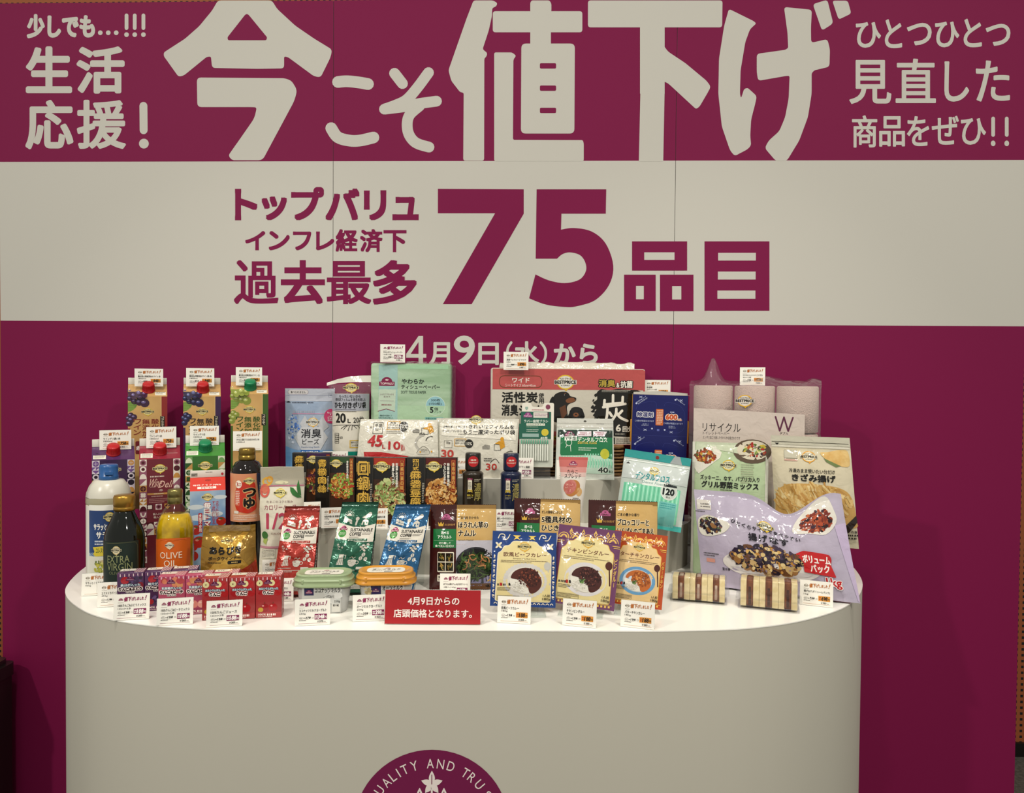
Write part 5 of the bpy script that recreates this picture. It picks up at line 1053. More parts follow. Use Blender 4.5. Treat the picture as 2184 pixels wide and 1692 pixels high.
# dressing bottles
def dressing(px, yb, body, capc, label, food, lab, tcol='#b3a45a'):
    M = place_c(px, yb, zB, Y=pB.y+.052); k = rat(1, M); r = 22*k; H = zat(967, M); zc = zat(1003, M); zl = zat(1013, M)
    root = empty('dressing_bottle', M, label, 'bottle', 'dressing bottles')
    b = MB(); b.lathe([(r*.92, 0), (r, .003), (r, zl-.002), (r*1.02, zl), (r*1.02, zl+.003), (r*.9, zl+.006), (r*.7, zc-.002), (r*.68, zc)], mat(body, 'gloss'), 36)
    b.surf = cyl(r, dr=.0004); b.W = 2*r*1.3; b.H = zl; b.frame = (-13, 0, 113, 126*zl/(2*r*1.3)); b.fin = 'gloss'; b.seg = .004; h = b.frame[3]
    b.R(24, 12, 48, 22, '#7a1d45', 2); b.tv(36, 17, 20, 3, '#7a1d45'); b.poly([(26, 22), (46, 22), (46, 72), (36, 78), (26, 72)], '#dcd5c0', 2); b.micro(29, 30, 43, 62, 5, '#3a342c', 3, .6); b.poly([(24, 66), (48, 66), (48, 80), (36, 74), (24, 80)], '#b39a3c', 3)
    b.VT('濃厚', 56, 34, 92, 118, tcol, .0, 3, 3); b.micro(56, 16, 92, 30, 2, '#c9c2a8', 2, .4); b.T(lab, 22, 88, 52, 97, '#c9b23c', .02, 3); b.micro(22, 100, 50, 110, 2, '#b0a88a', 2, .5)
    b.blobs(50, h-10, 60, 18, 90, food, 5, 2, 1.4, seed=3); b.build('bottle_body', root)
    c = MB(); rc = 17*k; c.lathe([(rc*.98, zc), (rc, zc+.003), (rc*.98, H-.004), (rc*.93, H-.0005), (rc*.88, H)], mat(capc, 'plastic'), 36); c.surf = cyl(rc, z0=zc, dr=.0003); c.W = 2*rc; c.H = H-zc; c.frame = (0, 0, 100, 100*(H-zc)/(2*rc)); c.fin = 'gloss'; c.seg = .003
    c.E(52, 50, 34, 34, '#b31e22', 2); c.T('濃厚', 34, 36, 70, 46, '#e8d8c8', .02, 4); c.T('うまみ仕立て', 24, 52, 80, 62, '#e8d8c8', .02, 4); c.build('cap', root)
dressing(1008, 1118, '#2a2218', '#1c1814', 'dark brown sesame dressing bottle with a black cap', ['#8a5a44', '#6a4030', '#a07860', '#5a3526'], '濃厚ごま')
dressing(1089, 1118, '#17203c', '#141c3a', 'navy blue caesar dressing bottle with a blue-black cap', ['#c9b48a', '#b08a5a', '#8a5a34', '#d8c8a0'], 'シーザー')
# salmon pink tube
M, W, H = place(1191, 1253, 975, 1128, zB, yaw=-6, tilt=3, roll=0, Y=pB.y+.040); fr = (832, 1108, 1103, 1108+271*H/W); hc = .020
root = empty('spread_tube', M, 'salmon pink and white cod roe spread tube standing on its cap', 'tube')
b = MB(None, W, H, fr, 'gloss'); b.sm = True
def tube_s(x, y, h=0, sg=-1):
    t = clamp((y-hc)/(H-hc)); th = .017*(1-t)**.8+.0012; wd = (.62+.38*min(1, t*1.05)); u = clamp(2*x/W, -1, 1)
    return (x*wd, sg*(th*math.sqrt(max(0, 1-u*u*.98))+h), y)
b.surf = lambda x, y, h: tube_s(x, y, h+.0002); b.seg = .004; PK = mat('#d9d2c8', 'gloss')
for sg in (-1, 1): b.grid(18, 20, lambda i, j: tube_s((i-.5)*W, hc+(H-hc)*j, 0, sg), PK, flip=sg > 0)
b.R(834, 1110, 1101, 1200, mat('#c26a64', 'gloss'), 1); b.R(838, 1200, 1098, 1250, mat('#cf8f88', 'gloss'), 1); b.R(842, 1250, 1095, 1290, mat('#d8b8b0', 'gloss'), 1); b.R(832, 1108, 1103, 1135, mat('#b85a55', 'gloss'), 2)
b.tv(968, 1165, 78, 3, '#8a2a52'); b.micro(905, 1196, 1045, 1206, 1, '#4a3430', 3); b.T('たらこ', 910, 1226, 1016, 1260, '#2a1c18', .012, 4, 3); b.T('スプレッド', 880, 1264, 1050, 1304, '#2a1c18', .012, 4, 3)
b.E(960, 1395, 92, 72, '#b3743a', 2, 24, rot=-.5); b.E(935, 1385, 78, 62, mat('#c98478', 'gloss', '#b8605a', 60), 3, 24, rot=-.6); b.E(1040, 1430, 34, 40, '#c9a06a', 2); b.blobs(935, 1385, 60, 45, 24, ['#d49a8c', '#b35a54', '#c27468'], 9, 4, 2, seed=1); b.micro(970, 1480, 1040, 1510, 2, '#5a4a44', 3, .5)
b.build('tube_body', root)
b = MB(); b.lathe([(.0165, 0), (.017, .002), (.0165, hc), (.012, hc+.002)], mat('#c9a25a', 'plastic'), 30, sy=.75); b.build('cap', root)
# navy dehumidifier box
M, W, H = place(1345, 1464, 843, 1107, zB, yaw=-4, roll=1.2, Y=-.096); D = .030
fr = (440, 200, 1525, 200+1085*H/W); y1 = fr[3]; NV = mat('#11175a', 'gloss')
b = MB(None, W, H, fr, 'gloss'); b.bbox(-W/2, .001, 0, W/2, D, H, mat('#c8963a', 'gloss'), .002, 2); b.surf = lambda x, y, h: (x, .0008-h, y); b.R(445, 200, 1522, y1, NV, 1)
b.surf = lambda x, y, h: (x, .0006-h, y)
LB = '#bcc3e0'; 
for oy in (0, 805, 1610):
    if oy+300 > y1-200: continue
    for sx, x, y in ((-1, 600, 300), (1, 1370, 330)):
        for q in range(2): b.S([(x+sx*(-60)+q*26*sx*0-sx*10*q, y+60+q*26), (x+sx*95-sx*10*q, y-40+q*26)] if sx < 0 else [(x-70-q*20, y-20+q*28), (x+80-q*20, y+80+q*28)], 10, LB, 3, False) if False else None
    b.T('切り取り線にそって', 500, 285+oy, 720, 312+oy, LB, .02, 4, rot=-.62); b.T('はさみで切り取ります', 530, 312+oy, 750, 338+oy, LB, .02, 4, rot=-.62) if oy == 0 else None
    b.T('切り取り線にそって', 1270, 310+oy, 1480, 336+oy, LB, .02, 4, rot=.62); b.E(518, 378+oy, 18, 18, LB, 4); b.E(1275, 285+oy, 18, 18, LB, 4)
    for x, y in ((600, 250), (1385, 295)):
        b.S([(x-26, y-16+oy), (x+26, y+16+oy)], 8, LB, 4); b.S([(x-26, y+16+oy), (x+26, y-16+oy)], 8, LB, 4)
    for x0, x1 in ((500, 910), (1060, 1470)):
        L_ = x0 < 800; pts = [(x0+20, 500), (x0+40, 430), (x0+130, 370), (x0+300, 330), (x1-30, 340), (x1, 400), (x1-10, 700), (x1-30, 880), (x0+330, 912), (x0+80, 880), (x0-5, 780)] if L_ else [(x0, 420), (x0+30, 350), (x0+130, 345), (x0+300, 400), (x1-20, 520), (x1, 640), (x1-20, 850), (x1-120, 930), (x0+100, 930), (x0, 860)]
        if oy: pts = [p for p in pts if p[1] < 520]
        b.curve([(x, y+oy) for x, y in pts], 3, '#3a4290', 3, 3)
    b.RR(905, 478+oy, 1050, 800+oy, 18, '#c9642c', 3); b.micro(925, 495+oy, 1030, 785+oy, 9, '#e8cdb4', 5, .6)
    b.OT('除湿剤', 542, 545+oy, 850, 640+oy, '#151b66', '#e4e2e4', .14, .03, 4); b.OT('600', 1095, 570+oy, 1325, 685+oy, '#c9562c', '#ecdcc8', .1, .05, 4); b.OT('mL', 1330, 650+oy, 1410, 692+oy, '#c9562c', '#ecdcc8', .14, .02, 4); b.T('吸湿量', 1178, 520+oy, 1262, 545+oy, LB, .03, 4)
    b.T('この部分が吸湿口になります', 500, 702+oy, 870, 738+oy, LB, .01, 4); b.T('この部分が吸湿口になります', 1062, 735+oy, 1430, 772+oy, LB, .01, 4); b.T('指で押して', 655, 770+oy, 770, 792+oy, LB, .01, 4); b.T('切り取ります', 632, 798+oy, 770, 820+oy, LB, .01, 4); b.T('指で押して', 1160, 800+oy, 1275, 822+oy, LB, .01, 4); b.T('切り取ります', 1160, 830+oy, 1298, 852+oy, LB, .01, 4)
    b.E(838, 868+oy, 17, 17, LB, 4); b.E(1085, 884+oy, 17, 17, LB, 4); b.R(935, 870+oy, 982, 912+oy, '#5a64a8', 3); b.R(448, 1005+oy, 1515, 1008+oy, '#3a4290', 3)
    for x, y in ((705, 895), (1212, 925)): b.S([(x-26, y-16+oy), (x+26, y+16+oy)], 8, LB, 4); b.S([(x-26, y+16+oy), (x+26, y-16+oy)], 8, LB, 4)
root = b.build('dehumidifier_box', None, M, 'tall navy blue dehumidifier box with orange 600 lettering', 'dehumidifier')
b = MB(); z_ = H; b.prism([(-W/2-.001, .004), (W/2+.003, .004), (W/2+.003, D), (-W/2-.001, D)], H, H+.0005, mat('#b9b6ac', 'gloss')); b.grid(2, 2, lambda i, j: (-W/2+(W+.002)*(.02+.96*i)*(1), D*.5-.001, H+.0006+.0095*j*(1 if .1 < i < .9 else .55)), mat('#b9b6ac', 'gloss')); b.build('white_tray_rim', root)
for sx in (-1, 1):
    b = MB(); b.bbox(sx*W/2-.003, .006, H*.62, sx*W/2+.004, D*.6, H*.80, mat('#c98a2c', 'gloss'), .0015, 2); b.build('orange_tab', root)
# teal topped dental floss bag leaning on the riser edge
M, W, H = place(1322, 1464, 970, 1133, zB+.010, yaw=-8, tilt=14, roll=7.5, Y=pB.y+.012)
fr = (1385, 1050, 2040, 1050+655*H/W); y1 = fr[3]
b = pouch(W, H, .018, fr, mat('#b9c4bc', 'film'), 'film', .008, .022, .0, (.98, 1), .0016, 23, pu=4, back='#8fb8a8')
TL = mat('#2f8f8c', 'film'); b.R(1385, 1050, 2040, 1128, TL, 1); b.poly([(1880, 1050), (1930, 1050), (1960, 1128), (1840, 1128)], mat('#9aa0a0', 'film'), 2); b.E(1712, 1090, 18, 18, '#7a2a24', 3); b.R(1385, 1150, 2040, 1160, '#d8dcd6', 2); b.micro(1400, 1130, 1990, 1142, 1, '#d5dcd8', 3, .4); b.poly([(1412, 1195), (1435, 1175), (1458, 1195)], '#2a2a28', 3, 0)
b.R(1392, 1168, 2034, 1340, mat('#bfc6c2', 'film'), 1); b.bp(1700, 1235, 120, 4, '#d8b22c', '#e0d8a8'); b.T('デンタルフロス', 1525, 1262, 1862, 1338, '#1f8a8a', .02, 5, 3); b.T('Dental Floss', 1600, 1345, 1800, 1370, '#5a8a88', .0, 5)
b.R(1420, 1385, 1980, y1-60, mat('#79c8a4', 'film'), 1)
for i in range(26): x = 1428+i*21; b.R(x, 1390, x+10, y1-62, mat('#a3e0c2', 'film') if i % 2 else mat('#5fb28e', 'film'), 2)
b.poly([(1600, 1335), (1830, 1335), (1830, 1385), (1600, 1390)], mat('#dfe6de', 'film'), 3)
b.E(1870, 1420, 82, 80, mat('#c9cfc8', 'film'), 5, 26); b.ring(1870, 1420, 82, 80, 6, '#dfe4da', 6); b.OT('120', 1808, 1385, 1925, 1455, '#1a2220', '#d8e0d8', .06, .05, 7); b.T('本入', 1845, 1462, 1890, 1482, '#1a2220', .02, 7); b.poly([(1810, 1352), (1860, 1340), (1940, 1352), (1940, 1372), (1810, 1372)], '#22282a', 6)
b.RR(1790, 1520, 1960, y1-30, 12, mat('#6fb8b0', 'film'), 4); b.micro(1800, 1530, 1950, 1590, 3, '#2f8f8c', 5, .5)
b.R(1385, y1-50, 2040, y1, mat('#3fa8a0', 'film'), 3)
b.build('floss_bag', None, M, 'large teal-topped dental floss bag marked 120, leaning out over the lower riser edge', 'floss bag')
# price cards of the centre back
card('やわらかティシューペーパー', '150組×5個', '298', '278', '305', 't', 'purple 278 yen price card above the green tissue pack', 811, 864, 734, 774, None, Y=YA+.075, **kw)
card('消臭ペットシーツ ワイド', '50枚入', '980', '898', '987', 'b', 'orange 898 yen price card on top of the pet sheet pack', 1074, 1127, 750, 790, None, Y=YA+.044, **kw)
card('除湿剤', '500ml×3個', '238', '228', '250', 'b', 'orange 228 yen price card above the navy dehumidifier box', 1373, 1430, 810, 848, None, Y=-.05, foot=False, tilt=2, off=0)
card('ラバー歯間ブラシ 極細', '40本', '398', '358', '393', 't', 'purple 358 yen price card below the interdental brush pack', 1082, 1138, 976, 1022, zA, Y=YA+.003, tilt=4, foot=False)
card('デンタルフロス', '40本', '298', '278', '305', 't', 'price card mostly hidden behind the salmon pink tube', 1187, 1240, 981, 1023, zA, Y=YA+.003, tilt=4, foot=False)
card('ポリ袋 45L', '10枚', '118', '98', '107', 'b', 'orange price card between the tofu sauce box and the sesame dressing', 950, 1002, 977, 1021, zA, Y=YA+.003, tilt=4, foot=False)
card('消臭ビーズ', '450g', '298', '278', '305', 't', 'price card behind the leftmost sauce boxes, before the bag roll', 688, 742, 962, 1020, zA, Y=YA+.003, tilt=4, foot=False)
card('本格中華の味 麻婆茄子', '100g', '138', '128', '138', 'b', 'orange price card mostly hidden at the left edge of the sauce boxes', 646, 684, 1070, 1118, zB, Y=pB.y+.004)
card('本格中華の味 青椒肉絲の素', '100g', '128', '118', '127', 'b', 'orange price card between the red and green coffee bags', 685, 741, 1082, 1126, zB, Y=pB.y+.004)
card('本格中華の味 回鍋肉の素', '100g', '128', '118', '127', 'b', 'orange 118 yen price card between the green and blue coffee bags', 771, 827, 1084, 1128, zB, Y=pB.y+.004)
card('四川式麻婆豆腐の素', '110g', '128', '118', '127', 'b', 'orange price card mostly hidden behind the top of the blue coffee bag', 858, 914, 1086, 1130, zB, Y=pB.y+.004)
card('濃厚シーザーサラダドレッシング', '190ml', '238', '218', '235', 't', 'purple price card under the navy caesar dressing bottle', 1053, 1110, 1086, 1132, zB, Y=pB.y+.004)
# ================================================================ right: on the counter
# twelve roll toilet paper pack
M, W, H = place(1470, 1746, 822, 1200, ZT, yaw=-19, Y=-.20)
r = W/6; root = empty('toilet_paper_pack', M, 'large clear pack of pink toilet rolls with a pale W front panel', 'toilet paper pack')
PKR = mat('#cdb5aa', 'emboss'); hr = H/4
for i in range(3):
    for j in range(4):
        b = MB(); a = 40
        b.lathe([(r*.35, hr*.02), (r*.9, hr*.01), (r*.965, hr*.03), (r*.975, hr*.5), (r*.965, hr*.96), (r*.9, hr*.985), (r*.35, hr*.98), (r*.34, hr*.7)], PKR, a, cap=False)
        b.build('paper_roll', root, Matrix.Translation(((i-1)*2*r, r+.004, j*hr)))
D = 2*r+.008
def shell(x, z, h=0): return (x, -.0005-.0015*noise.noise(Vector((x*20, z*18, 4)))-h, z)
b = MB(lambda x, y, h: shell(x, y, h+.0006), W, H, (65, 415, 1950, 415+1885*H/W), 'film', seg=.012)
b.grid(24, 30, lambda i, j: shell((i-.5)*(W+.004), .002+(H-.004)*j), FILM)
yb_ = b.frame[3]
PN = mat('#cdbfb5', 'film'); b.poly([(122, 780), (1745, 845), (1742, yb_-10), (122, yb_-10)], PN, 1)
b.bp(885, 655, 270, 4, '#d8a82c', '#d9cfc4')
b.T('リサイクル', 262, 1005, 830, 1140, '#2c2624', .004, 4, 3); b.T('トイレットペーパー', 268, 1140, 665, 1192, '#3a3230', .0, 4); b.T('エンボス加工を施したやわらかな肌ざわりです', 268, 1208, 825, 1256, '#3a3230', .006, 4)
b.S([(1332, 888), (1395, 1098), (1452, 892), (1515, 1098), (1578, 895)], 24, '#5a2440', 4); b.T('ダブル', 1395, 1115, 1515, 1152, '#3a3230', .01, 4)
b.build('front_film', root)
b = MB(); TOP = MB()
def crest(i, j):
    x = (i-.5)*(W+.006); pk = .058*math.exp(-((i-.17)/.055)**2)+.012*math.exp(-((i-.6)/.12)**2)+.010*math.exp(-((i-.95)/.05)**2)+.012
    hgt = math.sin(PI*min(1, j*1.02))**.8
    return (x, -.001+D*j+.002*math.sin(i*40), H-.002+pk*hgt+.004*noise.noise(Vector((i*16, j*5, 2)))*hgt)
b.grid(44, 12, crest, FILM); b.build('gathered_film', root)
b = MB(lambda x, y, h: (W/2+.0035+h, y, x), 1, 1); b.grid(6, 24, lambda i, j: (W/2+.002+.0015*noise.noise(Vector((i*3, j*6, 1))), D*i, H*j), FILM)
x0 = H*.66
for a_, c_, m_ in ((.62, .74, '#cfc4c0'), (.602, .62, '#4a1a34'), (.585, .600, '#cfc4c0')): b.face([(W/2+.0042, .02, H*a_), (W/2+.0042, D-.01, H*a_), (W/2+.0042, D-.01, H*c_), (W/2+.0042, .02, H*c_)], mat(m_, 'film'))
b.build('side_film', root)
# grilled vegetable bag
M, W, H = place(1475, 1637, 945, 1222, ZT, yaw=-20, tilt=2, Y=-.238); fr = (155, 590, 635, 590+480*H/W)
b = pouch(W, H, .020, fr, mat('#a9bf94', 'film', '#b9c9a4', 7), 'film', .006, .006, .25, (1, 1), .0016, 31, pu=4, back='#b9c4a8')
b.R(155, 590, 172, fr[3], '#d5d4c6', 1); b.R(618, 590, 635, fr[3], '#d5d4c6', 1); b.poly([(178, 592), (612, 588), (615, 640), (470, 660), (330, 640), (178, 800)], mat('#c3cbb0', 'film'), 1)
VG = ['#a33c1e', '#c9702c', '#7a2a18', '#c9a03a', '#6a3a22', '#8f4a24', '#4f5a2c']
b.poly([(165, 650), (300, 612), (345, 655), (335, 690), (200, 800), (165, 760)], '#dcd8ca', 2); b.blobs(240, 680, 75, 50, 120, VG, 9, 3, 2, seed=2)
b.E(535, 640, 118, 78, '#5a4a3a', 2); b.E(540, 632, 100, 62, '#cfc6b0', 3); b.blobs(545, 630, 82, 48, 60, ['#c9b03a', '#a32c22', '#4f6a34', '#d8c890', '#3a2430', '#b0562c', '#86984a'], 10, 4, 1.8, seed=5)
b.bp(391, 735, 100, 8, '#d8b22c', '#d8d4b0'); b.micro(470, 720, 545, 850, 9, '#a3a88a', 3, .5)
b.T('ズッキーニ、なす、パプリカ入り', 212, 804, 584, 836, '#1a1c14', .02, 6, 3); b.T('グリル野菜ミックス', 220, 842, 580, 886, '#14160f', .035, 6, 3); b.micro(345, 890, 450, 900, 1, '#4a4a3a', 4, .6)
b.E(450, 1010, 175, 95, '#cdc8b4', 3); b.blobs(430, 985, 125, 70, 110, ['#c9b03a', '#a32c22', '#6f8a3c', '#d8c890', '#241c22', '#b0562c', '#86984a', '#e0d8b0'], 15, 5, 2.4, seed=7)
b.build('frozen_food_bag', None, M, 'pale green grilled vegetable mix bag leaning on the toilet rolls', 'food bag')
# shredded fried tofu bag
zk = ony(1740, 1163, -.31).z
M, W, H = place(1650, 1822, 932, 1163, zk, yaw=-21, tilt=0, Y=-.31); fr = (645, 548, 1160, 548+515*H/W)
b = pouch(W, H, .016, fr, mat('#c9bfa2', 'film', '#d2c8ae', 6), 'film', .010, .030, .0, (1.02, .98), .0016, 37, pu=4, back='#b8aa86', shear=-.08)
b.R(645, 548, 1160, 610, mat('#c3bfac', 'film'), 1); b.R(648, 612, 1156, 626, '#d9d4c2', 2); b.R(650, 588, 1150, 592, '#4a4638', 3); b.poly([(668, 598), (700, 598), (684, 612)], '#2a2822', 3, 0)
b.R(728, 645, 815, 700, '#bdb8a4', 2); b.frm(728, 645, 815, 700, 2, '#8a8674', 3); b.R(728, 705, 815, 718, '#c09a8a', 2)
b.bp(890, 685, 110, 5, '#d8962c', '#d9d0b4'); b.poly(smooth_line([(965, 655), (1010, 650), (1090, 632), (1140, 640), (1145, 735), (1090, 740), (1040, 720), (990, 690)], 4, True), mat('#c9a05c', 'film', '#d8b87a', 40), 3); b.poly([(985, 690), (1090, 738), (1060, 748), (1000, 715)], '#6a7a4a', 4)
b.T('冷凍のまま使いたい分だけ', 756, 766, 1050, 796, '#1c1812', .012, 6, 3); b.T('きざみ揚げ', 772, 802, 1052, 854, '#14110c', .04, 6, 3)
b.poly(smooth_line([(660, 960), (720, 890), (800, 870), (950, 870), (1080, 890), (1140, 950), (1160, 1100), (1120, 1160), (700, 1160)], 4, True), mat('#c49a56', 'film'), 2)
b.strips(900, 985, 270, 115, 190, ['#d8b878', '#c9a05c', '#e0c890', '#b88a48', '#d2ac68'], 95, 15, 4, seed=3, ang=(1.1, .55), curl=.12)
b.poly([(1060, 1170), (1160, 1070), (1165, 1115), (1105, 1190)], '#2a1c16', 17); b.micro(1090, 1195, 1160, 1235, 2, '#2a2822', 18, .6); b.T('冷凍', 1120, 1172, 1158, 1192, '#1a1814', .02, 18); b.E(830, 1120, 60, 34, '#2a1c14', 17); b.E(830, 1115, 52, 26, '#5a3a1c', 18)
b.build('frozen_food_bag', None, M, 'tan shredded fried tofu bag at the far right behind the lilac bag', 'food bag')
b = MB(); hk = zk-ZT; b.box(-W/2+.01, -.02, hk-.003, W/2-.01, .05, hk-.0005, ACRYLIC); b.box(-W/2+.01, -.02, 0, -W/2+.013, .05, hk-.003, ACRYLIC); b.box(W/2-.013, -.02, 0, W/2-.01, .05, hk-.003, ACRYLIC)
b.build('acrylic_stand', None, Matrix.Translation((M.translation.x, M.translation.y, ZT)) @ Matrix.Rotation(math.radians(-21), 4, 'Z'), 'clear acrylic stand under the tan fried tofu bag', 'acrylic stand', 'clear acrylic stands')
# lilac eggplant bag
M, W, H = place(1490, 1812, 1063, 1258, ZT, yaw=-23, tilt=10, Y=-.368)
M = Matrix.Translation((0, 0, .003)) @ M
fr = (190, 920, 1160, 920+970*H/W); y1 = fr[3]
LIL = mat('#a69cb0', 'film', '#b2a9ba', 6)
b = pouch(W, H, .034, fr, LIL, 'film', .008, .012, .35, (1.03, .99), .0022, 41, back='#948a9e', shear=-.17, topf=lambda u: .004-.040*math.exp(-((u-.30)/.32)**2)+.014*math.exp(-((u-.9)/.25)**2))
b.R(205, 985, 305, 1050, '#cfc9c0', 2); b.micro(230, 1005, 300, 1040, 2, '#4a4440', 3, .5); b.micro(190, 1058, 290, 1070, 1, '#33302c', 3, .5)
EG = ['#231a28', '#2f2236', '#18131c', '#3f3146', '#8a5f34', '#231a28', '#5f3c24', '#b89a68', '#2a1f30']
b.poly(smooth_line([(205, 1120), (260, 1085), (330, 1095), (425, 1130), (400, 1180), (330, 1215), (240, 1225), (205, 1190)], 4, True), '#cfcabe', 2); b.blobs(295, 1150, 85, 55, 80, EG[:7]+['#5a6a3a', '#b8b49a'], 14, 3, 1.8, seed=2)
b.poly(smooth_line([(835, 1110), (880, 1000), (960, 940), (1060, 930), (1100, 1010), (1105, 1080), (1030, 1150), (930, 1130)], 4, True), '#d5d0c6', 2); b.blobs(985, 1060, 105, 72, 170, ['#6a241a', '#8a3a22', '#2a1a1c', '#a3482c', '#3a2430', '#7a2e1e', '#b8603a'], 12, 3, 2.8, seed=4)
b.bp(664, 1115, 108, 4, '#d8b22c', '#cfc8a8')
t_ = 'ひとくちサイズで食べやすい'
for i, ch in enumerate(t_):
    x = 452+i*34; y = [1118, 1130, 1139, 1146, 1151, 1153, 1153, 1152, 1151, 1152, 1158, 1168, 1178][i]-6
    b.T(ch, x-14, y-14, x+14, y+14, '#1a1620', .02, 16, 2, rot=[.4, .3, .2, .15, .1, 0, 0, 0, 0, .1, .2, .3, .3][i])
for i, (ch, x0, x1) in enumerate((('揚', 543, 600), ('げ', 612, 668), ('な', 678, 738), ('す', 742, 800))): b.T(ch, x0, 1176, x1, 1228, '#14111a', .03, 16, 3)
b.E(660, 1382, 305, 96, '#cfc9c4', 2, 36); b.E(660, 1374, 285, 84, '#b8b2b0', 3, 36); b.blobs(645, 1345, 250, 98, 260, EG, 23, 4, 1.7, seed=9); b.blobs(645, 1345, 235, 90, 34, ['#c9a05a', '#d8c08a', '#b8843f', '#cdb27a'], 14, 20, 1.6, seed=10); b.blobs(645, 1340, 240, 90, 40, ['#6a5a74', '#8a7a90', '#0e0a12'], 6, 23, 2.4, seed=11)
b.rpoly([(830, 1275), (880, 1250), (960, 1262), (1030, 1275), (1040, 1300), (1030, 1340), (1050, 1415), (920, 1400), (865, 1395), (870, 1330)], 10, '#b81e22', 20)
b.T('ボリューム', 868, 1280, 1030, 1335, '#ece2dc', .03, 22, 3, rise=-10); b.T('パック', 905, 1340, 1018, 1392, '#ece2dc', .03, 22, 3); b.OT('1kg', 985, 1418, 1075, 1488, '#b81e22', '#e6dcd8', .06, .025, 20)
b.micro(225, 1335, 330, 1365, 2, '#33302c', 3, .5); b.R(240, 1375, 300, 1400, '#c98a7a', 3); b.T('要冷凍', 345, 1425, 395, 1445, '#1a1620', .02, 16)
b.poly([(1090, 1100), (1160, 1080), (1160, y1-10), (1150, y1-10)], mat('#b8a8c4', 'film'), 1)
b.build('frozen_food_bag', None, M, 'lilac one kilogram fried eggplant bag with a red badge, front right of the counter', 'food bag')
# cutlet sandwich packs
def sandwiches(xl, xr, yt, yb, yaw, which, pale):
    M, W, H = place(xl, xr, yt, yb, ZT, yaw=yaw); D = .062; H = max(H*.86, .05)
    root = empty('sandwich_pack', M, 'clear clamshell of cutlet sandwiches, the %s one of two' % which, 'sandwich pack', 'cutlet sandwich packs')
    b = MB(); b.bbox(-W/2+.006, .004, .004, W/2-.006, D-.004, H, FILMS, .006, 3); b.build('clear_lid', root)
    b = MB(); b.prism(rounded([(-W/2, -.003), (W/2, -.003), (W/2, D+.003), (-W/2, D+.003)], .01, 4), .0205, .022, FILMS); b.prism(rounded([(-W/2+.004, 0), (W/2-.004, 0), (W/2-.004, D), (-W/2+.004, D)], .008, 4), .0006, .003, FILMS); b.build('clear_base', root)
    BR = mat('#e0cfa2', 'matte', '#d2be8c', 70); CR = mat('#7a4524', 'matte', '#59301a', 90); IN = mat('#b9a592' if pale else '#4a2718', 'matte', '#8a6a56' if pale else '#301810', 50)
    wi = (W-.018)/3
    for i, pos in enumerate(('left', 'middle', 'right')):
        s_ = empty('cutlet_sandwich', M @ Matrix.Translation((-W/2+.009+wi*i, .008, .0045)), 'cutlet sandwich at the %s of the %s clear pack' % (pos, which), 'sandwich', 'cutlet sandwiches'); h = H-.008; d = D-.018
        for k in (0, 1):
            b = MB(); x0 = .0002 if k == 0 else wi*.675; x1 = wi*.325 if k == 0 else wi-.0002
            b.bbox(x0, .001, 0, x1, d, h, BR, .0009, 2); b.build('bread_slice', s_)
        b = MB(); x0, x1 = wi*.318, wi*.682; b.bbox(x0, -.0005, .001, x1, d-.002, h+.0015, CR, .003, 3)
        b.bbox(x0+.002, -.0008, .003, x1-.002, .003, h*.8, IN, .003, 3)
        if pale: b.bbox(x0+.002, .004, h*.9, x1-.002, d-.01, h+.002, IN, .002, 2)
        b.build('cutlet', s_)
sandwiches(1424, 1556, 1224, 1289, -14, 'left', True)
sandwiches(1569, 1712, 1230, 1305, -17, 'right', False)
card('揚げなす(ボリュームパック)', '1kg', '748', '698', '753', 'b', 'orange 698 yen price card beside the right sandwich pack', 1706, 1777, 1239, 1294, ZT, -20)
card('リサイクルトイレットペーパー ピンク ダブル', '40m×12個', '598', '578', '635', 'b', 'orange 578 yen price card on top of the toilet roll pack', 1578, 1632, 783, 823, None, Y=-.17, off=0, foot=False, tilt=2)

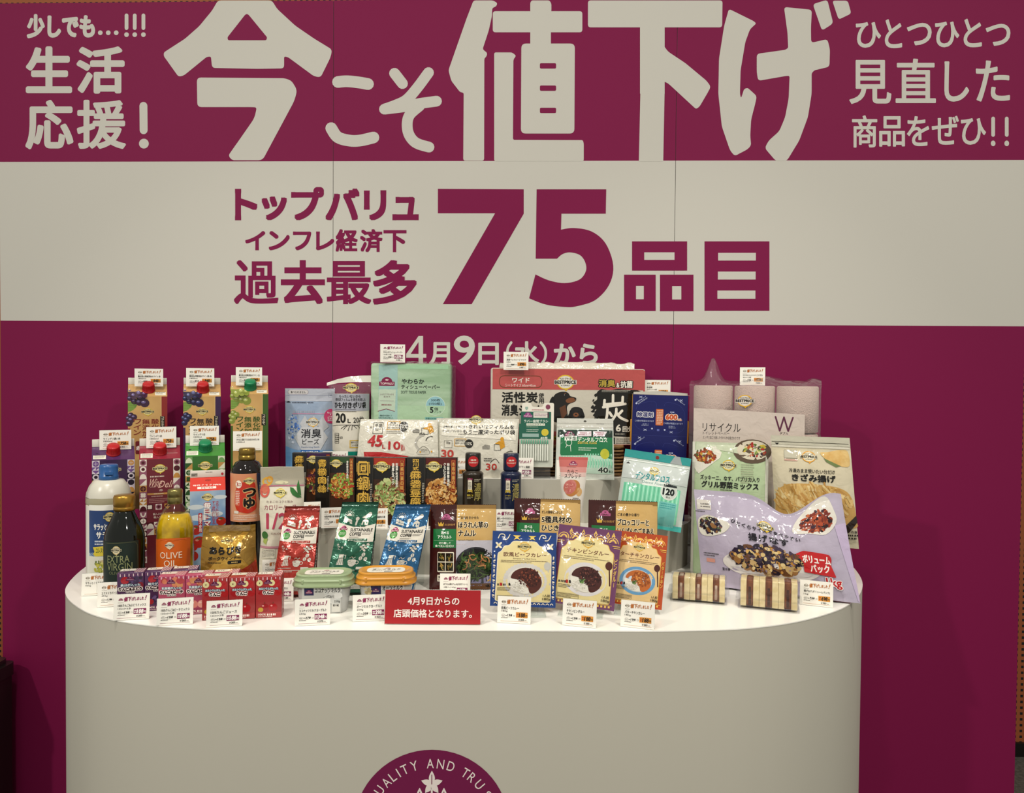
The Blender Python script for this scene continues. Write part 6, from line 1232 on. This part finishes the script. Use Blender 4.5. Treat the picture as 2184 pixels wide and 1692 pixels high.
# ================================================================ front: brown packs, curry, coffee, yogurt
def brown(xl, xr, yt, yb, yaw, l1, l2, l3, en, label, pic, seed, split=.40, tilt=9):
    M, W, H = place(xl, xr, yt, yb, ZT+.001, yaw=yaw, tilt=tilt); fr = (0, 0, 100, 100*H/W); h = fr[3]
    b = pouch(W, H, .020, fr, mat('#3a1512', 'film'), 'film', .010, .010, .12, (1, 1), .0014, seed, zig=.0025, nx=60, back='#3a1512', lip=1)
    sp = split*100; GD = mat('#b89456', 'film', '#c2a066', 5)
    b.R(sp, 0.3, 99.7, h*.52, GD, 1); b.R(sp, 0.3, 99.7, 6, mat('#8a6a38', 'film'), 1.5); b.R(sp, h*.42, 99.7, h-.3, mat('#b5b2bc', 'film'), 1.2); b.poly([(sp, h*.84), (99.7, h*.76), (99.7, h-6), (sp, h-4)], mat('#6f6c92', 'film', '#8a87a4', 6), 2); b.R(sp, h-9, 99.7, h-.3, mat('#5a3a22', 'film'), 2.5)
    b.tv(sp*.62, 18, 15, 4, '#a8547c', '#3a1512'); b.poly([(12, 26), (14.5, 29), (16.5, 25.4), (18.5, 29), (21, 26), (20, 32), (13, 32)], '#c9a03a', 4); b.T('みんなのおかず', 22, 28, 38, 31.5, '#b88a4a', .01, 4)
    b.R(3 if sp > 40 else 5, 36, sp-.5, 64, mat('#1f6a38', 'film'), 3); b.T('選べる', sp*.42, 39.5, sp*.72, 44, '#dfe4d8', .02, 5); b.T('アラカルト', sp*.3, 45.5, sp*.82, 50.5, '#dfe4d8', .025, 5); b.R(6, 53, sp-4, 53.4, '#9ab89a', 5); b.T('切り離して', sp*.35, 55, sp*.8, 58.6, '#dfe4d8', .02, 5); b.T('食べたい分だけ', sp*.2, 59.4, sp*.92, 63, '#dfe4d8', .02, 5)
    b.RR(sp*.3, 70, sp-3, 100, 2, '#d8d0bc', 3)
    for q in range(4): x, y = sp*.32+(q % 2)*(sp*.3), 71.5+(q//2)*14; b.R(x, y, x+sp*.27, y+12.5, '#1c1810', 4); b.strips(x+sp*.135, y+6, 4, 4, 9, ['#8a6a34', '#b3904a', '#3f4a24'], 6, 1.2, 5, seed=q)
    b.RR(sp*.3, 104, sp*.66, 114, 1, '#d8d0bc', 3); b.T('要冷凍', sp*.34, 105.5, sp*.62, 109.5, '#2a2018', .02, 5); b.micro(sp*.34, 110.5, sp*.62, 113, 1, '#2a2018', 5)
    x0 = sp+2.5
    b.T(l1, x0, 17, x0+31, 21.5, '#231810', .02, 5, 2); b.OT(l2, x0, 25, x0+45, 35, '#1a120c', '#dcc9a4', .06, .03, 5, res=3); b.OT(l3, x0, 37.5, x0+min(52, 9*len(l3)), 47, '#1a120c', '#dcc9a4', .06, .03, 5, res=3); b.T(en, x0, 51, x0+23, 54, '#4a4038', .0, 5)
    pic(b, sp, h)
    return b.build('frozen_side_dish_pack', None, M, label, 'food pack', 'brown and gold frozen side dish packs')
def namul(b, sp, h):
    c = (sp+99)/2; b.E(c, h*.72, (99-sp)*.52, 28, '#2f2f33', 3, 32); b.E(c, h*.70, (99-sp)*.48, 23, '#1c1c1e', 4, 32)
    b.blobs(c, h*.72, 27, 20, 60, ['#1f2a18', '#2c3a1f', '#3a4a28', '#141a10'], 5, 5, 2, seed=2); b.strips(c, h*.71, 26, 19, 120, ['#22331c', '#2f4522', '#161f12', '#3f5a2c', '#4f6a34'], 15, 1.3, 9, seed=3, curl=.5); b.strips(c, h*.70, 20, 15, 14, ['#a3704a', '#7a5238', '#b3804f', '#b0622c'], 14, 1.7, 18, seed=4, curl=.5)
    b.curve([(88, h*.9), (94, h*.86), (96, h*.82), (92, h*.83), (92, h*.9), (97, h*.93)], 1.6, '#c9a03a', 6); b.T('4個入', 84, h*.94, 94, h*.975, '#1c140c', .02, 6)
def hij(b, sp, h):
    c = (sp+99)/2; b.E(c, h*.76, 28, 24, '#8a4a34', 3); b.blobs(c, h*.75, 24, 18, 60, ['#1a1614', '#2c2420', '#b3683a', '#8a9a4a', '#c9b080'], 4, 4, 2.4, seed=3)
def bro(b, sp, h):
    c = (sp+99)/2; b.E(c, h*.76, 28, 24, '#c9b8a0', 3); b.blobs(c, h*.75, 24, 18, 60, ['#3a5a24', '#5a7a34', '#7a9a4a', '#c9b080'], 5, 4, 1.6, seed=3)
brown(917, 1058, 1077, 1257, 4, 'ごま油をきかせた', 'ほうれん草の', 'ナムル', 'Spinach Namul', 'brown and gold spinach side dish pack right of the blue coffee bag', namul, 51)
brown(1095, 1237, 1065, 1247, -4, 'だしの風味をいかした', '5種具材の', 'ひじき煮', 'Hijiki', 'brown and gold hijiki side dish pack behind the blue bordered curry', hij, 53)
brown(1254, 1402, 1069, 1250, -6, 'ごまの豊かな香り', 'ブロッコリーと', 'いんげんのごまあえ', 'Broccoli', 'brown and gold broccoli side dish pack behind the purple and orange curries', bro, 57, tilt=7)
# retort curry pouches on clear easels
def curry(xl, xr, yt, yb, yaw, roll, edge, deco, title, en, plate, sauce_, label, kind, seed):
    M, W, H = place(xl, xr, yt, yb, ZT+.0105, yaw=yaw, tilt=17, roll=roll); M = Matrix.Translation((0, .022 if kind == 'butter' else 0, .002)) @ M; fr = (0, 0, 100, 100*H/W); h = fr[3]
    b = pouch(W, H, .011, fr, mat(edge, 'film'), 'film', .008, .012, .2, (1, 1), .0009, seed, back='#8a8a8a', pu=5)
    CRM = mat('#d0bf86', 'film', '#d8c998', 6) if kind != 'butter' else mat('#cfae78', 'film', '#d6ba88', 6)
    body = [(10, h*.30), (16, h*.27), (19, h*.20), (27, h*.20), (32, h*.135), (68, h*.135), (73, h*.20), (81, h*.20), (84, h*.27), (91, h*.30), (91, h*.93), (8, h*.93)]
    b.rpoly([(50+(x-50)*1.03, h*.55+(y-h*.55)*1.015) for x, y in body], 4, deco[1], 1); b.rpoly(body, 4, CRM, 2)
    d0, d1 = deco
    if kind == 'beef':
        for k_, (x, y) in enumerate([(18, 8), (82, 8), (10, 22), (90, 22), (38, 9), (62, 9)]):
            if k_ < 2: b.curve([(x-9, y+3), (x-6, y-3), (x, y-3), (x+1, y+1), (x-3, y+1)], 1.4, d1, 2); b.curve([(x+9, y-3), (x+5, y+4), (x, y+5)], 1.4, d1, 2)
            elif k_ < 4:
                for q in range(4): b.E(x+3.4*math.cos(PI/4+q*PI/2), y+3.4*math.sin(PI/4+q*PI/2), 3.2, 1.7, d1, 2, 10, rot=PI/4+q*PI/2); 
                b.E(x, y, 1.2, 1.2, '#d8b85a', 4)
            else: b.poly([(x-6, y-3), (x+6, y-3), (x+2, y), (x+5, y+4), (x, y+2), (x-5, y+4), (x-2, y)], '#d8b85a', 2, 0)
        for sx in (4.2, 95.5):
            for q in range(9): b.E(sx, h*.34+q*h*.065, 1.3, 2.2, d1, 2, 8, rot=q); b.S([(sx-1.6, h*.36+q*h*.065), (sx+1.2, h*.37+q*h*.065)], .7, d1, 2, False)
        for q in range(14): b.curve([(6+q*6.6, h*.965), (8+q*6.6, h*.95), (10+q*6.6, h*.965)], 1.1, d1, 2)
    else:
        for q in range(5):
            x = 10+q*19.5
            for rr, c_ in ((9, d1), (7.8, edge), (6.0, d1), (4.9, edge)): b.E(x, h*.17 if kind == 'vin' else h*.14, rr, rr*1.05, c_, 1.1+(10-rr)*.1, 18, PI, 2*PI)
            for a in range(5): b.E(x+4.0*math.cos(PI+PI*(a+.5)/5), h*.165+4.0*math.sin(PI+PI*(a+.5)/5), 1.0, 1.3, '#d8b25a', 2.5, 8)
            x -= .2 if q < 4 else 11
            b.poly([(x+11, h*.03), (x+14, h*.08), (x+11, h*.13), (x+8, h*.08)], d1, 2, 0); b.poly([(x+11, h*.05), (x+12.6, h*.08), (x+11, h*.11), (x+9.4, h*.08)], edge, 2.5, 0); b.E(x+11, h*.08, .8, .9, '#d8b25a', 3, 8)
        b.R(0.5, h*.20, 12, h*.21, d1, 2); b.R(88, h*.20, 99.5, h*.21, d1, 2); b.R(0.5, h*.225, 10, h*.232, d1, 2); b.R(90, h*.225, 99.5, h*.232, d1, 2)
        b.VT('バターチキン' if kind == 'butter' else 'ビンダルー', 93.5, h*.36, 98, h*.72, d1, .02, 3)
        for q in range(16): b.R(6+q*5.6, h*.95, 9+q*5.6, h*.975, d1, 2); 
        b.R(4, h*.94, 96, h*.945, d1, 2)
    b.bp(50, h*.205, 21, 5, '#c9982c', '#cdbb7e'); T0, T1 = (18, 84) if kind != 'butter' else (6, 88)
    b.T(title, T0, h*.285, T1, h*.345, '#571c18', .012, 6, 3); b.T(en, 33, h*.36, 68, h*.382, '#3a2a1c', .006, 6); b.micro(14, h*.39, 86, h*.43, 2, '#5a4a34', 4, .5)
    px_, py_ = 52, h*.66
    b.E(px_, py_, 33, 25.5, plate, 4, 40)
    if kind == 'beef':
        for q in range(36): a = 2*PI*q/36; b.E(px_+31.5*math.cos(a), py_+24.5*math.sin(a), 2.6, 2.2, plate, 4.2, 8)
    b.E(px_, py_, 27, 20.5, '#cfc9bf' if kind != 'butter' else '#b9c4cc', 5, 36)
    so, dk, hi = sauce_
    b.poly(smooth_line([(30, py_-4), (36, py_-14), (52, py_-19.5), (68, py_-15), (77, py_-2), (76, py_+9), (68, py_+17), (60, py_+18), (56, py_+8), (48, py_), (38, py_-2)], 4, True), mat(so, 'film'), 6)
    b.blobs(58, py_-4, 19, 15, 210, [so, dk, hi, so, dk], 1.5, 7, 1.8, seed=seed); b.poly(smooth_line([(28, py_-2), (38, py_-1), (48, py_+2), (56, py_+10), (58, py_+18), (48, py_+19), (34, py_+13)], 4, True), '#d5d1c6', 12); b.blobs(43, py_+9, 13, 9, 130, ['#dcd8ce', '#c9c4b8', '#e4e1d8', '#b8b2a6'], .9, 13, 2.4, seed=seed+1)
    if kind != 'beef': b.blobs(48, py_+3, 5, 4, 22, ['#4a6a3a', '#6a8a4a', '#355228'], 1.2, 21, 2, seed=3)
    b.E(86, h*.46, 5.5, 6.5, '#b5b2aa' if kind == 'beef' else '#4a241c', 5); b.S([(87, h*.5), (90, h*.7)], 2, '#b5b2aa' if kind == 'beef' else '#4a241c', 5)
    b.micro(10, h*.70, 30, h*.73, 1, '#3a3430', 8, .9); b.R(13.5 if kind == 'beef' else 22, h*.695, 17 if kind == 'beef' else 25.5, h*.735, '#a3201c', 9); b.R(27, h*.695, 30, h*.73, '#1c1816', 9); b.micro(10, h*.75, 30, h*.80, 3, '#4a443a', 8, .5); b.frm(10, h*.86, 44, h*.915, .4, '#5a5040', 8); b.micro(11, h*.865, 43, h*.912, 3, '#5a5040', 8, .5)
    b.T('1人前', 80, h*.83, 91, h*.865, '#2a2018', .02, 22); b.T('180g', 79, h*.875, 92, h*.915, '#2a2018', .02, 22)
    b.build('curry_pouch', None, M, label, 'curry pouch', 'retort curry pouches')
    Rz = M.to_3x3(); fwd = (Rz @ Vector((0, -1, 0))); fwd.z = 0; fwd.normalize(); ya = math.atan2(fwd.x, -fwd.y)
    a = MB(); w = W*.34; tl = math.radians(17)
    a.box(-w, -.03, 0, w, .05, .003, ACRYLIC); a.box(-w, -.03, .003, w, -.027, .012, ACRYLIC)
    o0, o1 = Vector((0, .024, .003)), Vector((0, .024+.10*math.sin(tl), .003+.10*math.cos(tl)))
    a.mesh([(-w, o0.y, o0.z), (w, o0.y, o0.z), (w, o1.y, o1.z), (-w, o1.y, o1.z), (-w, o0.y+.003, o0.z), (w, o0.y+.003, o0.z), (w, o1.y+.003, o1.z), (-w, o1.y+.003, o1.z)], [(0, 1, 2, 3), (7, 6, 5, 4), (0, 3, 7, 4), (1, 5, 6, 2), (3, 2, 6, 7)], ACRYLIC)
    a.build('acrylic_stand', None, Matrix.Translation((M.translation.x, M.translation.y, ZT)) @ Matrix.Rotation(ya, 4, 'Z'), 'clear acrylic easel under the %s curry pouch' % {'beef': 'blue bordered', 'vin': 'purple bordered', 'butter': 'orange bordered'}[kind], 'acrylic stand', 'clear acrylic stands')
curry(1048, 1186, 1137, 1297, 4, 2, '#1c3a74', ('#1c3a74', '#d5cdb8'), '欧風ビーフカレー', 'European style Beef Curry', '#c3bfba', ('#4a2018', '#33140e', '#7a3c28'), 'blue bordered beef curry pouch on a clear easel', 'beef', 61)
curry(1183, 1318, 1129, 1298, -10, 4, '#653a5c', ('#653a5c', '#cfa85a'), 'チキンビンダルー', 'Chicken Vindaloo Curry', '#c9c5c6', ('#44221f', '#2f1412', '#6a3a30'), 'purple bordered chicken vindaloo curry pouch, middle of the three curries', 'vin', 67)
curry(1306, 1422, 1145, 1304, -14, 3, '#a8441f', ('#a8441f', '#d8a84a'), 'バターチキンカレー', 'Butter Chicken Curry', '#5f8fb4', ('#b0602a', '#8a4418', '#cf8a44'), 'orange bordered butter chicken curry pouch beside the sandwiches', 'butter', 71)
# sustainable coffee bags
def coffee(xl, xr, yt, yb, yaw, roll, col, dark, label, seed, band):
    M, W, H = place(xl, xr, yt, yb, ZT+.002, yaw=yaw, tilt=11); sh = math.tan(math.radians(roll)); fr = (0, 0, 100, 100*H/W); h = fr[3]; T0 = .030
    def f(x, y, l=0, sg=-1):
        t = y/H; th = T0*(1-clamp(t/.86))**.8*.85+.003 if t < .86 else .0028+.0012*math.sin(t*140)*(t > .9)
        u = clamp(2*x/W, -1, 1); wd = 1.06-.13*t; n_ = noise.noise(Vector((x*34, y*26, seed+sg)))*.0022*(1-u*u*.7)*(1.6 if .72 < t < .93 else 1)
        n_ += .004*(1-abs(u))*math.exp(-((t-.42-.22*abs(u))/.05)**2)
        return (x*wd+sh*(y-H/2), sg*(th+.006*(1-u**4)*(1-clamp(t/.9))**.5*clamp(t*8)+n_+l), y)
    b = MB(lambda x, y, l: f(x, y, l+.0005), W, H, fr, 'foil', seg=W/26); b.sm = True; CF = mat(col, 'foil')
    b.grid(30, 60, lambda i, j: f((i-.5)*W, j*H), CF); b.grid(16, 40, lambda i, j: f((i-.5)*W, j*H, 0, 1), CF, flip=True)
    for s_ in (-1, 1): b.grid(4, 40, lambda i, j: (lambda p, q: (p[0]-s_*.010*math.sin(PI*i)*(1 if j > .45 else j/.45), p[1]+(q[1]-p[1])*i, p[2]))(f(s_*W/2, j*H), f(s_*W/2, j*H, 0, 1)), mat(dark, 'foil'), flip=s_ < 0)
    b.face([f(-W/2, 0), f(-W/2, 0, 0, 1), f(W/2, 0, 0, 1), f(W/2, 0)], CF)
    CW = '#d5cfc2'; CWM = mat(CW, 'film')
    for q in range(4): b.R(0.5, 1.2+q*2.6, 99.5, 2.2+q*2.6, mat(dark, 'foil'), 1)
    # sun, fields, cloud and house
    b.E(26, 36, 7, 7, CW, 2, 14, PI, 2*PI)
    for q in range(9): a = PI+PI*q/8; b.S([(26+9*math.cos(a), 36+9*math.sin(a)), (26+14*math.cos(a), 36+14*math.sin(a))], 1.1, CW, 2, False)
    b.poly([(14, 38), (22, 41), (36, 46), (38, 57), (14, 51)], CW, 2, 0); b.S([(14, 45), (37, 52)], .9, col, 3, False); b.S([(22, 40), (24, 54)], .9, col, 3, False)
    b.poly(smooth_line([(62, 40), (72, 33), (80, 26), (86, 29), (84, 37), (70, 42)], 4, True), CW, 2); b.poly([(62, 58), (64, 48), (72, 42), (80, 48), (80, 60)], CW, 2, 0); b.R(66, 52, 70, 60, col, 3); b.R(74, 51, 77, 55, col, 3)
    b.S([(50, 44), (48, 58)], 5, CW, 2); b.E(50, 43, 5, 5, CW, 3)
    b.poly([(1, 52), (40, 63), (70, 63), (99, 56), (99, 101), (60, 102), (1, 92)], CWM, 2)
    b.tv(18, 66, 20, 5, '#8a1f4e'); b.E(17, 80, 10, 9.5, '#3f8a3a', 5); b.micro(10, 76, 24, 85, 3, '#c9dcb8', 6, .5)
    b.micro(40, 62, 92, 65, 1, '#2a2620', 5, .5); b.T('SUSTAINABLE', 36, 67, 94, 75.5, '#1c1a18', .02, 6, 2, slant=.05); b.T('COFFEE', 36, 77, 66, 86, '#1c1a18', .025, 6, 2, slant=.05); b.micro(68, 78, 92, 84, 2, '#2a2620', 5, .5); b.micro(36, 88, 66, 92, 2, '#2a2620', 5, .5)
    b.R(32, 93.5, 84, 100, col, 4); b.T(band, 35, 94.6, 81, 98.8, '#e6e0d4', .02, 6)
    for x, y in ((12, 108), (30, 107), (24, 115)):
        for q in range(3): a = q*PI/3; b.S([(x-3*math.cos(a), y-3*math.sin(a)), (x+3*math.cos(a), y+3*math.sin(a))], .9, CW, 3, False)
    b.curve([(12, 114), (18, 112), (14, 119), (20, 120)], 1, CW, 3)
    for x, y, rr in ((78, 110, .6), (84, 116, .2), (76, 118, .9), (88, 108, .5), (72, 114, .3), (80, 122, .8)): b.E(x, y, 4.4, 2.6, CW, 3, 10, rot=rr)
    b.S([(70, 124), (90, 104)], 1, CW, 3)
    for x, y in ((80, 133), (74, 142), (86, 144)): b.E(x, y, 4.4, 5.2, CW, 3, 14, rot=.4); b.S([(x-1, y-4), (x+1, y+4)], .8, col, 4, False)
    b.poly([(20, 132), (32, 132), (31, 141), (34, 158), (16, 158), (20, 141)], CW, 3, 0); b.R(19, 140.5, 33, 142, col, 4); b.S([(33, 134), (37, 134), (36, 142)], 1.5, CW, 3)
    for q in range(4): b.S([(19.5+q*4, 144), (18.5+q*4.6, 157)], .8, col, 4, False)
    b.poly([(43, 147), (65, 147), (62, 158), (57, 162), (51, 162), (46, 158)], CW, 3, 0); b.E(54, 147, 11, 3, col, 3.5); b.E(54, 147, 10, 2.4, CW, 4); b.ring(66, 152, 5, 4.5, 1.5, CW, 3, 14); b.S([(46, 154), (50, 156), (54, 154), (58, 156), (62, 154)], .9, col, 4, False); b.curve([(48, 141), (53, 138), (56, 142), (61, 139)], 1.6, CW, 3)
    b.micro(8, 163, 60, 167, 1, CW, 3, .5); b.micro(8, 169, 62, 176, 2, CW, 3, .6); b.R(66, 163, 86, 169, CW, 3); b.T('約140g', 64, 171, 88, 177, '#1c1a18', .02, 4); b.R(4, h-20, 96, h-9, mat('#c9c4b8', 'film'), 2); b.micro(6, h-18, 94, h-10, 3, '#4a463e', 3, .5)
    b.surf = lambda x, y, l: (lambda p: (p[0]+.0012+l, p[1]+.003+(x/W+.5)*.022*(1-clamp(y/H/.9)), p[2]))(f(W/2, y)); b.seg = W/10
    b.R(10, 100, 90, h-12, mat('#aeb4b4', 'film'), 1); b.micro(16, 104, 84, h-16, 14, '#5a5e60', 3, .5)
    b.build('coffee_bag', None, M, label, 'coffee bag', 'sustainable coffee bags')
coffee(596, 676, 1080, 1266, 8, 4, '#a8342a', '#5a1612', 'red foil coffee bag, leftmost of the three coffee bags', 81, '深い味わいブレンド')
coffee(713, 797, 1071, 1262, 6, 7, '#235c46', '#12382c', 'green foil coffee bag, middle of the three coffee bags', 83, '香り高いまろやかブレンド')
coffee(820, 901, 1076, 1262, 5, 12, '#245a84', '#153a60', 'blue foil coffee bag leaning right, rightmost of the three coffee bags', 87, '軽やかに香るブレンド')
for px_, yb_, lb in ((655, 1258, 'red'), (770, 1256, 'green'), (868, 1256, 'blue')):
    C = onz(px_, yb_, ZT); a = MB(); a.box(-.03, .052, 0, .03, .055, .11, ACRYLIC); a.box(-.03, .030, 0, .03, .052, .002, ACRYLIC); a.build('acrylic_stand', None, Matrix.Translation((C.x, C.y, ZT)), 'clear acrylic back rest behind the %s coffee bag' % lb, 'acrylic stand', 'clear acrylic stands')
# oval yogurt tubs
def yogurt(xl, xr, yb, yaw, lidc, darkc, title, label, tubart):
    M, W, H = place(xl, xr, 1228, yb, ZT, yaw=yaw); D = W*.60
    M = M @ Matrix.Translation((0, 0, 0)); hb = .062
    root = empty('yogurt_tub', M, label, 'yogurt tub', 'yogurt tubs')
    def oval(k, dz=0): return rounded([(-W/2*k, D/2-D/2*k), (W/2*k, D/2-D/2*k), (W/2*k, D/2+D/2*k), (-W/2*k, D/2+D/2*k)], D*.44*k, 8)
    def loft(b, rings, m, cap=True):
        vs = []; n = len(rings[0][0])
        for o, z in rings: vs += [(x, y, z) for x, y in o]
        fs = [(j*n+i, j*n+(i+1) % n, (j+1)*n+(i+1) % n, (j+1)*n+i) for j in range(len(rings)-1) for i in range(n)]
        if cap: fs += [tuple(range(n))[::-1], tuple((len(rings)-1)*n+i for i in range(n))]
        b.mesh(vs, fs, m, True)
    b = MB(); loft(b, [(oval(.74), 0), (oval(.76), .003), (oval(.88), hb)], mat('#b9b9b6', 'gloss'))
    def ts(x, y, h):
        k = .76+.12*y/hb; return (x, D/2-D/2*k-h-.0004, y)
    b.surf = ts; b.W = W*.62; b.H = hb; b.frame = (0, 0, 100, 100*hb/(W*.62)); b.fin = 'gloss'; b.seg = .02; tubart(b, b.frame[3]); b.build('tub', root)
    b = MB(); loft(b, [(oval(.97), hb-.010), (oval(1.0), hb-.009), (oval(1.0), hb-.006), (oval(.955), hb-.004), (oval(.95), hb+.001), (oval(.97), hb+.002), (oval(.95), hb+.0035), (oval(.90), hb+.005), (oval(.885), hb+.011), (oval(.895), hb+.012), (oval(.87), hb+.0135), (oval(.80), hb+.0145), (oval(.77), hb+.0125)], mat(lidc, 'plastic'))
    for x in (-.3, .3): b.bbox(W*x-.002, D/2-D/2*.965, hb-.003, W*x+.002, D/2-D/2*.90, hb+.006, mat(lidc, 'plastic'), .001, 2)
    zt_ = hb+.0127; b.surf = lambda x, y, h: (x, D*.5+(y-D*.27), zt_+h); b.W = W*.62; b.H = D*.54; b.frame = (0, 0, 100, 100*D*.54/(W*.62)); b.fin = 'paper'; b.seg = None; h = b.frame[3]
    b.RR(0, 0, 100, h, h*.38, '#dcd7ca', 1); b.tv(54, h*.17, 15, 2, '#8a1f3a'); b.micro(14, h*.10, 38, h*.2, 1, '#4a443a', 3, .5); b.T(title, 14, h*.30, 88, h*.55, '#1f1c18', .014, 3, 2); b.T('ヨーグルト', 14, h*.60, 40, h*.74, '#1f1c18', .012, 3); b.R(46, h*.80, 68, h*.88, '#33261f', 3); b.micro(48, h*.62, 84, h*.72, 1, '#6a645a', 3, .5)
    b.build('lid', root)
def coco(b, h):
    b.R(0, 2, 100, h-2, '#b9b9b5', 1); b.R(6, 12, 30, 34, '#20204a', 2); b.tv(18, 24, 17, 3, '#7a2450'); b.T('ココナッツミルク', 33, 14, 98, 27, '#17161a', .02, 4, 3); b.blobs(78, 40, 18, 22, 30, ['#c9c9c6', '#d5d5d2', '#aeb0ae', '#bfc1be'], 10, 2, 1.6, seed=3); b.curve([(55, 40), (70, 34), (98, 38)], 1, '#55534f', 3); b.T('yogurt', 62, 34, 82, 44, '#4a4844', .0, 5, slant=.3); b.T('250g', 82, 47, 97, 54, '#22201c', .01, 5); b.RR(76, 56, 97, h-4, 2, '#d5d3cc', 4); b.T('要冷蔵', 79, 58, 94, 64, '#22201c', .02, 5)
def oats(b, h):
    b.R(0, 2, 100, h-2, '#b9b9b5', 1); b.R(14, 12, 40, 40, '#2a2450', 2); b.tv(27, 26, 18, 3, '#5a1f4a'); b.T('オーツミルク', 44, 14, 96, 27, '#17161a', .02, 4, 3); b.blobs(6, 25, 8, 14, 20, ['#8a7a5a', '#a3946c', '#c0b48c'], 4, 2, 2, seed=2)
yogurt(617, 752, 1312, 6, '#93a47c', '#7a8a64', 'ココナッツミルク', 'pale green lidded coconut milk yogurt tub', coco)
yogurt(753, 887, 1306, 7, '#c98a2c', '#a86f1c', 'オーツミルク', 'orange yellow lidded oat milk yogurt tub', oats)
# red notice
M, W, H = place(820, 1026, 1258, 1334, ZT, yaw=2, tilt=8)
b = MB(None, W, H, (1130, 950, 2040, 1285), 'paper'); RD2 = mat('#a31a22', 'paper'); root = empty('notice_sign', M, 'red notice sign with two lines of white Japanese text at the counter front', 'sign')
b.box(-W/2+.001, .0004, .002, W/2-.001, .001, H-.001, RD2); b.surf = lambda x, y, h: (x, .0002-h, y)
for t, x0, y0, x1, y1 in (('4月9日からの', 1348, 1022, 1835, 1098), ('店頭価格となります。', 1218, 1135, 1955, 1215)): b.T(t, x0, y0, x1, y1, '#efe0d8', .022, 4, 3)
b.build('paper_insert', root); b = MB(); b.box(-W/2, .0012, 0, W/2, .003, H, ACRYLIC); b.box(-W/2, .003, 0, W/2, .03, .0018, ACRYLIC); b.build('acrylic_holder', root)
card('ココナッツミルクヨーグルト', '250g', '378', '348', '375', 't', 'purple 348 yen price card in front of the green lidded yogurt', 629, 704, 1277, 1335, ZT, 12)
card('オーツミルクヨーグルト', '250g', '358', '298', '321', 't', 'purple 298 yen price card partly behind the red notice', 752, 826, 1268, 1326, ZT, 12)
card('ほうれん草のナムル(小分けトレー)', '4個入(160g)', '298', '278', '300', 't', 'purple 278 yen price card above the right end of the red notice', 938, 1003, 1223, 1277, ZT, 2)
card('欧風ビーフカレー', '180g', '198', '188', '203', 'b', 'orange 188 yen price card before the blue bordered curry', 1061, 1132, 1272, 1331, ZT, -6)
card('チキンビンダルー', '180g', '198', '188', '203', 'b', 'orange 188 yen price card before the purple bordered curry', 1200, 1272, 1279, 1338, ZT, -14)
card('バターチキンカレー', '180g', '198', '188', '203', 'b', 'orange 188 yen price card before the orange bordered curry', 1324, 1396, 1282, 1341, ZT, -17)
card('コーヒー 深い味わい', '140g', '468', '448', '483', 't', 'purple price card between the red juice pack and the green yogurt tub', 570, 626, 1233, 1284, ZT, 10)
card('カロリーハーフ', '200g', '198', '178', '192', 'b', 'orange price card at the foot of the cream mayonnaise bag', 559, 613, 1193, 1243, None, Y=-.405, yaw=14, foot=False)
